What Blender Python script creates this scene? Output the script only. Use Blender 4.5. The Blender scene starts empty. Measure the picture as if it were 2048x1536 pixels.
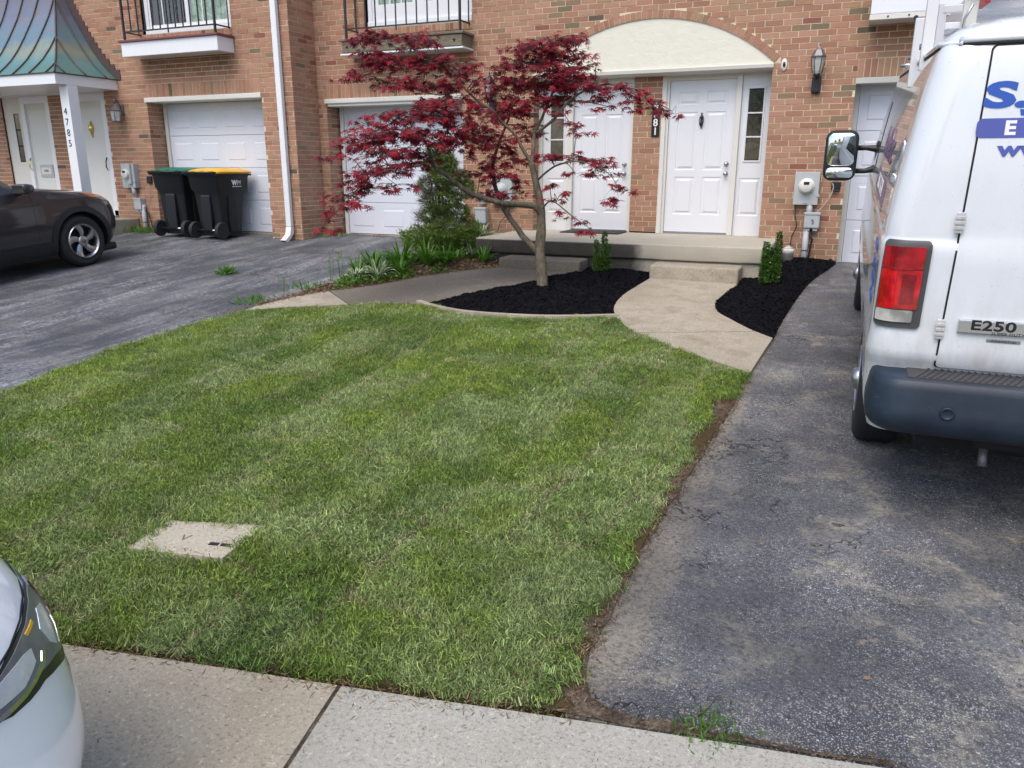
import bpy, bmesh, math, random
import numpy as np
from mathutils import Vector, Matrix, noise
from mathutils.geometry import delaunay_2d_cdt
from mathutils.bvhtree import BVHTree
random.seed(7); rng = np.random.default_rng(7)
SC = bpy.context.scene; COL = SC.collection
# ---------------- camera, sky, sun, exposure ----------------
cd = bpy.data.cameras.new('camera'); cam = bpy.data.objects.new('camera', cd); COL.objects.link(cam)
F = Vector((-.37496, .88784, -.26673)); R = Vector((.92109, .38934, .00116)); U = Vector((-.10488, .24525, .96377))
cam.matrix_world = Matrix(((R.x, U.x, -F.x, 0), (R.y, U.y, -F.y, -11), (R.z, U.z, -F.z, 1.6), (0, 0, 0, 1)))
cd.sensor_width = 36; cd.lens = 27.07; cd.clip_start = .05; cd.clip_end = 900
SC.camera = cam
W = bpy.data.worlds.new('World'); SC.world = W; W.use_nodes = True
SUN_EL, SUN_AZ = math.radians(58), math.radians(-172)    # azimuth measured from +Y towards +X
nt = W.node_tree; sky = nt.nodes.new('ShaderNodeTexSky'); sky.sky_type = 'NISHITA'; sky.sun_disc = False
sky.sun_elevation = SUN_EL; sky.sun_rotation = SUN_AZ; sky.dust_density = 3.0; sky.air_density = 1.0; sky.ozone_density = 1.0
nt.links.new(sky.outputs[0], nt.nodes['Background'].inputs[0]); nt.nodes['Background'].inputs[1].default_value = .15
sl = bpy.data.lights.new('sun', 'SUN'); sl.energy = 1.15; sl.angle = math.radians(50); sl.color = (1, .95, .88)
so = bpy.data.objects.new('sun', sl); COL.objects.link(so)
sd = Vector((math.sin(SUN_AZ)*math.cos(SUN_EL), math.cos(SUN_AZ)*math.cos(SUN_EL), math.sin(SUN_EL)))
so.rotation_euler = sd.to_track_quat('Z', 'Y').to_euler()
SC.view_settings.view_transform = 'Standard'; SC.view_settings.look = 'None'
SC.view_settings.exposure = 0.68; SC.view_settings.gamma = 1; SC.view_settings.use_curve_mapping = False
# ---------------- helpers ----------------
def gz(x, y):
    h = (.43+.07*min(y, 0.)) if y > -6 else .01+max(y+6, -8)*.02
    return h-.0165*max(min(x, 6), -20)*min(max(1+y/12, 0), 1)
def tag(o, label=None, cat=None, group=None, kind=None):
    for k, v in (('label', label), ('category', cat), ('group', group), ('kind', kind)):
        if v: o[k] = v
    return o
def thing(name, label, cat, loc=(0, 0, 0), rz=0, group=None):
    o = bpy.data.objects.new(name, None); COL.objects.link(o); o.location = loc; o.rotation_euler = (0, 0, rz)
    o.empty_display_size = .2
    return tag(o, label, cat, group)
def link(name, me, parent=None, mats=None, loc=None):
    o = bpy.data.objects.new(name, me); COL.objects.link(o)
    if parent: o.parent = parent
    if loc: o.location = loc
    if mats is not None and not me.materials:
        for m in (mats if isinstance(mats, (list, tuple)) else [mats]): me.materials.append(m)
    return o
class MB:
    def __init__(s): s.v = []; s.f = []; s.m = []; s.sm = []
    def add(s, vs, fs, mi=0, smooth=False):
        n = len(s.v); s.v += [tuple(v) for v in vs]
        for f in fs: s.f.append([i+n for i in f]); s.m.append(mi); s.sm.append(smooth)
        return s
    def box(s, x0, x1, y0, y1, z0, z1, mi=0, b=0):
        if b:
            b = min(b, abs(x1-x0)/2.01, abs(y1-y0)/2.01, abs(z1-z0)/2.01)
            bm = bmesh.new(); bmesh.ops.create_cube(bm, size=1)
            for v in bm.verts: v.co = Vector(((x0+x1)/2+v.co.x*(x1-x0), (y0+y1)/2+v.co.y*(y1-y0), (z0+z1)/2+v.co.z*(z1-z0)))
            bmesh.ops.bevel(bm, geom=bm.edges[:], offset=b, segments=2, affect='EDGES', profile=.6)
            bm.verts.index_update()
            s.add([v.co[:] for v in bm.verts], [[v.index for v in f.verts] for f in bm.faces], mi); bm.free(); return s
        return s.add([(x0,y0,z0),(x1,y0,z0),(x1,y1,z0),(x0,y1,z0),(x0,y0,z1),(x1,y0,z1),(x1,y1,z1),(x0,y1,z1)],
            [(0,3,2,1),(4,5,6,7),(0,1,5,4),(1,2,6,5),(2,3,7,6),(3,0,4,7)], mi)
    def tube(s, pts, rad, n=8, mi=0, cap=True, smooth=True):
        pts = [Vector(p) for p in pts]; k = len(pts)
        rad = rad if isinstance(rad, (list, tuple)) else [rad]*k
        vs = []; t0 = (pts[1]-pts[0]).normalized()
        a = t0.orthogonal().normalized()
        for i, p in enumerate(pts):
            t = (pts[min(i+1, k-1)]-pts[max(i-1, 0)]).normalized()
            a = (a-t*a.dot(t)).normalized(); b = t.cross(a)
            for j in range(n):
                w = 2*math.pi*j/n; vs.append(p+(a*math.cos(w)+b*math.sin(w))*rad[i])
        fs = [(i*n+j, i*n+(j+1) % n, (i+1)*n+(j+1) % n, (i+1)*n+j) for i in range(k-1) for j in range(n)]
        if cap: fs += [tuple(range(n))[::-1], tuple(range((k-1)*n, k*n))]
        return s.add(vs, fs, mi, smooth)
    def lathe(s, prof, c=(0, 0, 0), ax='z', n=20, mi=0, smooth=True, cap=True):
        vs = []
        for r, h in prof:
            for j in range(n):
                w = 2*math.pi*j/n; a, b = r*math.cos(w), r*math.sin(w)
                vs.append({'z': (c[0]+a, c[1]+b, c[2]+h), 'x': (c[0]+h, c[1]+a, c[2]+b), 'y': (c[0]+b, c[1]+h, c[2]+a)}[ax])
        k = len(prof)
        fs = [(i*n+j, i*n+(j+1) % n, (i+1)*n+(j+1) % n, (i+1)*n+j) for i in range(k-1) for j in range(n)]
        if cap: fs += [tuple(range(n))[::-1], tuple(range((k-1)*n, k*n))]
        return s.add(vs, fs, mi, smooth)
    def loft(s, rings, mi=0, smooth=True, cap=True):
        n = len(rings[0]); vs = [p for r in rings for p in r]; k = len(rings)
        fs = [(i*n+j, i*n+(j+1) % n, (i+1)*n+(j+1) % n, (i+1)*n+j) for i in range(k-1) for j in range(n)]
        if cap: fs += [tuple(range(n))[::-1], tuple(range((k-1)*n, k*n))]
        return s.add(vs, fs, mi, smooth)
    def extr(s, poly, z0, z1, mi=0, ax='z'):
        n = len(poly)
        f3 = {'z': lambda p, h: (p[0], p[1], h), 'y': lambda p, h: (p[0], h, p[1]), 'x': lambda p, h: (h, p[0], p[1])}[ax]
        vs = [f3(p, z0) for p in poly]+[f3(p, z1) for p in poly]
        return s.add(vs, [tuple(range(n))[::-1], tuple(range(n, 2*n))]+[(i, (i+1) % n, n+(i+1) % n, n+i) for i in range(n)], mi)
    def mesh(s, name, mats=None, fix=True, sharp=None):
        me = bpy.data.meshes.new(name); me.from_pydata(s.v, [], s.f)
        me.polygons.foreach_set('material_index', s.m); me.polygons.foreach_set('use_smooth', s.sm)
        if mats is not None:
            for m in (mats if isinstance(mats, (list, tuple)) else [mats]): me.materials.append(m)
        if fix:
            bm = bmesh.new(); bm.from_mesh(me); bmesh.ops.recalc_face_normals(bm, faces=bm.faces[:]); bm.to_mesh(me); bm.free()
        if sharp: me.set_sharp_from_angle(angle=math.radians(sharp))
        me.update(); return me
    def build(s, name, mats, parent=None, loc=None, fix=True, sharp=None):
        return link(name, s.mesh(name, mats, fix, sharp), parent, None, loc)
def fastmesh(name, V, Fc, mats, attrs=None, smooth=False):
    """V (n,3), Fc (m,k) arrays, k constant"""
    me = bpy.data.meshes.new(name); n, (m, k) = len(V), Fc.shape
    me.vertices.add(n); me.vertices.foreach_set('co', np.asarray(V, np.float32).ravel())
    me.loops.add(m*k); me.loops.foreach_set('vertex_index', np.asarray(Fc, np.int32).ravel())
    me.polygons.add(m); me.polygons.foreach_set('loop_start', np.arange(0, m*k, k, dtype=np.int32))
    me.polygons.foreach_set('use_smooth', np.full(m, smooth))
    me.update(calc_edges=True)
    for an, (dom, typ, arr) in (attrs or {}).items():
        a = me.attributes.new(an, typ, dom)
        a.data.foreach_set('color' if typ == 'FLOAT_COLOR' else ('vector' if typ == 'FLOAT_VECTOR' else 'value'), np.asarray(arr, np.float32).ravel())
    for mt in (mats if isinstance(mats, (list, tuple)) else [mats]): me.materials.append(mt)
    return me
def text_mesh(txt, size, ext=.002, sx=1, bold=0, shear=0, name='lettering', align='CENTER', space=1):
    cu = bpy.data.curves.new('t', 'FONT'); cu.body = txt; cu.size = size; cu.extrude = ext; cu.offset = bold; cu.shear = shear
    cu.align_x = align; cu.align_y = 'CENTER'; cu.space_character = space; cu.resolution_u = 4
    ob = bpy.data.objects.new('t', cu); COL.objects.link(ob)
    dg = bpy.context.evaluated_depsgraph_get(); me = bpy.data.meshes.new_from_object(ob.evaluated_get(dg))
    bpy.data.objects.remove(ob); bpy.data.curves.remove(cu); me.name = name
    me.transform(Matrix.Scale(sx, 4, (1, 0, 0))); return me
def place_text(txt, size, loc, mat, parent, rot=(math.pi/2, 0, 0), name='lettering', **k):
    me = text_mesh(txt, size, name=name, **k); me.materials.clear(); me.materials.append(mat)
    o = link(name, me, parent); o.location = loc; o.rotation_euler = rot; return o
# ---------------- materials ----------------
class NT:
    def __init__(s, name):
        s.m = bpy.data.materials.new(name); s.m.use_nodes = True; s.t = s.m.node_tree; s.b = s.t.nodes['Principled BSDF']; s.out = s.t.nodes['Material Output']
    def n(s, typ, **k):
        nd = s.t.nodes.new(typ)
        for a, v in k.items():
            if a[0] == '_':
                i = a[1:]; nd.inputs[int(i) if i.isdigit() else i].default_value = v
            else: setattr(nd, a, v)
        return nd
    def l(s, a, b): s.t.links.new(a, b)
    def pos(s, scale=(1, 1, 1), rot=(0, 0, 0), obj=False):
        src = s.n('ShaderNodeTexCoord').outputs['Object'] if obj else s.n('ShaderNodeNewGeometry').outputs['Position']
        mp = s.n('ShaderNodeMapping'); mp.inputs['Scale'].default_value = scale; mp.inputs['Rotation'].default_value = rot
        s.l(src, mp.inputs[0]); return mp.outputs[0]
    def noise(s, vec, scale, detail=4, rough=.6, dist=0):
        nd = s.n('ShaderNodeTexNoise'); nd.inputs['Scale'].default_value = scale; nd.inputs['Detail'].default_value = detail
        nd.inputs['Roughness'].default_value = rough; nd.inputs['Distortion'].default_value = dist; s.l(vec, nd.inputs['Vector']); return nd.outputs[0]
    def ramp(s, fac, stops, interp='LINEAR'):
        r = s.n('ShaderNodeValToRGB'); cr = r.color_ramp; cr.interpolation = interp
        while len(cr.elements) < len(stops): cr.elements.new(.5)
        for e, (p, c) in zip(cr.elements, stops):
            e.position = p; e.color = (c, c, c, 1) if isinstance(c, (int, float)) else (*c, 1)
        s.l(fac, r.inputs[0]); return r.outputs[0]
    def mix(s, fac, a, b, typ='MIX'):
        m = s.n('ShaderNodeMix', data_type='RGBA', blend_type=typ); 
        for sock, v in ((m.inputs['Factor'], fac), (m.inputs[6], a), (m.inputs[7], b)):
            if isinstance(v, (int, float)): sock.default_value = v
            elif isinstance(v, tuple): sock.default_value = (*v, 1)
            else: s.l(v, sock)
        return m.outputs[2]
    def math(s, op, a, b=None):
        m = s.n('ShaderNodeMath', operation=op)
        for i, v in enumerate((a, b)):
            if v is None: continue
            if isinstance(v, (int, float)): m.inputs[i].default_value = v
            else: s.l(v, m.inputs[i])
        return m.outputs[0]
    def col(s, c):
        if isinstance(c, tuple): s.b.inputs['Base Color'].default_value = (*c, 1)
        else: s.l(c, s.b.inputs['Base Color'])
        return s
    def set(s, rough=.6, metal=0, coat=0, spec=.5, trans=0, emit=None):
        i = s.b.inputs; 
        if isinstance(rough, (int, float)): i['Roughness'].default_value = rough
        else: s.l(rough, i['Roughness'])
        i['Metallic'].default_value = metal; i['Coat Weight'].default_value = coat; i['Specular IOR Level'].default_value = spec
        i['Transmission Weight'].default_value = trans; i['Coat Roughness'].default_value = .04
        return s
    def bump(s, h, strength=.3, dist=.01):
        b = s.n('ShaderNodeBump'); b.inputs['Strength'].default_value = strength; b.inputs['Distance'].default_value = dist
        s.l(h, b.inputs['Height']); s.l(b.outputs[0], s.b.inputs['Normal']); return s
def simple(name, c, rough=.5, metal=0, coat=0, var=.12, nscale=6, bump=0, bscale=60, spec=.5):
    t = NT(name); p = t.pos(); nz = t.noise(p, nscale, 5)
    t.col(t.mix(nz, tuple(v*(1-var) for v in c), tuple(min(1, v*(1+var)) for v in c)))
    t.set(rough, metal, coat, spec)
    if bump: t.bump(t.noise(p, bscale, 4), bump, .005)
    return t.m
def brick_mat(name, single):
    t = NT(name); p = t.pos()
    if single: r = t.n('ShaderNodeObjectInfo').outputs['Random']
    else:
        a = t.n('ShaderNodeAttribute', attribute_name='rnd'); r = a.outputs['Fac']
    pal = [(0, (.40,.19,.128)), (.10, (.44,.22,.152)), (.22, (.365,.168,.113)), (.34, (.41,.21,.14)), (.46, (.455,.23,.165)), (.56, (.38,.19,.122)),
           (.66, (.42,.20,.138)), (.76, (.345,.155,.105)), (.84, (.385,.215,.137)), (.935, (.27,.165,.105)), (.962, (.27,.095,.07)), (.974, (.13,.09,.06)), (.986, (.19,.145,.09))]
    base = t.ramp(r, pal, 'CONSTANT')
    base = t.mix(1.0, base, (.97, 1.05, 1.03), 'MULTIPLY')
    n1 = t.noise(p, 9, 5, .65); c = t.mix(t.ramp(n1, [(.35, 0), (.7, .5)]), base, t.mix(1.0, base, (.72,.78,.80), 'MULTIPLY'))
    n3 = t.noise(p, 1.3, 3); c = t.mix(t.ramp(n3, [(.45, 0), (.7, .35)]), c, t.mix(1.0, base, (.80,.92,.9), 'MULTIPLY'))
    n2 = t.noise(p, 90, 3); c = t.mix(t.ramp(n2, [(.55, 0), (.75, .35)]), c, (.55,.40,.30))
    # damp grime near the ground
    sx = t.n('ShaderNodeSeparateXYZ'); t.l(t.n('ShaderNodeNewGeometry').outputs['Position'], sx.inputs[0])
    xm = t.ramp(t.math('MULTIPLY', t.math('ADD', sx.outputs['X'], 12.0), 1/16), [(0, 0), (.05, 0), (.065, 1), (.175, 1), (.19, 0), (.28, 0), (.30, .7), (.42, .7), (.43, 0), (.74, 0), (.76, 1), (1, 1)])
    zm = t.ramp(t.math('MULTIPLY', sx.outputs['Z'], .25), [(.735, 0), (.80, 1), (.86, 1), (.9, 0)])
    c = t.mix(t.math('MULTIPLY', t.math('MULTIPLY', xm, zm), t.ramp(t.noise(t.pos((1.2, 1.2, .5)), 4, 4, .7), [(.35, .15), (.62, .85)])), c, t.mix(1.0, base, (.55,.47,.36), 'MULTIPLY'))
    g = t.math('MULTIPLY', t.ramp(sx.outputs['Z'], [(0, 1), (.6, .6), (1.0, 0)]), t.ramp(t.noise(p, 3.2, 4), [(.42, 0), (.6, .65)]))
    c = t.mix(g, c, (.15,.105,.07))
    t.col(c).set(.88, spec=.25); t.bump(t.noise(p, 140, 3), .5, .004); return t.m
def mortar_mat():
    t = NT('mortar'); p = t.pos(); n = t.noise(p, 22, 5)
    c = t.mix(n, (.60,.51,.36), (.74,.65,.48)); t.col(c).set(.95, spec=.1); t.bump(t.noise(p, 160, 3), .4, .003); return t.m
M = {}
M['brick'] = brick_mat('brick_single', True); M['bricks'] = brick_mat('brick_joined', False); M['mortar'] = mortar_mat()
M['white'] = simple('white_paint', (.72,.73,.76), .35, var=.04, nscale=3)
M['cream'] = simple('cream_trim', (.66,.65,.60), .5, var=.05)
M['beige'] = simple('beige_metal_trim', (.50,.49,.44), .45, var=.06)
M['whitemetal'] = simple('white_metal', (.74,.76,.78), .3, var=.04, coat=.2)
M['gdoor'] = simple('garage_door_paint', (.66,.69,.76), .42, var=.035, nscale=2)
M['stormdoor'] = simple('storm_door_white', (.66,.67,.64), .4, var=.04)
M['black'] = simple('black_metal', (.012,.012,.014), .4, var=.2)
M['greymetal'] = simple('grey_meter_metal', (.42,.45,.46), .42, .0, var=.08)
M['pvc'] = simple('grey_pvc', (.42,.44,.47), .5, var=.1)
M['chrome'] = simple('chrome', (.62,.64,.66), .12, 1, var=.05)
M['satin'] = simple('satin_metal', (.45,.46,.47), .3, 1, var=.1)
M['brass'] = simple('brass', (.75,.55,.15), .25, 1, var=.1)
M['pewter'] = simple('pewter_lamp_metal', (.17,.16,.17), .45, .5, var=.2)
M['redcap'] = simple('dark_red_cap', (.17,.055,.06), .5, var=.15)
M['rubber'] = simple('tyre_rubber', (.016,.016,.018), .75, var=.3, nscale=20, bump=.2)
M['darkplastic'] = simple('black_plastic', (.012,.014,.017), .42, var=.25, nscale=12)
M['binplastic'] = simple('bin_black_plastic', (.0065,.0075,.011), .48, var=.3, nscale=5, bump=.15, bscale=120)
M['dark'] = simple('dark_interior', (.01,.01,.012), .8)
M['navy'] = simple('navy_print', (.02,.035,.12), .5)
M['greenlid'] = simple('green_lid', (.012,.14,.09), .4, var=.12)
M['yellowlid'] = simple('yellow_lid', (.72,.40,.03), .4, var=.1, nscale=3)
M['whiteprint'] = simple('white_print', (.78,.78,.78), .5)
M['cable'] = simple('black_cable', (.012,.012,.013), .5)
M['tancable'] = simple('tan_cable', (.42,.36,.26), .6)
def glass_mat(name, c, rough=.04, var=.5, scale=9):
    t = NT(name); p = t.pos(obj=False); n = t.noise(p, scale, 5, .7, 1.5)
    t.col(t.mix(t.ramp(n, [(.4, 0), (.62, 1)]), c, tuple(min(1, v*(1+6*var)+.01*var) for v in c))).set(rough, 0, .6, .8); return t.m
M['glass'] = glass_mat('dark_window_glass', (.022,.022,.02), var=.22)
M['glassgreen'] = glass_mat('window_glass_with_blind', (.14,.2,.15), var=.2, scale=5)
M['carglass'] = glass_mat('car_glass', (.006,.012,.012), .03, .3, 4)
M['clear'] = simple('lamp_glass', (.42,.44,.42), .12, 0, .8, var=.3, nscale=30)
def wood():
    t = NT('weathered_wood'); p = t.pos((3, 30, 30)); n = t.noise(p, 3, 6, .7, 1.2)
    t.col(t.ramp(n, [(.3, (.05,.045,.035)), (.5, (.17,.15,.11)), (.72, (.34,.30,.22))])).set(.85, spec=.2); t.bump(n, .5, .004); return t.m
M['wood'] = wood()
def copper():
    t = NT('patinated_copper'); p = t.pos(); n = t.noise(p, 2.2, 5, .6, .6); n2 = t.noise(t.pos((7, 7, .7)), 1.6, 5)
    sx = t.n('ShaderNodeSeparateXYZ'); t.l(t.n('ShaderNodeNewGeometry').outputs['Position'], sx.inputs[0])
    h = t.math('ADD', t.math('MULTIPLY', t.math('SUBTRACT', sx.outputs['Z'], 3.05), .75), t.math('MULTIPLY', t.math('SUBTRACT', n, .5), .55))
    c = t.ramp(h, [(.0, (.09,.22,.20)), (.22, (.12,.26,.27)), (.38, (.24,.28,.22)), (.52, (.13,.22,.28)), (.8, (.16,.19,.25)), (1, (.15,.155,.20))])
    c = t.mix(t.ramp(n2, [(.56, 0), (.68, .55)]), c, (.30,.17,.09)); t.col(c).set(.42, .35); t.bump(n2, .15, .01); return t.m
M['copper'] = copper()
M['seam'] = simple('dark_copper_seam', (.075,.06,.055), .5, .4, var=.3)
M['flash'] = simple('brown_flashing', (.075,.05,.05), .6, .1, var=.25, nscale=8)
def stucco():
    t = NT('cream_stucco'); p = t.pos(); n = t.noise(p, 5, 5, .6, .8)
    t.col(t.mix(n, (.66,.64,.54), (.76,.745,.65))).set(.9, spec=.2); t.bump(t.noise(t.pos((1, 1, 1.6)), 9, 5, .6, 1), .25, .02); return t.m
M['stucco'] = stucco()
def concrete(name, c0, c1, stain=(.14,.12,.095), st=.5, speck=.5, stain_lo=.5):
    t = NT(name); p = t.pos(); n = t.noise(p, 2.2, 6, .65); c = t.mix(t.ramp(n, [(.3, 0), (.7, 1)]), c0, c1)
    s2 = t.ramp(t.noise(p, 3.7, 6, .7, .6), [(stain_lo, 0), (.72, st)]); c = t.mix(s2, c, stain)
    v = t.n('ShaderNodeTexVoronoi', _Scale=170.); t.l(p, v.inputs['Vector'])
    c = t.mix(t.math('MULTIPLY', t.ramp(v.outputs['Distance'], [(.1, speck), (.45, 0)]), t.ramp(t.noise(p, 60, 2), [(.45, 0), (.6, 1)])), c, (.62,.58,.50))
    big = t.ramp(t.noise(p, 1.1, 5, .6), [(.4, 0), (.62, .55)]); c = t.mix(big, c, tuple(x*y for x, y in zip(c0, (.72, .70, .66))))
    d = t.ramp(t.noise(p, 75, 5, .8), [(.51, 0), (.65, .7)]); c = t.mix(d, c, tuple(x*.38 for x in c0))
    d = t.ramp(t.noise(p, 52, 5, .8), [(.56, 0), (.68, .7)]); c = t.mix(d, c, tuple(min(1, x*1.35) for x in c1))
    d3 = t.ramp(t.noise(t.pos((1, 1, 1)), 34, 3, .6, 1.5), [(.66, 0), (.70, .7)]); c = t.mix(d3, c, (.07,.055,.04))
    t.col(c).set(.9, spec=.2); t.bump(t.noise(p, 130, 5, .7), .55, .006); return t.m
M['walk'] = concrete('walk_concrete', (.35,.305,.235), (.49,.445,.365), st=.6, stain_lo=.47)
M['walk_dark'] = concrete('shaded_walk_concrete', (.135,.12,.10), (.26,.235,.195), st=.6, stain_lo=.42)  # darker copy of the walk concrete, shade near the maple put into its colour
M['kerb'] = concrete('kerb_concrete', (.37,.325,.25), (.49,.45,.365), stain=(.26,.20,.14), st=.5, speck=.9)
M['kerb2'] = concrete('light_kerb_concrete', (.355,.345,.30), (.465,.455,.405), stain=(.30,.26,.21), st=.35, speck=1)
M['vault'] = concrete('vault_concrete', (.46,.41,.33), (.60,.55,.46), st=.25, speck=.3)
def porch_mat():
    t = NT('porch_concrete'); p = t.pos(); n = t.noise(p, 2.5, 6)
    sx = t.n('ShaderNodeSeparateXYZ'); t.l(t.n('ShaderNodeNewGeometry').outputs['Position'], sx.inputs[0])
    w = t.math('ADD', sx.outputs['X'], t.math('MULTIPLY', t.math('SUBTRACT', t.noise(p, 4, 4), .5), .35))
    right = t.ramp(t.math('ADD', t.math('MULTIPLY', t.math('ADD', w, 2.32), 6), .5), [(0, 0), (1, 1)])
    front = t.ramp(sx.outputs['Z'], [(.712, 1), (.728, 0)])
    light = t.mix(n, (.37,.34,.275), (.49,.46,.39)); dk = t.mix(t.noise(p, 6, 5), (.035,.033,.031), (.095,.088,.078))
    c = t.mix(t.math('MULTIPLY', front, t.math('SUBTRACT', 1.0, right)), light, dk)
    c = t.mix(t.ramp(t.noise(p, 90, 4, .7), [(.52, 0), (.7, .5)]), c, (.12,.11,.09))
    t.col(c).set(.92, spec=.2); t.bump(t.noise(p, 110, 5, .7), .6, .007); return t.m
M['porch'] = porch_mat()
def asphalt(name, c0, c1, chips, streaks):
    t = NT(name); p = t.pos(); n = t.noise(p, 1.4, 6, .6); c = t.mix(t.ramp(n, [(.35, 0), (.65, 1)]), c0, c1)
    if streaks:
        st = t.ramp(t.noise(t.pos((3.2, .55, 1), (0, 0, .12)), 1.1, 6, .72), [(.46, 0), (.62, .9)])
        fine = t.ramp(t.noise(p, 26, 5, .75), [(.44, .15), (.62, 1)])
        c = t.mix(t.math('MULTIPLY', st, fine), c, (.44,.45,.47))
        ln = t.ramp(t.noise(t.pos((1, 2.6, 1)), 9, 4, .6, 2.2), [(.492, 0), (.5, .6), (.508, 0)]); ln2 = t.ramp(t.noise(p, 3.3, 3), [(.5, 0), (.6, 1)])
        c = t.mix(t.math('MULTIPLY', ln, ln2), c, (.42,.42,.42))
    f1 = t.ramp(t.noise(p, 165, 2, .5, .3), [(.585, 0), (.63, .85)]); f2 = t.ramp(t.noise(p, 85, 3, .6, .5), [(.62, 0), (.66, .9)])
    v = t.n('ShaderNodeTexVoronoi', _Scale=120.); t.l(p, v.inputs['Vector'])
    msk = t.ramp(t.noise(p, 1.7, 5, .7), [(.36, .15), (.6, 1)])
    sel = t.n('ShaderNodeSeparateColor'); t.l(v.outputs['Color'], sel.inputs[0])
    ch = t.math('MULTIPLY', t.ramp(v.outputs['Distance'], [(.22, 1), (.42, 0)]), t.ramp(sel.outputs[0], [(1-chips, 0), (1-chips+.04, 1)]))
    c = t.mix(t.math('MULTIPLY', ch, msk), c, (.33,.33,.33))
    m2 = t.ramp(t.noise(p, 1.2, 5, .75), [(.40, .12), (.58, 1)])
    if not streaks:
        c = t.mix(t.math('MULTIPLY', f1, m2), c, (.56,.56,.55)); c = t.mix(t.math('MULTIPLY', f2, msk), c, (.66,.65,.62))
        sp = t.math('MULTIPLY', t.ramp(t.noise(p, 5.5, 4, .6, .3), [(.64, 0), (.70, .8)]), t.ramp(t.noise(p, 30, 3, .6), [(.35, .4), (.55, 1)])); c = t.mix(sp, c, (.45,.38,.26))
        xx = t.n('ShaderNodeSeparateXYZ'); t.l(p, xx.inputs[0]); ed = t.ramp(t.math('ADD', t.math('ADD', xx.outputs['X'], .55), t.math('MULTIPLY', t.math('SUBTRACT', t.noise(p, 7, 5, .7), .5), .35)), [(0, .75), (.09, 0)])
        c = t.mix(t.math('MULTIPLY', ed, t.ramp(t.noise(p, 60, 3, .7), [(.35, .3), (.6, 1)])), c, (.36,.31,.235))
    else: c = t.mix(t.math('MULTIPLY', f1, m2), c, (.24,.245,.25))
    tan = t.math('MULTIPLY', t.ramp(t.noise(p, 2.9, 6, .7, .4), [(.50, 0), (.66, .75)]), t.ramp(t.noise(p, 22, 4, .7), [(.38, .35), (.6, 1)])); c = t.mix(tan, c, (.40,.37,.285) if not streaks else (.27,.26,.23))
    lg = t.ramp(t.noise(p, .8, 4, .6), [(.42, 0), (.62, .5)]); c = t.mix(lg, c, tuple(x*.55 for x in c0))
    gr = t.ramp(t.noise(p, 48, 4, .75), [(.47, 0), (.66, .65)]); c = t.mix(gr, c, (.012,.013,.016))
    cr = t.n('ShaderNodeTexVoronoi', feature='DISTANCE_TO_EDGE', _Scale=1.5); 
    wv = t.n('ShaderNodeVectorMath', operation='ADD'); nn = t.n('ShaderNodeTexNoise', _Scale=4., _Detail=5.); t.l(p, nn.inputs['Vector'])
    t.l(p, wv.inputs[0]); t.l(nn.outputs['Color'], wv.inputs[1]); t.l(wv.outputs[0], cr.inputs['Vector'])
    ck = t.math('MULTIPLY', t.ramp(cr.outputs[0], [(.003, 1), (.010, 0)]), t.ramp(t.noise(p, .9, 3), [(.52, 0), (.6, .9)]))
    c = t.mix(ck, c, (.008,.008,.01))
    t.col(c).set(.72, spec=.4)
    hh = t.math('ADD', t.noise(p, 95, 4, .7), t.math('MULTIPLY', t.noise(p, 7, 3), .8)); t.bump(t.math('SUBTRACT', hh, t.math('MULTIPLY', ck, 1.5)), .8, .008); return t.m
M['asphalt'] = asphalt('driveway_asphalt', (.058,.061,.073), (.145,.147,.158), .5, False)
M['asphalt2'] = asphalt('sealed_asphalt', (.060,.065,.080), (.118,.124,.142), .2, True)
def soil():
    t = NT('bare_soil'); p = t.pos(); n = t.noise(p, 14, 6, .7)
    n2 = t.noise(p, 70, 4, .75); c = t.ramp(t.math('ADD', t.math('MULTIPLY', n, .5), t.math('MULTIPLY', n2, .5)), [(.36, (.035,.025,.018)), (.5, (.12,.09,.065)), (.62, (.25,.205,.155))]); t.col(c).set(.95, spec=.1); t.bump(t.noise(p, 60, 5, .75), 1, .02); return t.m
M['soil'] = soil()
M['lawnsoil'] = simple('lawn_thatch', (.06,.045,.022), .95, var=.5, nscale=25, bump=.8, bscale=50, spec=.1)
def mulch():
    t = NT('black_mulch'); p = t.pos(); n = t.noise(p, 40, 6, .7); t.col(t.ramp(n, [(.35, (.003,.003,.004)), (.7, (.013,.014,.019))])).set(.9, spec=.12); t.bump(n, 1, .03); return t.m
M['mulch'] = mulch()
def paint(name, c, coat=1, rough=.35, var=.03, metal=0):
    t = NT(name); p = t.pos(obj=True); n = t.noise(p, 2, 4); t.col(t.mix(n, tuple(v*(1-var) for v in c), tuple(min(1, v*(1+var)) for v in c))).set(rough, metal, coat)
    return t.m
M['vanwhite'] = paint('van_white_paint', (.60,.635,.69), rough=.3)
def grime(name, c):
    t = NT(name); p = t.pos(obj=True); n = t.noise(p, 2, 4); c0 = t.mix(n, tuple(v*.97 for v in c), c)
    sx = t.n('ShaderNodeSeparateXYZ'); t.l(p, sx.inputs[0])
    low = t.math('MULTIPLY', t.ramp(t.math('MULTIPLY', sx.outputs['Z'], .5), [(.30, 1), (.60, .12), (1, .06)]), t.ramp(t.noise(t.pos((1, 1, .35), obj=True), 7, 6, .7), [(.38, .1), (.66, .8)]))
    c0 = t.mix(low, c0, (.33,.30,.26)); sp = t.ramp(t.noise(p, 150, 2, .5), [(.70, 0), (.74, .5)]); c0 = t.mix(sp, c0, (.2,.18,.15))
    t.col(c0).set(t.ramp(low, [(0, .27), (.6, .6)]), 0, 1); return t.m
M['vanwhite'] = grime('van_white_paint_dusty', (.70,.74,.79))
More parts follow.
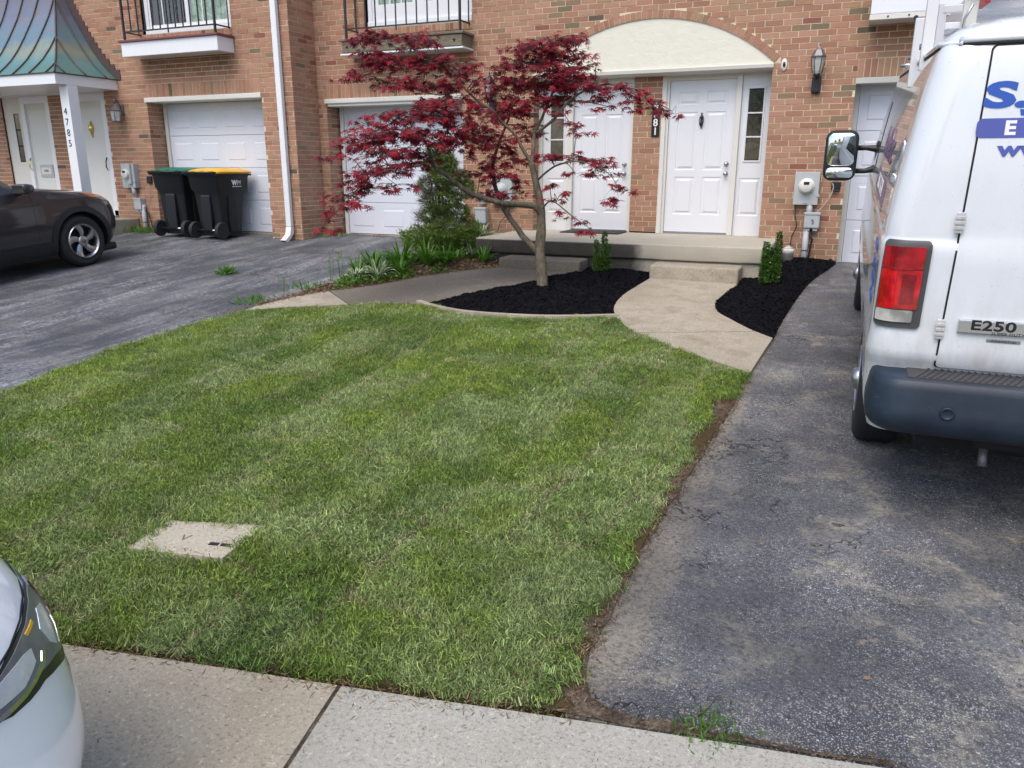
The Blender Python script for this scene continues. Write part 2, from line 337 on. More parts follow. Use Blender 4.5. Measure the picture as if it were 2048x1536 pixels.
M['carwhite'] = paint('car_white_paint', (.84,.87,.90), rough=.22)
M['cardark'] = paint('car_dark_grey_paint', (.028,.027,.032), rough=.3, metal=.3)
def bumper():
    t = NT('bumper_plastic'); p = t.pos(obj=True); n = t.noise(p, 5, 5); sc = t.ramp(t.noise(t.pos((1, 1, 5), obj=True), 9, 5, .75, .6), [(.62, 0), (.70, .4)]); t.col(t.mix(sc, t.ramp(n, [(.35, (.006,.013,.026)), (.7, (.015,.029,.050))]), (.10,.11,.12))).set(.5); t.bump(t.noise(p, 200, 2), .2, .002); return t.m
M['bumper'] = bumper()
def lens(name, c, scale=220):
    t = NT(name); w = t.n('ShaderNodeTexWave', _Scale=scale/6.28); t.l(t.pos(obj=True), w.inputs['Vector']); n = t.noise(t.pos(obj=True), 9, 3)
    t.col(t.mix(t.ramp(n, [(.42, 0), (.6, 1)]), tuple(v*.45 for v in c), c)).set(.08, 0, 1); t.bump(w.outputs[0], .15, .002); return t.m
M['redlens'] = lens('red_lens', (.42,.004,.010)); M['clearlens'] = lens('clear_lens', (.50,.50,.46)); M['orange'] = lens('amber_lens', (.60,.12,.02))
M['blueprint'] = simple('blue_print', (.02,.085,.40), .4, var=.05); M['bluebox'] = simple('faded_blue_print', (.075,.10,.36), .4, var=.1)
M['purple'] = simple('purple_print', (.13,.06,.16), .4)
# ---------------- ground, drives, walks ----------------
def region_mesh(name, poly, off, step, mats, skirt=.06, bump=None):
    poly = [Vector((p[0], p[1])) for p in poly]; n0 = len(poly); bd = []
    for i in range(n0):
        a, b = poly[i], poly[(i+1) % n0]; k = max(1, int((b-a).length/step))
        bd += [a.lerp(b, j/k) for j in range(k)]
    n = len(bd); xs = [p.x for p in bd]; ys = [p.y for p in bd]; pts = list(bd)
    x = min(xs)+step/2
    while x < max(xs):
        y = min(ys)+step/2
        while y < max(ys):
            pts.append(Vector((x+.21*step*math.sin(y*37), y+.21*step*math.sin(x*41)))); y += step
        x += step
    r = delaunay_2d_cdt(pts, [(i, (i+1) % n) for i in range(n)], [list(range(n))], 1, 1e-5)
    vs = [(p.x, p.y, gz(p.x, p.y)+off+(bump(p.x, p.y) if bump else 0)) for p in r[0]]
    mb = MB(); mb.add(vs, r[2], 0, True)
    if skirt:
        cnt = {}
        for f in r[2]:
            for i in range(len(f)):
                e = (f[i], f[(i+1) % len(f)]); cnt[tuple(sorted(e))] = cnt.get(tuple(sorted(e)), 0)+1
        for (a, b), c in cnt.items():
            if c == 1:
                A, B = vs[a], vs[b]; mb.add([A, B, (B[0], B[1], B[2]-skirt), (A[0], A[1], A[2]-skirt)], [(0, 1, 2, 3)])
    return mb.mesh(name, mats, fix=False)
def region(name, *a, **k):
    return tag(link(name, region_mesh(name, *a, **k)), kind='structure')
def smooth_closed(pts, k=4):
    out = []; n = len(pts)
    for i in range(n):
        p0, p1, p2, p3 = (Vector(pts[(i+j) % n]) for j in (-1, 0, 1, 2))
        for q in range(k):
            t = q/k; out.append(.5*((2*p1)+(-p0+p2)*t+(2*p0-5*p1+4*p2-p3)*t*t+(-p0+3*p1-3*p2+p3)*t**3))
    return out
def crom(pts, k=4):
    out = []; n = len(pts); P = [Vector(p) for p in pts]
    for i in range(n-1):
        p0, p1, p2, p3 = P[max(i-1, 0)], P[i], P[i+1], P[min(i+2, n-1)]
        for q in range(k):
            t = q/k; out.append(.5*((2*p1)+(-p0+p2)*t+(2*p0-5*p1+4*p2-p3)*t*t+(-p0+3*p1-3*p2+p3)*t**3))
    return out+[P[-1]]
def kerbY(x): return -8.955+.185*x
# far ground to the horizon
mb = MB(); g = [-400, -120, -40, -20, -16, -12, -8, -6, -4, -2, 0, 2, 4, 6, 12, 40, 120, 400]
h = [-400, -120, -40, -24, -18, -14, -12, -10, -8, -6, -4, -2, 0, 2, 12, 120, 400]
mb.add([(x, y, gz(x, y)-.09) for y in h for x in g], [(j*len(g)+i, j*len(g)+i+1, (j+1)*len(g)+i+1, (j+1)*len(g)+i) for j in range(len(h)-1) for i in range(len(g)-1)], 0, True)
tag(mb.build('ground', M['soil']), kind='structure')
EDGE_L = [(-5.50,-9.6),(-5.52,-8.4),(-5.52,-7.5),(-5.68,-6.89),(-5.84,-6.1),(-5.80,-5.25),(-5.72,-4.7)]       # lawn / left drive
EDGE_R = [(-.57,-5.07),(-.60,-6.1),(-.64,-6.85),(-.67,-7.5),(-.68,-8.2),(-.67,-8.8),(-.64,-9.02)]              # lawn / right drive
BED_L = [(-5.70,-4.55),(-5.47,-3.85),(-5.07,-3.3),(-4.69,-2.53),(-4.32,-2.05),(-4.10,-1.86)]                    # left walk, bed side
MUL_L = [(-2.98,-1.85),(-3.18,-2.02),(-3.40,-2.64),(-3.62,-2.99),(-3.86,-3.51),(-4.0,-3.86)]                    # mulch, left walk side
MUL_B = [(-4.0,-3.86),(-3.85,-3.94),(-3.44,-4.05),(-2.91,-4.02),(-2.48,-3.92),(-1.98,-3.70)]                    # mulch, lawn side
MUL_R = [(-1.98,-3.70),(-2.10,-3.30),(-2.14,-2.8),(-2.11,-2.31),(-2.07,-1.87)]
WALK_R = [(-1.05,-1.87),(-1.12,-2.36),(-1.15,-2.8),(-1.07,-3.2),(-.91,-3.47),(-.69,-3.77),(-.47,-4.0)]
DRV = [(-.47,-4.0),(-.44,-3.21),(-.36,-2.04),(-.26,-1.17),(-.12,-.46),(-.04,-.02)]
WALK_B = [(-1.98,-3.70),(-1.74,-4.10),(-1.41,-4.43),(-.96,-4.76),(-.54,-5.04)]
GR_T = [(-5.70,-4.72),(-5.4,-4.53),(-4.99,-4.3),(-4.48,-4.02),(-4.0,-3.88)]
wob = lambda x, y: .006*noise.noise(Vector((x*1.3, y*1.3, 0)))
region('driveway', [(.0,.45),(3.6,.45),(3.6,kerbY(3.6)+.03),(-.64,kerbY(-.64)+.02),(-.70,-8.8),(-.71,-8.2),(-.70,-7.5),(-.68,-6.85),(-.64,-6.1),(-.55,-5.0),(-.49,-4.0),(-.46,-3.21),(-.38,-2.04),(-.28,-1.17),(-.14,-.46),(-.04,.02)], 0, .25, M['asphalt'], bump=wob)
dl = [(-8.1,.45),(-5.45,.45),(-5.5,-.6),(-5.58,-2),(-5.66,-3.6)]+[(x-.03, y) for x, y in EDGE_L[::-1]]+[(-5.5,kerbY(-5.5)+.03),(-19,kerbY(-19)+.03),(-19,-.5),(-13,-.2),(-8.2,-.2)]
o = region('driveway', dl, 0, .35, M['asphalt2'], bump=wob)
wl = [tuple(p) for p in crom(BED_L)]+[(-4.07,-1.70),(-2.95,-1.70)]+[tuple(p) for p in crom(MUL_L)]+[tuple(p) for p in crom(GR_T)][::-1]
# left walk in three poured slabs, split at x along the joint
def cut_poly(poly, p, nrm, keep):
    out = []; n = len(poly); p = Vector(p); nrm = Vector(nrm)
    for i in range(n):
        a, b = Vector(poly[i][:2]), Vector(poly[(i+1) % n][:2]); da, db = (a-p).dot(nrm)*keep, (b-p).dot(nrm)*keep
        if da >= 0: out.append(tuple(a))
        if da*db < 0: out.append(tuple(a.lerp(b, da/(da-db))))
    return out
wp = thing('front_walk', 'grey concrete walk curving past the shaded shrub bed to the left step', 'walk'); wp['kind'] = 'structure'
del wp['label'], wp['category']
a = cut_poly(wl, (-5.0,-3.93), (.72,-.45), -1); b_ = cut_poly(wl, (-4.99,-3.94), (.72,-.45), 1)
# normal (.72,-.45) points towards the mulch; split again near the step
J1 = ((-5.26,-3.71), (.58,.81)); J2 = ((-4.1,-2.9), (.45,.89))
s1 = cut_poly(wl, (-5.0,-4.0), (.62,.78), -1); s2 = cut_poly(cut_poly(wl, (-4.99,-3.99), (.62,.78), 1), (-3.95,-2.72), (.45,.89), -1); s3 = cut_poly(wl, (-3.945,-2.71), (.45,.89), 1)
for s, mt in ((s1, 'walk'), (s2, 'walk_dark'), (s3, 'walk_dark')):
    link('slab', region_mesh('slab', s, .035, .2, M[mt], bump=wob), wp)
wr = [tuple(p) for p in crom(WALK_R)]+[(-.54,-5.04)]+[tuple(p) for p in crom(WALK_B)][::-1]+[tuple(p) for p in crom(MUL_R)][1:]+[(-2.05,-1.8),(-1.06,-1.8)]
rp = bpy.data.objects.new('front_walk', None); COL.objects.link(rp); rp['kind'] = 'structure'
s1 = cut_poly(wr, (-1.49,-4.17), (-.36,.93), 1); s2 = cut_poly(wr, (-1.485,-4.185), (-.36,.93), -1)
for s in (s1, s2): link('slab', region_mesh('slab', s, .035, .2, M['walk'], bump=wob), rp)
# kerb / gutter slabs along the street
kp = bpy.data.objects.new('pavement', None); COL.objects.link(kp); kp['kind'] = 'structure'
def kslab(x0, x1, mt, w=2.6, z=.0):
    d = Vector((1, .185)).normalized(); nn = Vector((d.y, -d.x))
    P = [Vector((x0, kerbY(x0))), Vector((x1, kerbY(x1)))]; k = 1.12 
    poly = [tuple(P[0]), tuple(P[1]), tuple(P[1]+nn*w), tuple(P[0]+nn*w)][::-1]
    link('slab', region_mesh('slab', poly, .012+z, .3, M[mt], skirt=.1, bump=wob), kp)
kslab(-1.366, 2.2, 'kerb2'); kslab(-3.9, -1.381, 'kerb'); kslab(-6.6, -3.93, 'kerb'); kslab(-9.5, -6.63, 'kerb'); kslab(2.23, 5, 'kerb2')
region('street', [(-40,-36),(40,-22),(40,-4.6),(5.0,kerbY(5)-2.66),(-9.6,kerbY(-9.6)-2.66),(-40,-19.2)], -.02, 2.5, M['asphalt'])
# soil under lawn, bed and mulch
lawn_poly = [tuple(p) for p in crom(GR_T)]+[tuple(p) for p in crom(MUL_B)][1:]+[tuple(p) for p in crom(WALK_B)][1:]+[tuple(p) for p in crom(EDGE_R)][1:]+[(x, kerbY(x)+.03) for x in (-.9,-1.6,-2.4,-3.4,-4.5,-5.45)]+[tuple(p) for p in crom(EDGE_L)][1:]
def lawn_bump(x, y):
    return .018*noise.noise(Vector((x*1.1, y*1.1, 3)))+.008*noise.noise(Vector((x*4, y*4, 5)))
region('lawn_soil', lawn_poly, .012, .2, M['lawnsoil'], bump=lawn_bump)
bed_poly = [(-5.45,-.0),(-4.55,0),(-4.55,-1.5),(-4.12,-1.5)]+[tuple(p) for p in crom(BED_L)][::-1]+[(-5.72,-4.6),(-5.62,-3.6),(-5.54,-2),(-5.47,-.6)]
def edge_dist(poly):
    segs = [(Vector(poly[i]), Vector(poly[(i+1) % len(poly)])) for i in range(len(poly))]
    def f(x, y):
        p = Vector((x, y)); d = 9
        for a, b in segs:
            ab = b-a; t = max(0, min(1, (p-a).dot(ab)/max(ab.dot(ab), 1e-9))); d = min(d, (p-a-ab*t).length)
        return d
    return f
bed_ed = None
def bed_bump(x, y):
    global bed_ed
    if bed_ed is None: bed_ed = edge_dist(bed_poly)
    e = min(1, bed_ed(x, y)/.35); return .03+e*(.03+.04*noise.noise(Vector((x*2, y*2, 9)))+.05*max(0, 1-abs(x+4.95)/.8))
region('bed_soil', bed_poly, .0, .12, M['soil'], bump=bed_bump)
mulch_poly = [(-2.98,-1.5)]+[tuple(p) for p in crom(MUL_L)]+[tuple(p) for p in crom(MUL_B)][1:]+[tuple(p) for p in crom(MUL_R)][1:]+[(-2.07,-1.5)]
mulch_poly2 = [(-1.04,-1.5)]+[tuple(p) for p in crom(WALK_R)]+[tuple(p) for p in crom(DRV)][1:]+[(-.04,0),(-.78,0),(-.78,-1.5)]
def inpoly(poly, x, y):
    c = False; n = len(poly); j = n-1
    for i in range(n):
        if (poly[i][1] > y) != (poly[j][1] > y) and x < (poly[j][0]-poly[i][0])*(y-poly[i][1])/(poly[j][1]-poly[i][1])+poly[i][0]: c = not c
        j = i
    return c
chip = [(-.5,-.12,0),(.5,-.16,.02),(.46,.14,0),(-.42,.16,.03),(0,0,.14)]
for poly in (mulch_poly, mulch_poly2):
    ed = edge_dist(poly)
    mbump = lambda x, y: .02+.06*min(1, ed(x, y)/.22)**.6+.02*noise.noise(Vector((x*6, y*6, 2)))+.012*noise.noise(Vector((x*23, y*23, 2)))
    me = region_mesh('mulch', poly, 0, .05, M['mulch'], bump=mbump)
    base = tag(link('mulch', me), kind='stuff')
    V = []; Fc = []; xs = [p[0] for p in poly]; ys = [p[1] for p in poly]; area = (max(xs)-min(xs))*(max(ys)-min(ys))
    for _ in range(int(area*3000)):
        x, y = random.uniform(min(xs)-.02, max(xs)+.02), random.uniform(min(ys), max(ys))
        if not inpoly(poly, x, y):
            continue
        s = random.uniform(.015, .045); m = Matrix.Translation((x, y, gz(x, y)+mbump(x, y)+.004)) @ Matrix.Rotation(random.uniform(0, 6.28), 4, 'Z') @ Matrix.Rotation(random.gauss(0, .5), 4, 'X') @ Matrix.Rotation(random.gauss(0, .4), 4, 'Y') @ Matrix.Diagonal((s, s, s, 1))
        k = len(V); V += [(m @ Vector(c))[:] for c in chip]; Fc += [(k, k+1, k+4), (k+1, k+2, k+4), (k+2, k+3, k+4), (k+3, k, k+4)]
    ch = link('mulch_chips', fastmesh('mulch_chips', np.array(V), np.array(Fc), M['mulch']), base); ch['kind'] = 'stuff'
# thin kerb strip between mulch and lawn
eb = MB(); pl = crom([(-4.12,-3.80)]+MUL_B[1:], 6)
L_, R_ = [], []
for i, p in enumerate(pl):
    t = (pl[min(i+1, len(pl)-1)]-pl[max(i-1, 0)]).normalized(); nn = Vector((t.y, -t.x))
    L_.append(p-nn*.005); R_.append(p+nn*(.05+.008*math.sin(i*1.7)))
vs = []
for a, b in zip(L_, R_): z = gz(a.x, a.y); vs += [(a.x, a.y, z-.03), (a.x, a.y, z+.052), (b.x, b.y, z+.048), (b.x, b.y, z-.03)]
n = len(pl); eb.add(vs, [(i*4+j, i*4+(j+1) % 4, i*4+4+(j+1) % 4, i*4+4+j) for i in range(n-1) for j in range(4)]+[(0, 1, 2, 3), (4*n-1, 4*n-2, 4*n-3, 4*n-4)])
tag(eb.build('bed_edging', M['walk']), kind='structure')
# dirt along the lawn edge and in the corner where lawn, drive and kerb meet
dr_ = []
for i in range(60):
    y = -8.7+(-5.1+8.7)*i/59; x = np.interp(y, [p[1] for p in EDGE_R[::-1]], [p[0] for p in EDGE_R[::-1]]); dr_.append((x+.012+.03*noise.noise(Vector((0, y*5, 3)))+.012*noise.noise(Vector((0, y*23, 3))), y))
dp_ = [(-.74,-5.0)]+[(x-.09, y) for x, y in EDGE_R[1:]]+[(-.80,-9.06),(-.45,-9.02),(-.10,-8.955),(.30,-8.885),(.28,-8.868),(.05,-8.915),(-.12,-8.93),(-.22,-8.95),(-.34,-8.95),(-.42,-8.975),(-.52,-8.97),(-.60,-8.93),(-.645,-8.82)]+dr_
region('dirt_strip', dp_, .008, .08, M['soil'], skirt=.0, bump=lambda x, y: .008*noise.noise(Vector((x*14, y*14, 1))))
jx = Vector((1, .185)).normalized(); jn = Vector((jx.y, -jx.x))
j0 = Vector((-1.374, kerbY(-1.374))); jp = [tuple(j0-jx*.02+jn*-.01), tuple(j0+jx*.02+jn*-.01), tuple(j0+jx*.02+jn*2.4), tuple(j0-jx*.02+jn*2.4)][::-1]
region('joint_dirt', jp, .002, .04, M['soil'], skirt=.0, bump=lambda x, y: .008*noise.noise(Vector((x*30, y*30, 1))))

# ---------------- porch and steps ----------------
def slabbox(mb, x0, x1, y0, y1, z0, z1, b=.025): mb.box(x0, x1, y0, y1, z0, z1, 0, b)
def rough_box(name, x0, x1, y0, y1, z0, z1, mat, b=.02, amp=.004, parent=None):
    bm = bmesh.new(); bmesh.ops.create_cube(bm, size=1)
    for v in bm.verts: v.co = Vector(((x0+x1)/2+v.co.x*(x1-x0), (y0+y1)/2+v.co.y*(y1-y0), (z0+z1)/2+v.co.z*(z1-z0)))
    bmesh.ops.bevel(bm, geom=bm.edges[:], offset=b, segments=3, affect='EDGES', profile=.5)
    L = max(x1-x0, .5); bmesh.ops.subdivide_edges(bm, edges=[e for e in bm.edges if e.calc_length() > .25], cuts=int(min(24, L/.12)), use_grid_fill=True)
    for v in bm.verts: v.co += Vector([noise.noise(v.co*7+Vector((k*9, 0, 0)))*amp for k in range(3)])
    me = bpy.data.meshes.new(name); bm.to_mesh(me); bm.free()
    for p in me.polygons: p.use_smooth = True
    me.materials.append(mat); me.set_sharp_from_angle(angle=math.radians(50)); return link(name, me, parent)
po = thing('porch', 'concrete porch slab under both arched front doors, dark stained left half', 'porch')
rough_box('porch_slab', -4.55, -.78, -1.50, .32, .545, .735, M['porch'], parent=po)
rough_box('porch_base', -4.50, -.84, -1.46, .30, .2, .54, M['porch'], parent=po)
st = rough_box('concrete_step', -2.08, -1.05, -1.87, -1.465, .24, .525, M['kerb'], .025); tag(st, 'pale concrete step in front of the right white door', 'step')
st.data.materials[0] = M['walk']
st = rough_box('concrete_step', -4.06, -2.96, -1.85, -1.465, .24, .525, M['walk_dark'], .03); tag(st, 'stained concrete step with shade in its colour, behind the maple trunk', 'step')
# porch patch line kept as a shallow groove
# ---------------- brick walls ----------------
CH, BL, MO = .0724, .2226, .010
unit = MB().add([(-.5,0,-.5),(.5,0,-.5),(.5,0,.5),(-.5,0,.5),(-.5,1,-.5),(.5,1,-.5),(.5,1,.5),(-.5,1,.5)],
                [(0,1,2,3),(0,4,5,1),(1,5,6,2),(2,6,7,3),(3,7,4,0)]).mesh('brick', M['brick'], fix=False)
CAM = Vector((0, -11, 1.6))
def project(p):
    d = Vector(p)-CAM; z = d.dot(F); return (1024+1540*d.dot(R)/z, 768-1540*d.dot(U)/z) if z > .1 else (-999, -999)
class Wall:
    def __init__(s, root): s.root = root; s.br = []; s.mort = MB()
    def run(s, org, ax, u0, u1, z0, z1, zorg, blocked=(), back=.005, phase=0, mortar=True):
        """org (x,y) of u=0; ax unit (x,y); outward normal = (ax.y,-ax.x)"""
        a = Vector((ax[0], ax[1])); nn = Vector((a.y, -a.x)); k0 = int(math.ceil((z0-zorg)/CH-1e-6)); k1 = int(math.floor((z1-zorg)/CH+1e-6))
        for k in range(k0, k1):
            zc = zorg+(k+.5)*CH; iv = [(u0, u1)]
            for bl in blocked:
                r = bl(zc)
                if r:
                    nv = []
                    for p, q in iv:
                        if r[1] <= p or r[0] >= q: nv.append((p, q)); continue
                        if r[0] > p: nv.append((p, r[0]))
                        if r[1] < q: nv.append((r[1], q))
                    iv = nv
            for p, q in iv:
                if q-p < .02: continue
                if mortar:
                    P = [org[0]+a.x*p-nn.x*back, org[1]+a.y*p-nn.y*back, org[0]+a.x*q-nn.x*back, org[1]+a.y*q-nn.y*back]
                    s.mort.add([(P[0], P[1], zc-CH/2), (P[2], P[3], zc-CH/2), (P[2], P[3], zc+CH/2), (P[0], P[1], zc+CH/2)], [(0, 1, 2, 3)])
                ph = phase+(k % 2)*.5*BL+.02*math.sin(k*2.1); i = math.floor((p-ph)/BL)
                while ph+i*BL < q:
                    b0, b1 = max(ph+i*BL+MO/2, p+.001), min(ph+(i+1)*BL-MO/2, q-.001)
                    if b1-b0 > .03: s.brick(org, a, nn, (b0+b1)/2, b1-b0, zc, CH-MO)
                    i += 1
    def brick(s, org, a, nn, uc, ln, zc, ht, rot=0, depth=.02, name='brick', pr=None):
        pr = random.gauss(.0, .0012) if pr is None else pr
        s.br.append((Vector((org[0]+a.x*uc+nn.x*pr, org[1]+a.y*uc+nn.y*pr, zc)), a.copy(), ln, ht, rot+random.gauss(0, .004), name, depth))
    def finish(s, single_names=('brick',), limit=300, occl=None):
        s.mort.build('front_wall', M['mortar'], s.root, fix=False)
        groups = {}
        for b in s.br: groups.setdefault(b[5], []).append(b)
        for nm, L in groups.items():
            def key(b):
                x, y = project(b[0]); vis = -20 < x < 2068 and -12 < y < 1500 and not (occl and occl(x, y))
                return (0 if vis else 1, (b[0]-CAM).length/max(b[2], .05)**.5)
            L.sort(key=key)
            for b in L[:limit]:
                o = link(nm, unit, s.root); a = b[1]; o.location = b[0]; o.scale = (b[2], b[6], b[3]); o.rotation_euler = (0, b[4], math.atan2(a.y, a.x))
            rest = L[limit:]
            if rest:
                uv = np.array([v.co[:] for v in unit.vertices]); uf = np.array([p.vertices[:] for p in unit.polygons])
                V = []; Fs = []; rn = []
                for i, b in enumerate(rest):
                    a = b[1]; m = Matrix.Translation(b[0]) @ Matrix.Rotation(math.atan2(a.y, a.x), 4, 'Z') @ Matrix.Rotation(b[4], 4, 'Y') @ Matrix.Diagonal((b[2], b[6], b[3], 1))
                    m = np.array(m); V.append(uv @ m[:3, :3].T+m[:3, 3]); Fs.append(uf+i*len(uv)); rn += [random.random()]*len(uf)
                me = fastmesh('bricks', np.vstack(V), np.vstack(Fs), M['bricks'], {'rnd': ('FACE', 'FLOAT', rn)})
                o = link('bricks', me, s.root); o['kind'] = 'stuff'
def rect(u0, u1, z0, z1): return lambda z: (u0, u1) if z0 <= z <= z1 else None
ARC = (-2.63, 3.55-2.377, 2.377)
def arc_block(extra):
    def f(z):
        if z < 2.93 or z > ARC[1]+ARC[2]+extra: return None
        r = ARC[2]+extra; h = z-ARC[1]; w = math.sqrt(max(0, r*r-h*h))
        if extra: w = min(w, 1.59+extra*.75)
        return (ARC[0]-w, ARC[0]+w)
    return f
def soldier(w, org, ax, u0, u1, z0, z1, rot=0):
    a = Vector(ax); nn = Vector((a.y, -a.x)); n = round((u1-u0)/.0735); p = (u1-u0)/n
    for i in range(n): w.brick(org, a, nn, u0+(i+.5)*p, p-.009, (z0+z1)/2, z1-z0-.009, name='soldier_brick')
    P = (org[0]+a.x*u0-nn.x*.005, org[1]+a.y*u0-nn.y*.005, org[0]+a.x*u1-nn.x*.005, org[1]+a.y*u1-nn.y*.005)
    w.mort.add([(P[0], P[1], z0), (P[2], P[3], z0), (P[2], P[3], z1), (P[0], P[1], z1)], [(0, 1, 2, 3)])
# right, set-back pair of houses ------------------------------------------------
HR = thing('townhouse', 'brick townhouse front with a cream arch over two white front doors', 'townhouse', (0, 0, 0))
w = Wall(HR); ZR = 2.71-CH*40
blk = [rect(-7.91, -5.46, 0, 2.927), rect(-4.31, -1.04, .70, 2.93), arc_block(.10), rect(-.04, 2.6, 0, 2.927), rect(-7.12, -5.28, 3.66, 6), rect(.25, 2.2, 3.7, 6)]
w.run((0, 0), (1, 0), -8.075, 4.5, ZR, ZR+CH*82, ZR, blk, phase=.03)
# jamb returns, facing +X
for X, z1 in ((-7.91, 2.71), (-4.31, 2.86)): w.run((X, 0), (0, 1), .0, .34, ZR, z1, ZR, phase=.1)
w.run((0, .20), (1, 0), -2.88, -2.485, .735, 2.93, ZR, phase=-2.80)
soldier(w, (0, 0), (1, 0), -7.91, -5.46, 2.713, 2.927); soldier(w, (0, 0), (1, 0), -.04, 2.6, 2.713, 2.927)
soldier(w, (0, -.012), (1, 0), -7.12, -5.28, 3.60, 3.70)
# arch ring
half = math.asin(1.60/ARC[2]); n = 48
for i in range(n):
    t = -half+(i+.5)*2*half/n; r = ARC[2]+.055; pos = Vector((ARC[0]+r*math.sin(t), 0-.004, ARC[1]+r*math.cos(t)))
    w.br.append((pos, Vector((1, 0)), 2*half/n*r-.008, .095, t+random.gauss(0, .012), 'arch_brick', .02))
vs = []
for i in range(n+1):
    t = -half+i*2*half/n
    for r in (ARC[2], ARC[2]+.135): vs.append((ARC[0]+r*math.sin(t), .003, ARC[1]+r*math.cos(t)))
w.mort.add(vs, [(2*i, 2*i+1, 2*i+3, 2*i+2) for i in range(n)])
w.finish(occl=lambda x, y: x > 1830)
for s_ in (-1, 1): w_ = ARC[0]+s_*1.59; MB().add([(min(w_, w_+s_*.16),.007,2.93),(max(w_, w_+s_*.16),.007,2.93),(max(w_, w_+s_*.16),.007,3.10),(min(w_, w_+s_*.16),.007,3.10)], [(0,1,2,3)]).build('mortar_bed', M['mortar'], HR, fix=False)
# stucco tympanum
m = MB(); pts = [(ARC[0]+ARC[2]*math.sin(-half+i*2*half/32), ARC[1]+ARC[2]*math.cos(-half+i*2*half/32)) for i in range(33)]
pts = [(x, max(z, 2.931)) for x, z in pts]
m.extr(pts, .012, .30, 0, 'y'); m.build('stucco_arch', M['stucco'], HR)
m = MB(); m.extr([(-.022,2.928),(-.03,2.915),(-.03,2.875),(.02,2.85),(.33,2.85),(.33,2.928)], -4.33, -1.03, 0, 'x')
m.build('lintel', M['beige'], HR)
MB().box(-7.93, -5.44, -.03, .33, 2.64, 2.712, 0, .012).box(-7.89, -5.46, .0, .33, 2.60, 2.645).build('lintel', M['cream'], HR)
MB().box(-.05, 2.62, -.0, .33, 2.64, 2.712, 0, .008).build('lintel', M['beige'], HR)
MB().box(-8.0, 4.4, .36, .5, -.2, 6).build('back_wall', M['dark'], HR)
MB().box(-5.46, -4.35, .03, .34, -.2, 2.7).box(-1.04, -.04, .03, .34, -.2, 2.7).build('wall_core', M['dark'], HR)
def garage_door(root, x0, x1, y, z0, z1, rows=4, cols=4, side='both'):
    fr = MB(); f = .065
    if side in ('both', 'left'): fr.box(x0, x0+f, y-.03, y+.03, z0-.0, z1, 0, .006)
    if side in ('both', 'right'): fr.box(x1-.02, x1, y-.02, y+.03, z0, z1)
    fr.build('door_frame', M['cream'], root)
    gx0, gx1 = x0+(f if side != 'right' else 0)+.004, x1-.024
    gd = MB().box(gx0, gx1, y+.028, y+.035, z0+.02, z1).build('garage_door', M['gdoor'], root)
    MB().box(x0-.03, x1+.03, y-.05, y+.06, z0-.25, z0+.015, 0, .008).build('sill', M['walk'], root)
    H = (z1-z0-.02)/rows; wd = (gx1-gx0)/cols
    for r in range(rows):
        za = z0+.02+r*H
        MB().box(gx0, gx1, y+.004, y+.027, za+.003, za+H-.004, 0, .003).build('section', M['gdoor'], gd)
        for c in range(cols):
            xa = gx0+c*wd+wd*.1; xb = gx0+(c+1)*wd-wd*.1; z_a = za+H*.16; z_b = za+H*.84
            p = MB(); v = []
            for (d, yy) in ((0, y+.004), (.012, y+.010), (.03, y+.010), (.055, y-.002)):
                v += [(xa+d, yy-.0015, z_a+d), (xb-d, yy-.0015, z_a+d), (xb-d, yy-.0015, z_b-d), (xa+d, yy-.0015, z_b-d)]
            p.add(v, [(i*4+j, i*4+(j+1) % 4, i*4+4+(j+1) % 4, i*4+4+j) for i in range(3) for j in range(4)]+[(12, 13, 14, 15)])
            p.build('panel', M['gdoor'], gd, fix=False)
    MB().box(gx0, gx1, y-.004, y+.025, z0+.003, z0+.022).build('weather_strip', M['dark'], gd)
garage_door(HR, -7.88, -5.44, .33, .545, 2.645)
garage_door(HR, -.045, 2.55, .30, .40, 2.66, side='left')
def raised(p, xa, xb, za, zb, y, mi=0):
    v = []
    for (d, yy) in ((0, 0), (.010, .007), (.028, .007), (.05, -.003)):
        v += [(xa+d, y+yy, za+d), (xb-d, y+yy, za+d), (xb-d, y+yy, zb-d), (xa+d, y+yy, zb-d)]
    p.add(v, [(i*4+j, i*4+(j+1) % 4, i*4+4+(j+1) % 4, i*4+4+j) for i in range(3) for j in range(4)]+[(12, 13, 14, 15)], mi)
def plate_holes(mb, x0, x1, z0, z1, y, holes):
    xs = sorted({x0, x1, *[h[0] for h in holes], *[h[1] for h in holes]}); zs = sorted({z0, z1, *[h[2] for h in holes], *[h[3] for h in holes]})
    for i in range(len(xs)-1):
        for j in range(len(zs)-1):
            cx, cz = (xs[i]+xs[i+1])/2, (zs[j]+zs[j+1])/2
            if any(h[0] < cx < h[1] and h[2] < cz < h[3] for h in holes): continue
            mb.add([(xs[i], y, zs[j]), (xs[i+1], y, zs[j]), (xs[i+1], y, zs[j+1]), (xs[i], y, zs[j+1])], [(0, 1, 2, 3)])
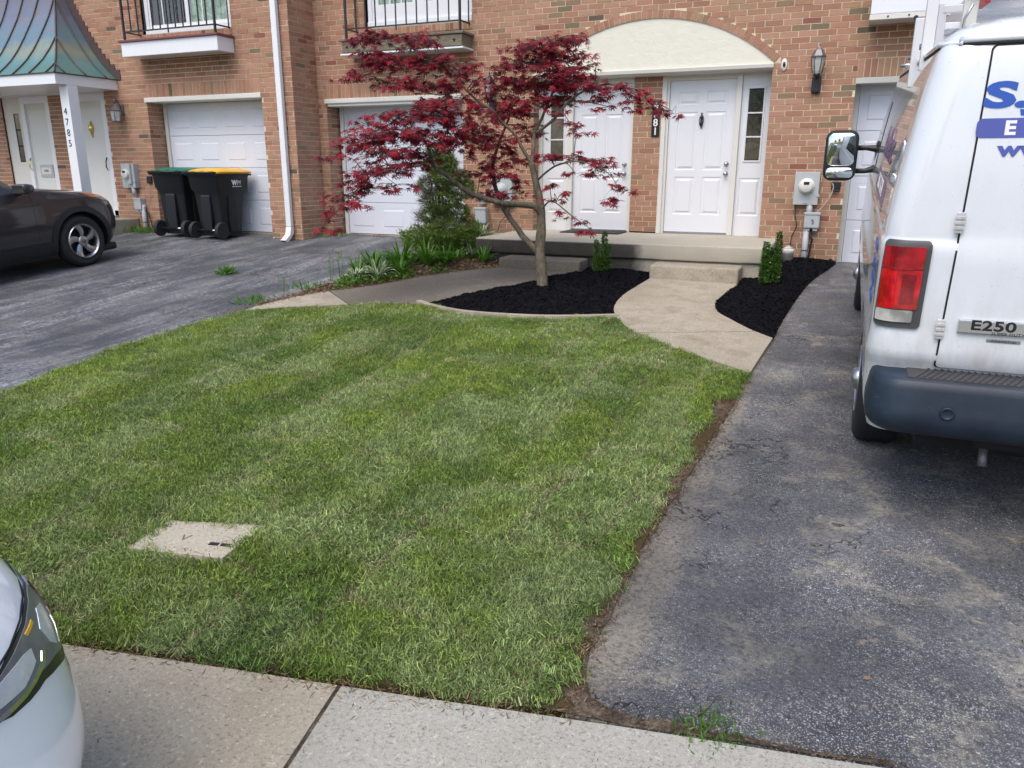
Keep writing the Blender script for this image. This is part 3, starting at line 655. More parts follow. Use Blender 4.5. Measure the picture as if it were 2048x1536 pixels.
def panel_door(root, x0, x1, y, z0, z1, knob):
    w_ = x1-x0; s = w_*.13; c = w_*.12; a, b_ = x0+s, (x0+x1)/2-c/2; c0, d0 = (x0+x1)/2+c/2, x1-s
    H = z1-z0; rows = [(z0+.12*H, z0+.375*H), (z0+.42*H, z0+.80*H), (z0+.845*H, z0+.93*H)]
    holes = [(p, q, za, zb) for p, q in ((a, b_), (c0, d0)) for za, zb in rows]
    m_ = MB(); plate_holes(m_, x0, x1, z0, z1, y, holes); m_.box(x0, x1, y+.012, y+.03, z0, z1)
    d = m_.build('door', M['white'], root, fix=False)
    for h in holes:
        p = MB(); raised(p, *h, y); p.build('panel', M['white'], d, fix=False)
    if knob:
        kx = x1-.07
        for zz, r in ((z0+.395*H+.13, .026), (z0+.395*H, .031)):
            MB().lathe([(.033, -.006), (.033, -.0), (.012, -.012) , (.012, -.03), (r*.8, -.038), (r, -.052), (r*.75, -.066), (.002, -.070)], (kx, y, zz), 'y', 14).build('door_knob', M['satin'], d)
    MB().box(x0, x1, y-.03, y+.03, z0-.03, z0-.004).build('threshold', M['satin'], d)
    return d
def sidelight(root, x0, x1, y, z0, z1, gx0, gx1, gz0, gz1):
    m_ = MB(); hp = (gx0-.045, gx1+.045, z0+.13*(z1-z0), z0+.37*(z1-z0))
    plate_holes(m_, x0, x1, z0, z1, y, [(gx0, gx1, gz0, gz1), hp]); s = m_.build('sidelight', M['white'], root, fix=False)
    p = MB(); raised(p, *hp, y); p.build('panel', M['white'], s, fix=False)
    f = MB(); t = .02
    for (a, b_, c, d) in ((gx0-t, gx1+t, gz0-t, gz0), (gx0-t, gx1+t, gz1, gz1+t), (gx0-t, gx0, gz0, gz1), (gx1, gx1+t, gz0, gz1)): f.box(a, b_, y-.012, y+.012, c, d, 0, .004)
    h_ = (gz1-gz0)/3
    for i in (1, 2): f.box(gx0, gx1, y-.004, y+.012, gz0+i*h_-.009, gz0+i*h_+.009)
    f.build('frame', M['white'], s)
    for i in range(3): MB().box(gx0, gx1, y+.008, y+.012, gz0+i*h_+.009, gz0+(i+1)*h_-.009).build('pane', M['glass'], s)
Y = .26
# right entrance
fr = MB()
fr.box(-2.49, -2.425, Y-.06, Y+.03, .735, 2.85, 0, .006).box(-2.425, -2.39, Y-.035, Y+.02, .735, 2.835, 0, .004)
fr.box(-2.49, -1.05, Y-.05, Y+.03, 2.835, 2.852).box(-2.39, -1.49, Y-.035, Y+.02, 2.79, 2.835, 0, .004).box(-1.495, -1.425, Y-.06, Y+.02, .735, 2.835, 0, .006)
fr.build('door_frame', M['cream'], HR)
panel_door(HR, -2.387, -1.498, Y, .765, 2.788, True)
sidelight(HR, -1.423, -1.045, Y-.01, .735, 2.834, -1.335, -1.145, 1.74, 2.655)
# left entrance
fr = MB()
fr.box(-4.31, -4.25, Y-.05, Y+.03, .735, 2.85, 0, .005).box(-3.86, -3.775, Y-.06, Y+.02, .735, 2.835, 0, .006).box(-2.925, -2.885, Y-.04, Y+.03, .735, 2.835, 0, .005).box(-4.25, -2.885, Y-.05, Y+.03, 2.79, 2.852)
fr.build('door_frame', M['cream'], HR)
panel_door(HR, -3.772, -2.928, Y, .765, 2.788, True)
sidelight(HR, -4.248, -3.862, Y-.01, .735, 2.79, -4.13, -3.93, 1.74, 2.655)
MB().box(-4.31, -2.88, .29, .34, .6, 2.85).box(-2.49, -1.04, .29, .34, .6, 2.85).box(-2.87, -2.49, .215, .34, .6, 2.85).build('recess_wall', M['dark'], HR)
place_text('6', .05, (-3.815, Y-.066, 2.1), M['pvc'], HR, ext=.003, name='digit')
# windows and balconies -----------------------------------------------------------
def french_window(root, x0, x1, y, z0, z1, gl, bars):
    f = MB(); t = .07
    f.box(x0, x0+t, y-.03, y+.05, z0, z1, 0, .006).box(x1-t, x1, y-.03, y+.05, z0, z1, 0, .006).box(x0, x1, y-.05, y+.05, z0-.03, z0+.06, 0, .006)
    fo = f.build('window', M['whitemetal'], root); mid = (x0+x1)/2
    for a, b_, g_ in ((x0+t, mid, gl[0]), (mid, x1-t, gl[1])):
        s = MB(); st_ = bars['stile']; zb = z0+.06+bars['rail']
        s.box(a, a+st_, y-.012, y+.03, z0+.06, z1).box(b_-st_, b_, y-.012, y+.03, z0+.06, z1).box(a+st_, b_-st_, y-.012, y+.03, z0+.06, zb)
        nx = bars['nx']
        for i in range(1, nx): x = a+st_+(b_-a-2*st_)*i/nx; s.box(x-.01, x+.01, y-.004, y+.012, zb, z1)
        zz = zb+bars['dz']
        while zz < z1: s.box(a+st_, b_-st_, y-.004, y+.012, zz-.01, zz+.01); zz += bars['dz']
        s.build('sash', M['whitemetal'], fo)
        MB().box(a+st_, b_-st_, y+.013, y+.02, zb, z1).build('pane', M[g_], fo)
def balcony(root, x0, x1, y0, y1, z0, z1, mat, capmat, nb, rail_h, plank=False, top=4.9):
    b_ = MB().box(x0, x1, y0, y1, z0, z1, 0, .008).build('balcony', M[mat], root)
    MB().box(x0-.03, x1+.03, y0-.03, y1, z1+.001, z1+.035, 0, .008).build('cap', M[capmat], b_)
    if plank:
        MB().box(x0+.02, x1+.0, y0-.012, y0-.001, z0+.005, z1-.01, 0, .004).build('board', M[mat], b_)
        MB().box(x0-.03, x1+.02, y0-.01, y1, z0-.028, z0-.004, 0, .004).build('flashing', M['whitemetal'], b_)
        for x in (x0+.1, x1-.12): MB().lathe([(.018, 0), (.018, -.012), (.001, -.013)], (x, y0-.012, z0+.09), 'y', 10).build('bolt', M['black'], b_)
    zr = z1+rail_h; yr = y0+.03
    MB().box(x0+.06, x1-.03, yr-.012, yr+.012, zr, zr+.018).box(x0+.06, x0+.084, yr, y1+.02, zr, zr+.018).box(x1-.054, x1-.03, yr, y1, zr, zr+.018).build('rail', M['black'], b_)
    for x in (x0+.07, x1-.045): MB().box(x-.015, x+.015, yr-.015, yr+.015, z1+.03, top).build('post', M['black'], b_)
    for i in range(1, nb):
        x = x0+.07+(x1-x0-.115)*i/nb; MB().box(x-.008, x+.008, yr-.008, yr+.008, zr-(.05 if i == nb//2 else 0), top).build('baluster', M['black'], b_)
    for x in (x0+.072, x1-.042): MB().box(x-.007, x+.007, y1-.04, y1-.025, zr, top).build('baluster', M['black'], b_)
french_window(HR, -7.08, -5.30, .08, 3.74, 5.0, ('glassgreen', 'glassgreen'), dict(stile=.11, rail=.24, nx=3, dz=.34))
balcony(HR, -7.32, -5.28, -.34, .0, 3.32, 3.485, 'wood', 'wood', 11, .17, plank=True)
bx = MB().box(.03, 2.2, -.35, .0, 3.36, 4.1, 0, .01).build('balcony', M['whitemetal'], HR)
MB().box(.025, 2.2, -.355, .0, 3.30, 3.357, 0, .004).build('drip_edge', M['cream'], bx)
for i in range(6): MB().lathe([(.01, 0), (.01, -.006), (.001, -.007)], (.22+.22*i, -.357, 3.33), 'y', 8).build('vent_hole', M['black'], bx)
# left, projecting house --------------------------------------------------------
HL = thing('townhouse', 'projecting brick townhouse at left with a green copper porch roof', 'townhouse', (0, 0, 0))
w = Wall(HL); YL = -.63; ZL = 2.785-CH*40
blk = [rect(-11.12, -8.68, 0, 3.0), rect(-12.98, -12.11, .75, 2.93), rect(-14.80, -13.52, .75, 2.93), rect(-11.03, -9.16, 3.66, 6), rect(-16, -11.9, 2.9, 3.1)]
w.run((0, YL), (1, 0), -18, -8.065, ZL, ZL+CH*82, ZL, blk, phase=.05)
w.run((-8.065, YL), (0, 1), .0, .63, ZL, ZL+CH*82, ZL, phase=.01)
w.run((-11.12, YL), (0, 1), .0, .33, ZL, 2.78, ZL, phase=.1)
soldier(w, (0, YL), (1, 0), -11.12, -8.68, 2.788, 3.0); soldier(w, (0, YL-.012), (1, 0), -11.03, -9.16, 3.66, 3.76)
w.finish()
MB().box(-11.15, -8.68, YL-.03, YL+.33, 2.71, 2.786, 0, .012).build('lintel', M['cream'], HL)
MB().box(-17.9, -8.1, -.22, -.1, -.2, 6).box(-8.68, -8.1, YL+.03, -.25, -.2, 2.7).box(-13.5, -11.15, YL+.05, -.25, -.2, .75).box(-12.1, -11.15, YL+.05, -.25, .75, 6).build('back_wall', M['dark'], HL)
garage_door(HL, -11.10, -8.68, -.29, .565, 2.71)
french_window(HL, -11.0, -9.18, YL+.09, 3.80, 5.0, ('glass', 'glassgreen'), dict(stile=.05, rail=.05, nx=3, dz=.42))
balcony(HL, -11.15, -9.14, -.99, YL, 3.385, 3.60, 'whitemetal', 'redcap', 12, .15)
# entrance doors under the porch roof
Yd = YL+.04
def storm_door(x0, x1, z0, z1, handle_x, plate=False, knock=False):
    f = MB(); t = .10; f.box(x0, x0+t, Yd-.04, Yd+.03, z0, z1, 0, .005).box(x1-t, x1, Yd-.04, Yd+.03, z0, z1, 0, .005).box(x0, x1, Yd-.045, Yd+.03, z1-.12, z1, 0, .005).box(x0, x1, Yd-.04, Yd+.03, z0, z0+.1)
    d = f.build('storm_door', M['whitemetal'], HL)
    MB().box(x0+t, x1-t, Yd+.0, Yd+.01, z0+.1, z1-.12).build('panel', M['stormdoor'], d)
    for i in range(3): MB().box(x0+t, x1-t, Yd-.008, Yd+.0, z1-.16-.035*i, z1-.15-.035*i).build('slat', M['cream'], d)
    MB().tube([(handle_x, Yd-.05, z0+1.02), (handle_x+.015, Yd-.09, z0+.95), (handle_x+.01, Yd-.09, z0+.85), (handle_x, Yd-.05, z0+.8)], [.012, .01, .01, .008], 8).build('handle', M['black' if not plate else 'brass'], d)
    if knock:
        MB().lathe([(.012, .14), (.02, .10), (.045, .06), (.045, .0), (.03, -.04), (.02, -.07), (.008, -.14)], ((x0+x1)/2-.0, Yd-.012, z0+1.5), 'z', 12).build('knocker', M['brass'], d)
    if plate:
        p = MB().box(x1-t-.40, x1-t-.06, Yd-.02, Yd+.0, z0+.68, z0+.90, 0, .006).build('mail_slot', M['pvc'], d)
        MB().box(x1-t-.36, x1-t-.10, Yd-.026, Yd-.021, z0+.73, z0+.85).build('plate', M['cream'], p)
        place_text('4785', .06, (x1-t-.23, Yd-.028, z0+.79), M['dark'], p, ext=.001)
storm_door(-12.98, -12.11, .80, 2.90, -12.22, knock=True)
storm_door(-14.28, -13.52, .80, 2.90, -14.2, plate=True)
s = MB(); plate_holes(s, -14.80, -14.29, .80, 2.90, Yd, [(-14.55, -14.40, 1.75, 2.62)]); so_ = s.build('sidelight', M['cream'], HL, fix=False)
for i in range(3): MB().box(-14.55, -14.40, Yd+.01, Yd+.015, 1.76+.29*i, 2.03+.29*i).build('pane', M['glass'], so_)
MB().box(-14.82, -12.09, Yd-.05, Yd+.03, 2.902, 3.06, 0, .01).build('header', M['cream'], HL)
rough_box('stoop', -15.5, -11.62, -1.95, YL-.005, .3, .78, M['kerb'], parent=HL)
# copper porch roof
prof = [(0, 0), (.16, .13), (.3, .26), (.45, .44), (.58, .63), (.72, .85), (.84, 1.05), (.96, 1.32), (1.06, 1.60), (1.13, 1.9), (1.17, 2.2)]
ex, ey, ez, xl = -11.75, -1.80, 3.10, -16.5
m = MB(); V = []
for s_, h_ in prof: V += [(xl, ey+s_, ez+h_), (ex-s_, ey+s_, ez+h_), (ex-s_, YL, ez+h_)]
k = len(prof); m.add(V, [(3*i, 3*i+1, 3*i+4, 3*i+3) for i in range(k-1)]+[(3*i+1, 3*i+2, 3*i+5, 3*i+4) for i in range(k-1)])
roof = m.build('porch_roof', M['copper'], HL, fix=False)
m = MB().box(xl, ex, ey, YL, ez-.17, ez-.012); m.build('fascia', M['whitemetal'], roof)
MB().box(xl, ex+.02, ey-.02, YL, ez-.012, ez+.004).build('drip_edge', M['seam'], roof)
def on_front(x, t): # profile point at inset t
    for i in range(k-1):
        if prof[i][0] <= t <= prof[i+1][0]:
            q = (t-prof[i][0])/(prof[i+1][0]-prof[i][0]); return prof[i][1]+q*(prof[i+1][1]-prof[i][1])
    return prof[-1][1]
def ribf(i, side):
    off = .18+.39*i; pts = []
    for j in range(17):
        t = 1.17*j/16
        if t > off+1e-6: break
        pts.append((ex-off, ey+t-.012, ez+on_front(0, t)+.008) if side == 'f' else (ex-t+.012, ey+off, ez+on_front(0, t)+.008))
    t = min(off, 1.17); pts.append((ex-off, ey+t-.012, ez+on_front(0, t)+.008) if side == 'f' else (ex-t+.012, ey+off, ez+on_front(0, t)+.008))
    return pts
for i in range(12): MB().tube(ribf(i, 'f'), .011, 6).build('seam', M['seam'], roof)
for i in range(3):
    if .18+.39*i < 1.15: MB().tube(ribf(i, 's'), .011, 6).build('seam', M['seam'], roof)
MB().tube([(ex-s_, ey+s_, ez+h_+.006) for s_, h_ in prof], .014, 6).build('seam', M['seam'], roof)
for i in range(22):   # stepped flashing up the brick
    z = ez+.02+i*.0905
    t = next((prof[j][0]+(prof[j+1][0]-prof[j][0])*(z-ez-prof[j][1])/(prof[j+1][1]-prof[j][1]) for j in range(k-1) if prof[j][1] <= z-ez <= prof[j+1][1]), 1.17)
    MB().box(ex-t-.06, ex-t+.13, YL-.012-.001*(i % 3), YL-.003, z-.03, z+.135).build('flashing', M['flash'], roof)
pst = MB().box(-11.94, -11.75, -1.61, -1.42, .76, ez-.171, 0, .006).build('porch_post', M['whitemetal'], HL)
for i, c in enumerate('4785'): place_text(c, .155, (-11.86, -1.613, 2.52-.165*i), M['navy'], pst, ext=.002, name='digit')
# downspout
ds = MB(); X = -8.27; y = YL-.055
ds.box(X-.05, X+.05, y-.037, y+.037, .72, 5.4, 0, .012); ds.add([(X-.05,y-.037,.72),(X+.05,y-.037,.72),(X+.05,y+.037,.72),(X-.05,y+.037,.72),(X-.05,y-.07,.60),(X+.05,y-.07,.60),(X+.05,y+.03,.62),(X-.05,y+.03,.62),(X-.05,y-.20,.52),(X+.05,y-.20,.52),(X+.05,y-.17,.445),(X-.05,y-.17,.445)],
    [(0,1,5,4),(1,2,6,5),(2,3,7,6),(3,0,4,7),(4,5,9,8),(5,6,10,9),(6,7,11,10),(7,4,8,11)])
d = ds.build('downspout', [M['whitemetal'], M['dark']]); tag(d, 'white downspout running down the brick corner beside the left garage', 'downspout')
# ---------------- things fixed to the walls ----------------
def lantern(x, y, z, label, style, grp='wall lanterns on the brick'):
    t = thing('wall_lantern', label, 'wall lantern', (x, y, z), 0, grp)
    mt = M['black'] if style == 'b' else M['pewter']
    if style in ('b', 'u'):
        m1 = M['pewter'] if style == 'u' else M['black']
        MB().box(-.055, .055, -.05, 0, -.26, -.05, 0, .03).build('back_plate', M['black'], t)
        MB().tube([(0,-.04,-.08),(0,-.10,-.07),(0,-.13,-.03)], .012, 8).build('arm', M['black'], t)
        MB().lathe([(.035,-.04),(.04,-.03),(.052,.0),(.065,.08),(.07,.15),(.07,.155)], (0,-.13,0), 'z', 6, smooth=False).build('glass', M['clear'], t)
        MB().lathe([(.092,.155),(.092,.165),(.075,.19),(.05,.235),(.02,.265),(.008,.285),(.014,.295),(.003,.325)], (0,-.13,0), 'z', 6, smooth=False).build('roof', m1, t)
        MB().lathe([(.01,-.075),(.04,-.06),(.045,-.038),(.03,-.035)], (0,-.13,0), 'z', 10).build('base', M['black'], t)
        for i in range(6):
            a = math.pi/3*i; MB().tube([(.052*math.cos(a),-.13+.052*math.sin(a),-.03),(.062*math.cos(a),-.13+.062*math.sin(a),.0),(.077*math.cos(a),-.13+.077*math.sin(a),.08),(.08*math.cos(a),-.13+.08*math.sin(a),.16)], .004, 5).build('rib', M['black'], t)
        MB().lathe([(.012,-.03),(.016,.04),(.010,.07),(.014,.09),(.002,.11)], (0,-.13,0), 'z', 8).build('bulb', M['cream'], t)
    else:
        MB().box(-.04, .04, -.03, 0, -.10, .08, 0, .015).build('back_plate', mt, t)
        MB().tube([(0,-.03,.0),(0,-.07,.10),(0,-.12,.17),(0,-.16,.14),(0,-.15,.08)], .009, 8).build('arm', mt, t)
        MB().tube([(0,-.10,.10),(0,-.12,.13),(0,-.145,.11),(0,-.13,.085)], .006, 6).build('scroll', mt, t)
        MB().lathe([(.10,-.035),(.10,-.025),(.06,.01),(.03,.05),(.01,.07)], (0,-.15,0), 'z', 6, smooth=False).build('roof', mt, t)
        MB().lathe([(.05,-.21),(.075,-.20),(.085,-.04),(.05,-.035)], (0,-.15,0), 'z', 6, smooth=False).build('glass', M['clear'], t)
        MB().lathe([(.06,-.225),(.08,-.215),(.08,-.205),(.03,-.204)], (0,-.15,0), 'z', 6, smooth=False).build('base', mt, t)
        for i in range(6):
            a = math.pi/3*i; MB().tube([(.082*math.cos(a),-.15+.082*math.sin(a),-.21),(.092*math.cos(a),-.15+.092*math.sin(a),-.03)], .005, 5).build('rib', mt, t)
lantern(-.50, 0, 2.80, 'black coach lantern with silver roof, right of the arch above the grey meter', 'u')
lantern(-4.95, 0, 2.66, 'black coach lantern half hidden behind the dark red maple leaves', 'b')
lantern(-11.70, YL, 2.62, 'grey caged lantern with a curled hook beside the left copper porch', 'g')
def meter(x, y, z, label, s=1, disc='f'):
    t = thing('electric_meter', label, 'electric meter', (x, y, z), 0, 'electric meters on the brick')
    MB().box(-.15, .15, -.10, 0, -.205, .205, 0, .006).build('box', M['greymetal'], t)
    MB().lathe([(.10,-.10),(.10,-.112),(.085,-.115),(.08,-.12),(.078,-.175),(.07,-.182),(.001,-.183)], (-.0, 0, .03), 'y', 24).build('dial', M['cream'], t)
    MB().box(-.033, .033, -.1865, -.1835, .05, .085).build('display', M['dark'], t)
    MB().box(.12, .165, -.11, -.06, -.10, -.07).build('latch', M['greymetal'], t)
    MB().tube([(-.02,-.103,-.19),(0,-.103,-.175),(.02,-.103,-.19)], .006, 6).build('hasp', M['greymetal'], t)
    MB().tube([(.06,-.06,-.205),(.06,-.06,-.33)], .038, 14).build('conduit', M['pvc'], t)
    return t
t = meter(-.49, 0, 1.385, 'grey electric meter left of the right garage, above the box marked 3')
def jbox(x, y, z, w, h, label, mark=None):
    t = thing('junction_box', label, 'junction box', (x, y, z), 0, 'junction boxes on the brick')
    MB().box(-w/2, w/2, -.12, 0, -h/2, h/2, 0, .018).build('box', M['greymetal'], t)
    MB().box(-w/2-.006, w/2+.006, -.128, -.10, h/2-.03, h/2+.006, 0, .008).build('lid', M['greymetal'], t)
    for xx in (-w/4, w/4): MB().box(xx-.03, xx+.03, -.10, -.04, -h/2-.035, -h/2, 0, .006).build('gland', M['pvc'], t)
    if mark: place_text(mark, .085, (.01, -.122, -.02), M['dark'], t, ext=.001, rot=(math.pi/2, -.2, 0), name='mark')
    return t
jbox(-.385, 0, .985, .19, .20, 'grey junction box marked 3 below the right electric meter', '3')
def conduit(x, y, z0, z1, r, label, strap=True):
    t = thing('conduit', label, 'pipe', (x, y, z0), 0, 'grey conduits running into the ground')
    MB().tube([(0,-.06,-.1),(0,-.06,(z1-z0)*.45),(0,-.06,z1-z0)], r, 14).build('pipe', M['pvc'], t)
    if strap: MB().lathe([(r+.004,-.006),(r+.004,.006)], (0,-.06,(z1-z0)*.42), 'z', 14).build('strap', M['black'], t)
    return t
conduit(-.44, 0, .40, .87, .038, 'grey conduit dropping from the box marked 3 into the black mulch')
def cable(pts, r, mat, label, name='cable'):
    o = MB().tube(crom(pts, 5), r, 6).build(name, M[mat]); tag(o, label, 'cable'); return o
cable([(-.60,-.04,1.18),(-.60,-.05,1.05),(-.57,-.05,.9),(-.62,-.04,.75),(-.62,-.04,.55),(-.57,-.05,.42)], .007, 'cable', 'thin black cable hanging left of the right grey conduit')
cable([(-.20,-.02,1.48),(-.17,-.04,1.40),(-.20,-.05,1.28),(-.28,-.06,1.15),(-.34,-.07,1.09)], .007, 'tancable', 'tan cable looping from the right meter down to the junction box')
cable([(-.37,-.05,.86),(-.40,-.08,.80),(-.36,-.09,.74),(-.37,-.08,.66),(-.39,-.06,.36)], .012, 'cable', 'black cable sleeve hugging the right grey conduit')
def sensor(x, y, z, label):
    t = thing('doorbell_box', label, 'doorbell', (x, y, z), 0, 'small black boxes on the brick')
    MB().box(-.055, .055, -.035, 0, -.055, .055, 0, .012).build('box', M['black'], t)
    MB().box(-.045, .045, -.05, -.034, -.068, -.05, 0, .006).build('lip', M['black'], t)
sensor(-.14, 0, 1.42, 'small black box on the brick right of the right electric meter')
sensor(-5.34, 0, 1.41, 'small black box on the brick beside the middle garage')
sensor(-11.25, YL, 1.45, 'small black box on the brick beside the green lidded bin')
t = meter(-11.66, YL, 1.51, 'grey electric meter with a projecting dial beside the left porch')
MB().box(.0, .10, -.14, -.10, -.14, .205, 0, .01).build('cover', M['greymetal'], t)
jbox(-11.50, YL, 1.03, .17, .20, 'small white-grey junction box below the left meter')
conduit(-11.43, YL, .50, 1.02, .038, 'grey conduit into the weeds between car and bins')
cable([(-11.47,YL-.05,.92),(-11.40,YL-.08,.96),(-11.33,YL-.05,1.05),(-11.28,YL-.03,1.16)], .006, 'tancable', 'tan wire curling up beside the left junction box')
cable([(-11.40,YL-.06,.92),(-11.33,YL-.05,.85),(-11.27,YL-.05,.62),(-11.25,YL-.05,.45)], .01, 'cable', 'black cable running down beside the left conduit')
t = thing('electric_meter', 'grey electric meter behind the maple leaves', 'electric meter', (-4.78, 0, 1.30), 0, 'electric meters on the brick')
MB().box(-.17, .17, -.10, 0, -.19, .22, 0, .006).build('box', M['greymetal'], t); MB().lathe([(.10,-.10),(.10,-.112),(.08,-.12),(.075,-.17),(.001,-.18)], (0, 0, .03), 'y', 20).build('dial', M['greymetal'], t)
jbox(-5.13, 0, .94, .19, .24, 'pale grey junction box on the brick beside the evergreen shrub')
jbox(-5.12, 0, 1.20, .10, .10, 'small pale box above the junction box by the evergreen shrub')
conduit(-5.08, 0, .55, .82, .035, 'short grey conduit behind the variegated hostas', False)
cable([(-4.66,-.03,1.1),(-4.70,-.03,.98),(-4.82,-.04,.85),(-4.86,-.04,.72)], .006, 'cable', 'thin black wire on the brick behind the maple')
t = thing('house_number_plaque', 'vertical black plaque with white digits 4781 between the two doors', 'house number', (-2.56, .198, 2.30))
MB().box(-.055, .055, -.012, 0, -.24, .24, 0, .003).build('plate', M['black'], t)
for i, c in enumerate('4781'): place_text(c, .135, (0, -.014, .175-.115*i), M['whiteprint'], t, ext=.001, bold=.003, name='digit')
t = thing('door_knocker', 'black metal knocker on the right white door', 'door knocker', (-1.94, Y-.002, 2.26))
MB().lathe([(.006,.11),(.012,.10),(.008,.08),(.026,.055),(.028,.04),(.012,.035)], (0,-.015,0), 'z', 10).build('cap', M['black'], t)
MB().lathe([(.012,.035),(.02,-.04),(.012,-.06),(.006,-.10)], (0,-.012,0), 'z', 8).build('spike', M['black'], t)
for s_ in (-1, 1): MB().tube([(s_*.026,-.02,.045),(s_*.03,-.025,.0),(s_*.018,-.025,-.05),(0,-.02,-.07)], .005, 6).build('striker', M['black'], t)
t = thing('wall_fixture', 'small white oval fixture on the brick right of the arch', 'wall bracket', (-.905, 0, 2.90))
MB().lathe([(.04,-.0),(.04,-.008),(.03,-.016),(.001,-.018)], (0, 0, 0), 'y', 14).build('plate', M['cream'], t); MB().lathe([(.016,-.016),(.016,-.03),(.001,-.032)], (0,0,0), 'y', 10).build('socket', M['dark'], t)
t.scale = (1, 1, 1.9)
t = thing('doormat', 'dark doormat lying before the left white door', 'doormat', (-3.35, -.02, .737))
MB().box(-.44, .44, -.24, .24, 0, .014, 0, .004).build('mat', simple('doormat_fibre', (.035,.032,.03), .95, var=.4, nscale=60, bump=.8), t)
# vent cap in the mulch
t = thing('cleanout_cap', 'dirty white plastic drain cleanout standing in the mulch by the wall', 'drain cap', (-.63, -.33, gz(-.63,-.33)+.05))
dirty = simple('dirty_white_plastic', (.55,.53,.49), .6, var=.35, nscale=25)
MB().lathe([(.07,-.05),(.072,.10),(.08,.105),(.082,.15),(.078,.16),(.06,.165)], (0,0,0), 'z', 20).build('collar', dirty, t); MB().lathe([(.055,.164),(.055,.185),(.03,.19),(.03,.205),(.001,.206)], (0,0,0), 'z', 8, smooth=False).build('plug', dirty, t)
# block beside the stoop
# meter vault lid in the lawn
t = thing('water_meter_lid', 'pale concrete meter lid with two small slots set in the lawn', 'meter lid')
P = [(-2.72,-8.80),(-2.76,-8.56),(-2.36,-8.45),(-2.28,-8.74),(-2.36,-8.80)]
zt = gz(-2.5,-8.6)+.032; m = MB(); m.extr([(-2.75,-8.83),(-2.80,-8.55),(-2.35,-8.42),(-2.30,-8.74)], zt-.08, zt); m.build('slab', M['vault'], t)
for i in range(2): 
    m = MB().box(-.022, .022, -.012, .012, 0, .002); o = m.build('slot', M['dark'], t); o.location = (-2.425+.056*i, -8.655+.012*i, zt+.001); o.rotation_euler = (0, 0, .25)
place_text('V', .075, (-2.59,-8.66,zt+.0005), M['walk_dark'], t, rot=(0, 0, .25), ext=.0008, name='mark')
# ---------------- vehicles ----------------
def outline(z, r, f, hw, cf, cr, n=10, ex=2.0):
    """rounded plan outline at height z; rear y=r, front y=f; cf/cr = (cx, cy) elliptical corner radii"""
    pts = []
    def corner(cx, cy, sx, sy, rx, ry, a0, a1):
        for i in range(n+1):
            a = a0+(a1-a0)*i/n; ca, sa = math.cos(a), math.sin(a)
            pts.append((cx+rx*math.copysign(abs(ca)**(2/ex), ca), cy+ry*math.copysign(abs(sa)**(2/ex), sa), z))
    H = math.pi/2
    corner(hw-cf[0], f-cf[1], 1, 1, cf[0], cf[1], 0, H)
    for i in range(1, 6): x = (hw-cf[0])*(1-2*i/6); pts.append((x, f, z))
    corner(-hw+cf[0], f-cf[1], -1, 1, cf[0], cf[1], H, 2*H)
    for i in range(1, 14): y = (f-cf[1])+((r+cr[1])-(f-cf[1]))*i/14; pts.append((-hw, y, z))
    corner(-hw+cr[0], r+cr[1], -1, -1, cr[0], cr[1], 2*H, 3*H)
    for i in range(1, 6): x = (hw-cr[0])*(-1+2*i/6); pts.append((x, r, z))
    corner(hw-cr[0], r+cr[1], 1, -1, cr[0], cr[1], 3*H, 4*H)
    for i in range(1, 14): y = (r+cr[1])+((f-cf[1])-(r+cr[1]))*i/14; pts.append((hw, y, z))
    return pts
def catmull_levels(L, k):
    P = [np.array(l, float) for l in L]; out = []
    for i in range(len(P)-1):
        a, b = P[i], P[i+1]; m0 = (P[i+1]-P[max(i-1, 0)])/max(1e-6, P[i+1][0]-P[max(i-1, 0)][0]); m1 = (P[min(i+2, len(P)-1)]-P[i])/max(1e-6, P[min(i+2, len(P)-1)][0]-P[i][0])
        h = b[0]-a[0]
        # limit overshoot
        d = (b-a)/max(h, 1e-6)
        m0 = np.where(m0*d <= 0, 0, np.sign(d)*np.minimum(abs(m0), 3*abs(d))); m1 = np.where(m1*d <= 0, 0, np.sign(d)*np.minimum(abs(m1), 3*abs(d)))
        for j in range(k):
            t = j/k; out.append((2*t**3-3*t*t+1)*a+(t**3-2*t*t+t)*h*m0+(-2*t**3+3*t*t)*b+(t**3-t*t)*h*m1)
    return out+[P[-1]]
def car_shell(levels, k=4, ex=2.0):
    rings = []
    for l in catmull_levels(levels, k):
        z, r, f, hw, cfx, cfy, crx, cry = l; rings.append(outline(z, r, f, hw, (min(cfx, hw-.02), cfy), (min(crx, hw-.02), cry), ex=ex))
    return MB().loft(rings)
def cut_arches(me, wheels, rad):
    """boolean-cut through cylinders along x"""
    o = bpy.data.objects.new('tmp', me); COL.objects.link(o); cuts = []
    for y, z in wheels:
        c = MB().lathe([(rad, -1.3), (rad, -.55)], (0, y, z), 'x', 40, smooth=False).build('c', M['dark']); c2 = MB().lathe([(rad, .55), (rad, 1.3)], (0, y, z), 'x', 40, smooth=False).build('c', M['dark'])
        for q in (c, c2):
            md = o.modifiers.new('b', 'BOOLEAN'); md.operation = 'DIFFERENCE'; md.object = q; md.solver = 'EXACT'; cuts.append(q)
    dg = bpy.context.evaluated_depsgraph_get(); dg.update(); r = bpy.data.meshes.new_from_object(o.evaluated_get(dg)); r.name = 'body'
    bpy.data.objects.remove(o)
    for q in cuts: bpy.data.objects.remove(q)
    return r
def shell_bvh(mb): return BVHTree.FromPolygons([Vector(v) for v in mb.v], [tuple(f) for f in mb.f])
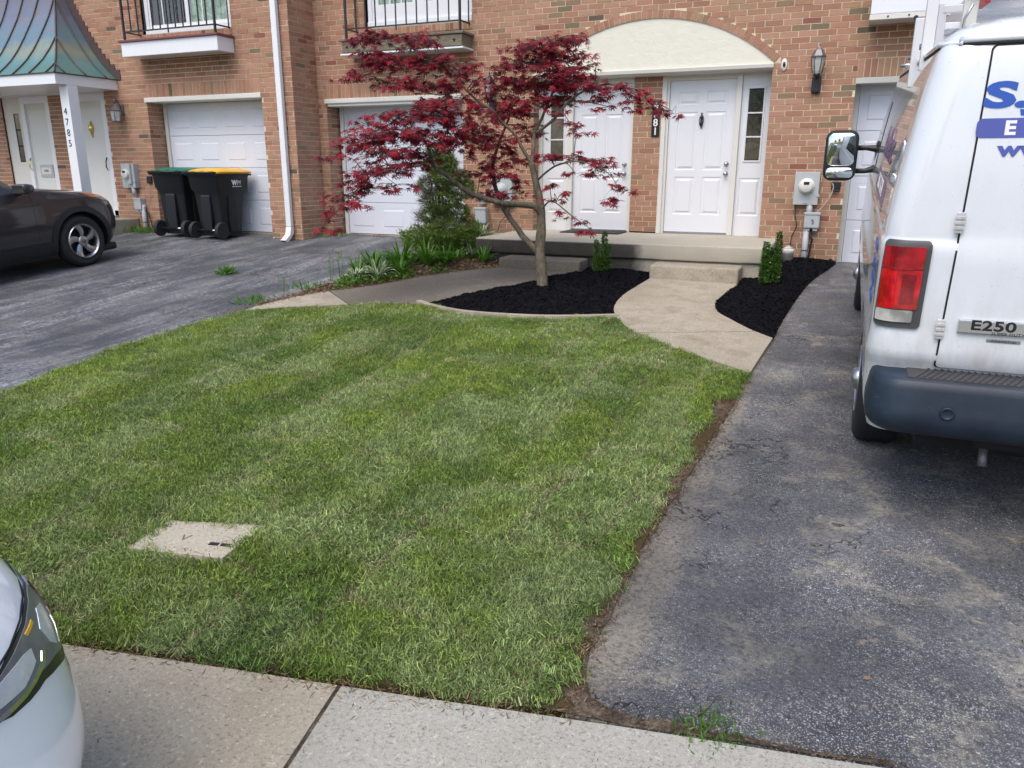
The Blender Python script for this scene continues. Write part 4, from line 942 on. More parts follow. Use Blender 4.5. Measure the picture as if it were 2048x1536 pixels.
def decal_mesh(name, bvh, poly, d, org, off, mats, step=.04, curve=1, rim=0, u=None):
    """poly in (u,v) plane perpendicular to direction d; project along d from org onto bvh"""
    d = Vector(d).normalized(); v_ = Vector((0, 0, 1)) if abs(d.z) < .9 else Vector((0, 1, 0)); u = Vector(u) if u else v_.cross(-d).normalized(); v_ = (-d).cross(u)
    v_ = (v_-d*v_.dot(d)).normalized()
    P = [Vector(p) for p in poly]
    if sum(P[i].x*P[(i+1) % len(P)].y-P[(i+1) % len(P)].x*P[i].y for i in range(len(P))) < 0: P = P[::-1]
    if curve > 1: P = smooth_closed(P, curve)
    bd = []
    for i in range(len(P)):
        a, b = P[i], P[(i+1) % len(P)]; k = max(1, int((b-a).length/step)); bd += [a.lerp(b, j/k) for j in range(k)]
    n = len(bd); pts = list(bd); xs = [p.x for p in bd]; ys = [p.y for p in bd]; x = min(xs)+step*.5
    while x < max(xs):
        y = min(ys)+step*.5
        while y < max(ys): pts.append(Vector((x, y))); y += step
        x += step
    r = delaunay_2d_cdt(pts, [(i, (i+1) % n) for i in range(n)], [list(range(n))], 1, 1e-6)
    vs = []; bad = set()
    for i, p in enumerate(r[0]):
        o = Vector(org)+u*p.x+v_*p.y; hit = bvh.ray_cast(o, d)
        if hit[0] is None: bad.add(i); vs.append(o)
        else:
            nn = hit[1] if hit[1].dot(d) < 0 else -hit[1]; vs.append(hit[0]+nn*off)
    fs = [f for f in r[2] if not any(i in bad for i in f)]
    mb = MB(); mb.add(vs, fs, 0, True)
    # skirt back to the body
    cnt = {}
    for f in fs:
        for i in range(len(f)):
            e = (f[i], f[(i+1) % len(f)]); cnt[tuple(sorted(e))] = cnt.get(tuple(sorted(e)), 0)+1
    for (a, b), c in cnt.items():
        if c == 1: mb.add([vs[a], vs[b], vs[b]+d*(off+.01), vs[a]+d*(off+.01)], [(0, 1, 2, 3)])
    return mb.mesh(name, mats, fix=False)
def surf_line(bvh, pts, d, r, off, name, mat, parent, n=6):
    P = []
    for p in pts:
        hit = bvh.ray_cast(Vector(p), Vector(d).normalized())
        if hit[0] is not None: P.append(hit[0]-Vector(d).normalized()*off)
    if len(P) > 1: return MB().tube(P, r, n).build(name, M[mat], parent)
def make_wheel(parent, x, y, z, r, w, side, rimr, spokes=5, hub=False, mat='satin', twist=.35):
    wh = bpy.data.objects.new('wheel', None); COL.objects.link(wh); wh.parent = parent; wh.location = (x, y, z)
    s = side
    T = MB().lathe([(rimr, -w/2), (r-.045, -w/2), (r-.012, -w/2+.02), (r, -w/2+.05), (r, w/2-.05), (r-.012, w/2-.02), (r-.045, w/2), (rimr, w/2-.01)], ax='x', n=48, cap=False)
    for q in (-.06, -.02, .02, .06): T.lathe([(r+.001, q-.004), (r+.004, q-.003), (r+.004, q+.003), (r+.001, q+.004)], ax='x', n=48, cap=False)
    # sipes across the tread shoulder
    T.build('tyre', M['rubber'], wh, sharp=40)
    f = w/2*s
    rm = MB().lathe([(rimr+.004, f-.012*s), (rimr-.006, f+.004*s), (rimr-.02, f-.012*s), (rimr-.03, f-.05*s), (rimr-.04, f-.09*s)], ax='x', n=40, cap=False).build('rim', M[mat], wh, sharp=40)
    MB().lathe([(rimr-.025, f-.11*s), (rimr-.028, f-.105*s), (.02, f-.10*s), (.001, f-.10*s)], ax='x', n=24).build('brake', M['dark'], wh)
    if hub:
        MB().lathe([(rimr-.03, f-.03*s), (rimr*.6, f-.045*s), (.13, f-.03*s), (.12, f-.0*s)], ax='x', n=32).build('disc', M['satin'], wh)
        MB().lathe([(.07, f-.03*s), (.07, f+.0*s), (.062, f+.025*s), (.04, f+.036*s), (.001, f+.038*s)], ax='x', n=20).build('hub_cap', M['satin'], wh)
    else:
        for i in range(spokes):
            a = 2*math.pi*i/spokes+.25; sp = MB(); vs = []
            for t in range(7):
                q = t/6; rr = .045+(rimr-.06)*q; aw = a+twist*q*q; hw = .030+.030*q; dep = f-.035*s+.02*s*q
                cx, cy = rr*math.cos(aw), rr*math.sin(aw); nx, ny = -math.sin(aw), math.cos(aw)
                vs += [(dep-.03*s, cx+nx*hw, cy+ny*hw), (dep, cx+nx*hw*.8, cy+ny*hw*.8), (dep+.006*s, cx-nx*hw*.1, cy-ny*hw*.1), (dep-.012*s, cx-nx*hw*.9, cy-ny*hw*.9), (dep-.03*s, cx-nx*hw, cy-ny*hw)]
            sp.add(vs, [(i2*5+j, i2*5+(j+1) % 5, i2*5+5+(j+1) % 5, i2*5+5+j) for i2 in range(6) for j in range(5)]+[(0,1,2,3,4),(34,33,32,31,30)])
            sp.build('spoke', M[mat], wh, sharp=30)
        MB().lathe([(.075, f-.05*s), (.072, f-.02*s), (.05, f-.012*s), (.001, f-.01*s)], ax='x', n=24).build('hub', M[mat], wh)
        cap = MB().lathe([(.03, f-.011*s), (.028, f-.004*s), (.001, f-.003*s)], ax='x', n=16).build('cap', M['pewter'], wh)
        for i in range(5):
            a = 2*math.pi*i/5+.6; MB().lathe([(.008, f-.02*s), (.008, f-.008*s)], (0, .055*math.cos(a), .055*math.sin(a)), 'x', 6, smooth=False).build('lug_nut', M['chrome'], wh)
    return wh
M['redbright'] = lens('bright_red_lens', (.62,.006,.010), 300); M['redglow'] = lens('inner_red_lens', (.30,.003,.008), 150)
M['lampframe'] = simple('lamp_frame', (.055,.058,.06), .45)
# ---- work van -------------------------------------------------------------------
van = thing('work_van', 'white work van with ladder rack, blue lettering and red tail light, at right', 'van', (1.17, -7.03, -.075)); van.rotation_euler = (math.radians(3.95), 0, 0)
vl = [(.44,.10,5.2,.96,.2,.3,.10,.10),(.60,.05,5.33,.995,.22,.3,.10,.10),(.78,.025,5.38,1.005,.22,.3,.10,.10),(.86,-.01,5.40,1.01,.22,.3,.10,.10),(.93,-.008,5.41,1.005,.22,.3,.10,.10),(1.0,0,5.42,1.0,.22,.3,.10,.10),(1.2,0,5.38,1.0,.25,.3,.11,.10),(1.36,.0,5.2,1.0,.3,.35,.11,.10),
      (1.385,.014,5.05,.992,.3,.35,.11,.10),(1.42,.016,4.85,.99,.3,.35,.11,.10),(1.6,.026,4.62,.968,.3,.35,.12,.11),(1.8,.045,4.42,.935,.3,.35,.13,.12),(2.0,.072,4.2,.893,.3,.35,.14,.13),(2.09,.10,4.05,.862,.3,.35,.15,.14),(2.15,.16,3.9,.80,.3,.35,.16,.15),(2.19,.30,3.6,.66,.3,.35,.18,.2),(2.205,.6,3.3,.4,.2,.3,.18,.2)]
vl = [((1.42+(l[0]-1.42)*1.14 if l[0] > 1.42 else l[0]),)+l[1:] for l in vl]
vs_ = car_shell(vl, 3); vb = shell_bvh(vs_)
me = cut_arches(vs_.mesh('body', M['vanwhite']), ((1.13, .38), (4.63, .38)), .46)
me.set_sharp_from_angle(angle=math.radians(32)); link('body', me, van)
MB().box(-.72, .72, .3, 5.0, .30, .9).build('underbody', M['dark'], van)
for y in (1.13, 4.63):
    MB().box(-.90, .90, y-.5, y+.5, .3, .86).build('wheel_well', M['dark'], van)
for x, sd_ in ((-.865, -1), (.865, 1)):
    make_wheel(van, x, 1.13, .365, .375, .25, sd_, .21, hub=True); make_wheel(van, x, 4.63, .365, .375, .25, sd_, .21, hub=True)
def vdec(name, poly, mat, off, d=(0, 1, 0), org=(0, -1, 0), parent=van, curve=1, step=.05): return link(name, decal_mesh(name, vb, poly, d, org, off, M[mat], step, curve), parent)
# note: u axis for d=+y is +x
def rr(x0, x1, z0, z1, r, n=5, sk=0):
    out = []
    for cx, cz, a0 in ((x1-r, z0+r, -90), (x1-r, z1-r, 0), (x0+r, z1-r, 90), (x0+r, z0+r, 180)):
        for i in range(n+1): a = math.radians(a0+90*i/n); out.append((cx+r*math.cos(a)+sk*(cz-z0), cz+r*math.sin(a)))
    return out
def door_poly(s):
    a = rr(.006, .716, .815, 2.165, .02); a = [(x-(.035*(z-.8)/1.27 if x > .3 else 0), z) for x, z in a]
    return [(s*x, z) for x, z in (a if s > 0 else a[::-1])]
for s in (-1, 1):
    pan = door_poly(s); gap = [((x-s*.36)*1.022+s*.36, (z-1.44)*1.012+1.44) for x, z in pan]
    vdec('door_gap', gap, 'dark', .0025); dd = vdec('rear_door', pan, 'vanwhite', .009, step=.06)
    for z in (.995, 1.465):
        h = MB(); h.box(-.016, .016, -.018, .0, -.045, .045, 0, .004)
        for q in (-.022, .0, .022): h.box(-.018, .018, -.022, -.001, q-.007, q+.007, 0, .002)
        hit = vb.ray_cast(Vector((s*(.722-.03*(z-.8)), -1, z)), Vector((0, 1, 0)))
        h.build('hinge', M['vanwhite'], dd, loc=hit[0]+Vector((s*.006, -.008, 0)))
# drip rail round the roof
rail = []
for i in range(0, 27):
    x = -.80+1.6*i/26; hit = vb.ray_cast(Vector((x, -1, 2.20)), Vector((0, 1, 0)))
    if hit[0] is not None: rail.append(hit[0]+Vector((0, -.01, 0)))
MB().tube(rail, .014, 8).build('drip_rail', M['vanwhite'], van); MB().tube([p+Vector((0, -.004, -.018)) for p in rail], .007, 6).build('gutter_seal', M['dark'], van)
for s in (-1, 1):
    rl = []
    for i in range(40):
        y = .12+3.9*i/39; hit = vb.ray_cast(Vector((s*2, y, 2.19)), Vector((-s, 0, 0)))
        if hit[0] is not None: rl.append(hit[0]+Vector((s*.008, 0, 0)))
    MB().tube(rl, .012, 8).build('drip_rail', M['vanwhite'], van); MB().tube([p+Vector((s*.002, 0, -.017)) for p in rl], .006, 6).build('gutter_seal', M['dark'], van)
    # tail light wrapping the corner
    P = rr(.805, .985, .985, 1.375, .02); P = [(s*(x-.02*(z-1)), z) for x, z in (P if s > 0 else P[::-1])]
    tl = vdec('tail_light', P, 'lampframe', .012, step=.03)
    for nm, mt, (x0, x1, z0, z1), of in (('red_lens', 'redlens', (.828, .978, 1.258, 1.357), .021), ('red_lens', 'redbright', (.828, .978, 1.075, 1.254), .019), ('lens_block', 'redglow', (.85, .905, 1.10, 1.235), .0215), ('clear_lens', 'clearlens', (.842, .978, 1.015, 1.07), .02)):
        Q = rr(x0, x1, z0, z1, .008, 3); Q = [(s*(x-.02*(z-1)), z) for x, z in (Q if s > 0 else Q[::-1])]; vdec(nm, Q, mt, of, parent=tl, step=.02)
    Q = rr(.86, .945, 1.255, 1.262, .002, 2); Q = [(s*x, z) for x, z in (Q if s > 0 else Q[::-1])]; vdec('rib', Q, 'redlens', .024, parent=tl, step=.02)
# bumper
rings = []
for z, r_, hw, dp in ((.505,-.07,.93,.10),(.522,-.13,.965,.10),(.56,-.17,.985,.12),(.61,-.185,.99,.14),(.655,-.18,.99,.14),(.70,-.17,.985,.14),(.745,-.165,.98,.13),(.775,-.155,.972,.12),(.788,-.14,.955,.11)):
    rings.append(outline(z, r_, .42, hw, (.03, .03), (.14, .17), n=8))
bb = MB().loft(rings); bo = bb.build('bumper', M['bumper'], van, sharp=45)
tread = simple('bumper_step_tread', (.05,.05,.055), .6, var=.3, nscale=30)
m = MB().box(-.83, .83, -.125, .03, .788, .793); m.build('step_pad', tread, bo)
for i in range(60):
    x = -.80+.027*i; m = MB(); m.add([(x,-.12,.793),(x+.012,-.12,.793),(x+.07,.02,.793),(x+.058,.02,.793),(x+.003,-.12,.799),(x+.009,-.12,.799),(x+.067,.02,.799),(x+.061,.02,.799)], [(4,5,6,7),(0,1,5,4),(1,2,6,5),(2,3,7,6),(3,0,4,7)])
    if i % 1 == 0: m.build('tread_rib', tread, bo)
for x in (-.66, .66): MB().lathe([(.03,0),(.03,-.006),(.024,-.009),(.022,-.006),(.001,-.007)], (x, -.184, .655), 'y', 20).build('plug', M['bumper'], bo)
MB().box(-.2, -.16, .0, .2, .30, .5).box(.16, .2, .0, .2, .30, .5).box(-.5, .5, .05, .25, .42, .47).build('hitch_frame', M['dark'], van)
MB().tube([(-.45,.1,.44),(-.45,.06,.36),(-.45,.05,.33)], .02, 8).build('exhaust_hanger', M['pewter'], van)
# badges
bd = MB().box(-.655, -.385, -.028, -.002, .985, 1.048, 0, .006).build('badge', M['chrome'], van)
o = place_text('E250', .062, (-.52, -.0295, 1.024), M['dark'], bd, ext=.001, sx=1.36, bold=.0015, space=1.05, name='lettering')
place_text('SUPER DUTY', .017, (-.46, -.0295, .9925), M['dark'], bd, ext=.0005, sx=1.3, name='lettering')
b2 = MB().box(-.535, -.405, -.017, -.002, .950, .966, 0, .002).build('badge', M['satin'], van)
place_text('AdvanceTrac', .0145, (-.47, -.0185, .958), M['dark'], b2, ext=.0005, sx=1.25)
place_text('RSC', .02, (-.435, -.012, .938), simple('red_badge', (.5,.03,.03), .4), van, ext=.002, sx=1.5, name='badge')
# blue lettering on the rear doors (thin vinyl)
def tilt(o, z): o.rotation_euler = (math.pi/2-.095, 0, 0); return o
def vtext(txt, size, x, z, mat, **k):
    hit = vb.ray_cast(Vector((x, -1, z)), Vector((0, 1, 0))); o = place_text(txt, size, hit[0]+Vector((0, -.0108, 0)), M[mat], van, ext=.0008, **k); nn = hit[1] if hit[1].y < 0 else -hit[1]
    o.rotation_euler = (math.pi/2-math.asin(max(-.4, min(.4, nn.z))), 0, 0); return o
vtext('S.J.', .135, -.69, 1.975, 'blueprint', sx=1.8, bold=.006, shear=.05, align='LEFT')
bxm = vdec('lettering_box', rr(-.70, .60, 1.81, 1.888, .022), 'bluebox', .0105)
vtext('ELECTRIC', .076, -.60, 1.848, 'whiteprint', sx=1.1, bold=.003, align='LEFT', space=1.9)
vtext('www.', .082, -.61, 1.765, 'bluebox', sx=1.35, bold=.003, align='LEFT')
# side lettering (left side, seen at a steep angle)
def stext(txt, size, y, z, mat, **k):
    hit = vb.ray_cast(Vector((-2, y, z)), Vector((1, 0, 0))); nn = hit[1] if hit[1].x < 0 else -hit[1]
    o = place_text(txt, size, hit[0]+nn*.003, M[mat], van, ext=.0008, **k); o.rotation_euler = (math.pi/2-math.asin(max(-.4, min(.4, nn.z))), 0, -math.pi/2); return o
# reading direction on the left side runs from the front to the rear (-y)
stext('Neville Inc.', .26, 1.7, 1.72, 'purple', shear=.3, sx=1.1, bold=.004)
link('lettering_box', decal_mesh('lettering_box', vb, [(-y, z) for y, z in rr(.9, 2.3, 1.42, 1.56, .02)], (1, 0, 0), (-2, 0, 0), .002, M['purple'], .08), van)
stext('ELECTRICAL', .13, 1.6, 1.49, 'whiteprint', sx=1.1)
for i, tt in enumerate(('DE 7440', 'PA 03448', 'MD 8058', 'DC 1047')): stext(tt, .075, .52, 1.28-.085*i, 'blueprint', sx=1.0, bold=.001)
# crease lines
for z in (1.372,):
    surf_line(vb, [(-.995+.06*0, 0, 0)], (0, 1, 0), .003, 0, 'crease', 'dark', van)
# door mirror
mr = bpy.data.objects.new('wing_mirror', None); COL.objects.link(mr); mr.parent = van; mr.location = (-1.255, 3.62, 1.56)
hs = MB(); ring = lambda s_, y: [(x*s_, y, z*s_) for x, z in rr(-.13, .13, -.205, .205, .07, 5)]
hs.loft([ring(.90, -.035), ring(1.0, -.03), ring(1.02, .0), ring(.9, .06), ring(.55, .10)]); hs.build('housing', M['darkplastic'], mr, sharp=50)
mg = M_mirror = NT('mirror_glass'); mg.col((.75,.8,.82)).set(.02, 1)
o = link('mirror_glass', MB().loft([[(x, 0, z) for x, z in rr(-.112, .112, -.085, .185, .05, 5)], [(x, -.004, z) for x, z in rr(-.11, .11, -.083, .183, .05, 5)]]).mesh('mirror_glass', mg.m), mr, loc=(0, -.036, 0)); o.rotation_euler = (.05, 0, .0)
o = link('mirror_glass', MB().loft([[(x, 0, z) for x, z in rr(-.108, .108, -.185, -.10, .03, 5)], [(x, -.004, z) for x, z in rr(-.106, .106, -.183, -.102, .03, 5)]]).mesh('mirror_glass', mg.m), mr, loc=(0, -.036, 0)); o.rotation_euler = (-.05, 0, .0)
for z in (.06, -.13): MB().tube([(.10, .03, z), (.20, .035, z), (.26, .04, z*.9), (.34, .05, z*.6)], [.022, .020, .028, .05], 10).build('mirror_arm', M['darkplastic'], mr)
MB().box(.27, .36, .0, .14, -.15, .12, 0, .03).build('mirror_base', M['darkplastic'], mr)
# side windows of the cab and the windscreen (out of sight from behind, there from the side)
for s in (-1, 1):
    pl_ = [(3.25,1.47),(3.25,1.98),(3.72,1.95),(4.25,1.50)]; pp = [(y*(1 if s > 0 else -1), z) for y, z in pl_]
    link('side_window', decal_mesh('side_window', vb, pp, (-s, 0, 0), (s*2, 0, 0), .004, M['carglass'], .08), van)
link('windscreen', decal_mesh('windscreen', vb, [(-.75,1.52),(.75,1.52),(.62,2.0),(-.62,2.0)], (0, -1, 0), (0, 8, 0), .004, M['carglass'], .08), van)
# ---- rack and ladders ----
rk = thing('ladder_rack', 'white ladder rack with uprights and crossbars bolted on the van roof', 'ladder rack', (1.17, -7.03, -.075)); rk.rotation_euler = van.rotation_euler
alum = simple('white_ladder_metal', (.68,.69,.71), .35, .2, var=.06)
for y in (1.25, 2.3, 3.4):
    MB().box(-.80, .80, y-.025, y+.025, 2.41, 2.45, 0, .006).build('crossbar', M['whitemetal'], rk)
    for s in (-1, 1):
        MB().box(s*.80-.02, s*.80+.02, y-.02, y+.02, 2.2, 2.46, 0, .006).build('foot', M['whitemetal'], rk)
        MB().lathe([(.016,-.06),(.016,.06)], (s*.83, y, 2.25), 'x', 10).build('bolt', M['satin'], rk)
# swing-down arm: broad upright and shorter one at the left side
MB().box(-.893, -.838, 1.00, 1.06, 2.12, 3.1, 0, .006).build('upright', M['whitemetal'], rk)
MB().box(-.912, -.862, 1.50, 1.56, 2.05, 2.42, 0, .006).build('upright', M['whitemetal'], rk)
MB().box(-.765, -.70, .60, .64, 2.20, 2.75, 0, .02).build('bracket', M['cream'], rk)
MB().lathe([(.045,-.06),(.05,-.03),(.05,.03),(.04,.05)], (-.70,.60,2.47), 'x', 16).build('clamp', M['black'], rk)
MB().tube([(-.76,.58,2.20),(-.755,.57,2.32),(-.73,.56,2.38)], .006, 6).build('rod', M['satin'], rk)
MB().tube(crom([(-.90,1.8,2.45),(-.885,1.7,2.38),(-.875,1.6,2.25),(-.88,1.55,2.17),(-.83,1.5,2.16)], 5), .014, 8).build('strap', M['black'], rk)
MB().tube(crom([(-.10,.35,2.75),(-.22,.38,2.55),(-.38,.42,2.43),(-.47,.45,2.40)], 5), .010, 8).build('cord', M['black'], rk)
def ladder(x0, x1, y0, y1, z, label, tilt_=0):
    t = thing('ladder', label, 'ladder', (1.17, -7.03, -.075), 0, 'ladders on the van roof'); t.rotation_euler = van.rotation_euler
    for x in (x0, x1):
        MB().box(x-.02, x+.02, y0, y1, z-.035, z+.035, 0, .006).build('stile', alum, t)
    n = int((y1-y0)/.15)
    for i in range(n): y = y0+.06+i*.15; MB().tube([(x0, y, z), (x1, y, z)], .019, 10).build('rung', alum, t)
    return t
l1 = ladder(-.60, .30, .40, 4.3, 2.49, 'white metal ladder lying on the van rack, lower of the two'); l2 = ladder(-.57, .33, .50, 4.6, 2.57, 'white metal ladder stacked on top of another on the van rack')
lb = MB().box(-.665, -.64, .75, 1.05, 2.40, 2.72, 0, .003).build('warning_label', simple('red_label', (.5,.05,.05), .5), l1)
MB().box(-.668, -.6655, .78, 1.02, 2.44, 2.62).build('label_print', M['whiteprint'], lb)
place_text('7777', .09, (-.669, .9, 2.54), M['dark'], lb, ext=.0008, rot=(math.pi/2, 0, -math.pi/2))
# ---- dark crossover at left ------------------------------------------------------
suv = thing('parked_car', 'dark grey crossover with alloy wheels parked nose first at left', 'car', (-10.545, -3.33, .315)); suv.rotation_euler = (math.radians(3.9), 0, 0)
sv = [(.20,-3.25,.60,.80,.40,.40,.3,.3),(.30,-3.4,.72,.865,.45,.42,.3,.3),(.45,-3.5,.78,.89,.48,.42,.3,.3),(.60,-3.52,.80,.895,.5,.42,.3,.3),(.74,-3.52,.79,.89,.5,.42,.3,.3),(.84,-3.5,.73,.88,.5,.42,.3,.3),(.92,-3.47,.60,.868,.48,.42,.3,.3),(.97,-3.45,.42,.85,.45,.42,.3,.3),(1.01,-3.42,.18,.835,.40,.42,.3,.3),
      (1.05,-3.40,-.10,.825,.35,.4,.3,.3),(1.09,-3.38,-.40,.80,.30,.35,.3,.3),(1.12,-3.36,-.62,.785,.25,.3,.3,.3),(1.18,-3.33,-.72,.765,.25,.3,.3,.3),(1.30,-3.22,-.97,.725,.2,.25,.3,.3),(1.42,-3.08,-1.22,.68,.2,.25,.3,.3),(1.51,-2.95,-1.45,.64,.2,.25,.3,.3),(1.57,-2.75,-1.70,.57,.2,.25,.3,.3),(1.60,-2.4,-2.0,.45,.15,.15,.2,.15)]
ss = car_shell(sv, 3); sb = shell_bvh(ss)
me = cut_arches(ss.mesh('body', M['cardark']), ((0, .345), (-2.61, .345)), .405); me.set_sharp_from_angle(angle=math.radians(35)); link('body', me, suv)
MB().box(-.62, .62, -3.2, .45, .2, .9).build('underbody', M['dark'], suv)
for y in (0, -2.61):
    MB().box(-.74, .74, y-.42, y+.42, .22, .78).build('wheel_well', M['dark'], suv)
    for x, s in ((.785, 1), (-.785, -1)): make_wheel(suv, x, y, .345, .345, .215, s, .235)
def sdec(name, poly, mat, off, step=.06, curve=1, parent=suv, both=True):
    for s in ((1, -1) if both else (1,)):
        pp = [(p[0]*(1 if s > 0 else -1), p[1]) for p in poly]
        o = link(name, decal_mesh(name, sb, pp, (-s, 0, 0), (s*2, 0, 0), off, M[mat], step, curve), parent)
    return o
sdec('side_window', [(-.98,1.13),(-1.08,1.21),(-1.55,1.46),(-1.80,1.50),(-1.82,1.13)], 'carglass', .004); sdec('side_window', [(-1.90,1.13),(-1.88,1.50),(-2.6,1.47),(-2.95,1.22),(-2.9,1.13)], 'carglass', .004)
arch = []; 
for yc in (0, -2.61):
    o_ = [(yc+.475*math.cos(a), .345+.475*math.sin(a)) for a in np.linspace(-.25, math.pi+.25, 26)]; i_ = [(yc+.400*math.cos(a), .345+.400*math.sin(a)) for a in np.linspace(math.pi+.25, -.25, 26)]
    sdec('wheel_arch_trim', o_+i_, 'darkplastic', .012, .05)
sdec('sill_trim', [(-.47,.22),(-.47,.40),(-2.15,.40),(-2.15,.22)], 'darkplastic', .012)
sdec('sill_strip', [(-.50,.43),(-.50,.455),(-2.10,.455),(-2.10,.43)], 'chrome', .004) if False else None
link('windscreen', decal_mesh('windscreen', sb, [(-.66,1.16),(.66,1.16),(.56,1.50),(-.56,1.50)], (0, -1, 0), (0, 4, 0), .004, M['carglass'], .06), suv)
for s in (1, -1):
    dvec = Vector((-s, -.75, 0)).normalized(); org = Vector((s*2, 1.2, 0))
    uu = Vector((0, 0, 1)).cross(-dvec).normalized()
    # u grows to the rear for s=+1? work in points instead
    def tou(y, x): return (Vector((x, y, 0))-org).dot(uu)
    pl_ = [(tou(.12, s*.88), .985), (tou(.30, s*.84), .965), (tou(.50, s*.74), .925), (tou(.60, s*.62), .885), (tou(.60, s*.62), .80), (tou(.46, s*.78), .845), (tou(.28, s*.86), .905)]
    hl = link('headlight', decal_mesh('headlight', sb, pl_, dvec, org, .006, M['clearlens'], .03, 1, u=uu), suv)
    pl2 = [(tou(.14, s*.88), .976), (tou(.34, s*.83), .952), (tou(.40, s*.80), .875), (tou(.28, s*.86), .915)]
    link('indicator', decal_mesh('indicator', sb, pl2, dvec, org, .010, M['orange'], .03, 1, u=uu), hl)
    pl3 = [(tou(.52, s*.72), .46), (tou(.62, s*.58), .46), (tou(.62, s*.58), .62), (tou(.50, s*.75), .64)]
    link('lower_grille', decal_mesh('lower_grille', sb, pl3, dvec, org, .006, M['darkplastic'], .04, 1, u=uu), suv)
    mi = bpy.data.objects.new('wing_mirror', None); COL.objects.link(mi); mi.parent = suv; mi.location = (s*.98, -.76, 1.115)
    MB().loft([[(x*a+s*.0, y, z*a*.8) for x, z in rr(-.11, .11, -.075, .075, .05, 4)] for a, y in ((.85, -.09), (1, -.07), (1, .0), (.8, .06), (.4, .095))]).build('housing', M['cardark'], mi)
    MB().box(-.1, .1, -.098, -.088, -.05, .05, 0, .004).build('mirror_glass', M['glass'], mi); MB().tube([(-s*.09, 0, -.05), (-s*.19, -.02, -.07)], [.03, .035], 8).build('stalk', M['darkplastic'], mi)
link('grille', decal_mesh('grille', sb, [(-.5,.60),(.5,.60),(.55,.80),(-.55,.80)], (0, -1, 0), (0, 4, 0), .008, M['darkplastic'], .06), suv)
MB().box(-.72, .72, .30, .66, .13, .24, 0, .04).build('air_dam', M['darkplastic'], suv)
for yc in (-.62, -1.86, -2.95):
    surf_line(sb, [(2, yc-.02*math.sin(z*3), z) for z in np.linspace(.45, 1.08, 16)], (-1, 0, 0), .004, -.002, 'door_seam', 'dark', suv)
surf_line(sb, [(2, y, .875+.03*(1-(y/1.6+.3)**2)) for y in np.linspace(-.6, -3.2, 24)], (-1, 0, 0), .004, -.001, 'crease', 'cardark', suv)
for yc in (-1.62, -2.55): MB().tube([(.885, yc-.10, .95), (.925, yc-.07, .955), (.925, yc+.07, .955), (.885, yc+.10, .95)], .014, 8).build('door_handle', M['cardark'], suv)
# ---- white car at the lower left -------------------------------------------------
wc = thing('parked_car', 'front corner of a white car with a chrome edged headlight, lower left', 'car', (-1.317, -10.635, -.07)); wc.rotation_euler = (0, 0, math.radians(-78.3))
wv = [(.16,-4.4,-.10,.80,.55,.42,.3,.3),(.22,-4.5,-.03,.87,.60,.46,.3,.3),(.30,-4.55,-.0,.905,.62,.48,.3,.3),(.40,-4.57,-.01,.92,.62,.48,.3,.3),(.52,-4.58,-.03,.915,.62,.48,.3,.3),(.62,-4.58,-.05,.905,.62,.48,.3,.3),(.72,-4.57,-.09,.89,.62,.50,.3,.3),(.80,-4.56,-.16,.87,.62,.52,.3,.3),
      (.86,-4.55,-.26,.85,.60,.54,.3,.3),(.91,-4.53,-.42,.83,.58,.56,.3,.3),(.95,-4.5,-.62,.81,.52,.5,.3,.3),(.99,-4.48,-.88,.80,.45,.45,.3,.3),(1.02,-4.45,-1.15,.785,.35,.4,.3,.3),(1.06,-4.43,-1.28,.77,.3,.35,.3,.3),(1.2,-4.3,-1.55,.72,.3,.35,.3,.3),(1.34,-4.1,-1.9,.66,.25,.3,.3,.3),(1.43,-3.8,-2.3,.58,.2,.2,.3,.3),(1.46,-3.4,-2.8,.4,.15,.15,.2,.15)]
ws = car_shell(wv, 4, 2.2); wb = shell_bvh(ws)
me = cut_arches(ws.mesh('body', M['carwhite']), ((-.86, .32), (-3.6, .32)), .37); me.set_sharp_from_angle(angle=math.radians(35)); link('body', me, wc)
MB().box(-.6, .6, -4.2, -.35, .16, .8).build('underbody', M['dark'], wc)
for y in (-.86, -3.6):
    MB().box(-.74, .74, y-.38, y+.38, .2, .7).build('wheel_well', M['dark'], wc)
    for x, s in ((.78, 1), (-.78, -1)): make_wheel(wc, x, y, .315, .315, .2, s, .215)

def wdec(name, pts, mat, off, parent=wc, step=.03, d=(.55, -.83, -.05), curve=1):
    d = Vector(d).normalized(); u = Vector((0, 0, 1)).cross(-d).normalized(); v = (-d).cross(u); c = sum((Vector(p) for p in pts), Vector())/len(pts); o = c-d*.6
    v2 = (v-d*v.dot(d)).normalized(); pp = [((Vector(p)-o).dot(u), (Vector(p)-o).dot(v2)) for p in pts]
    ar = sum(pp[i][0]*pp[(i+1) % len(pp)][1]-pp[(i+1) % len(pp)][0]*pp[i][1] for i in range(len(pp)))
    if ar < 0: pp = pp[::-1]
    return link(name, decal_mesh(name, wb, pp, d, o, off, M[mat], step, curve, u=u), parent)
M['hlblack'] = simple('headlight_housing', (.014,.015,.017), .32, coat=.15); M['hlwhite'] = simple('headlight_reflector', (.70,.74,.80), .2, .4, var=.25, nscale=30); M['hlgrey'] = simple('headlight_bowl', (.20,.21,.22), .3, .3, var=.5, nscale=18)
M['amberdull'] = simple('amber_reflector', (.22,.075,.04), .25, coat=.6)
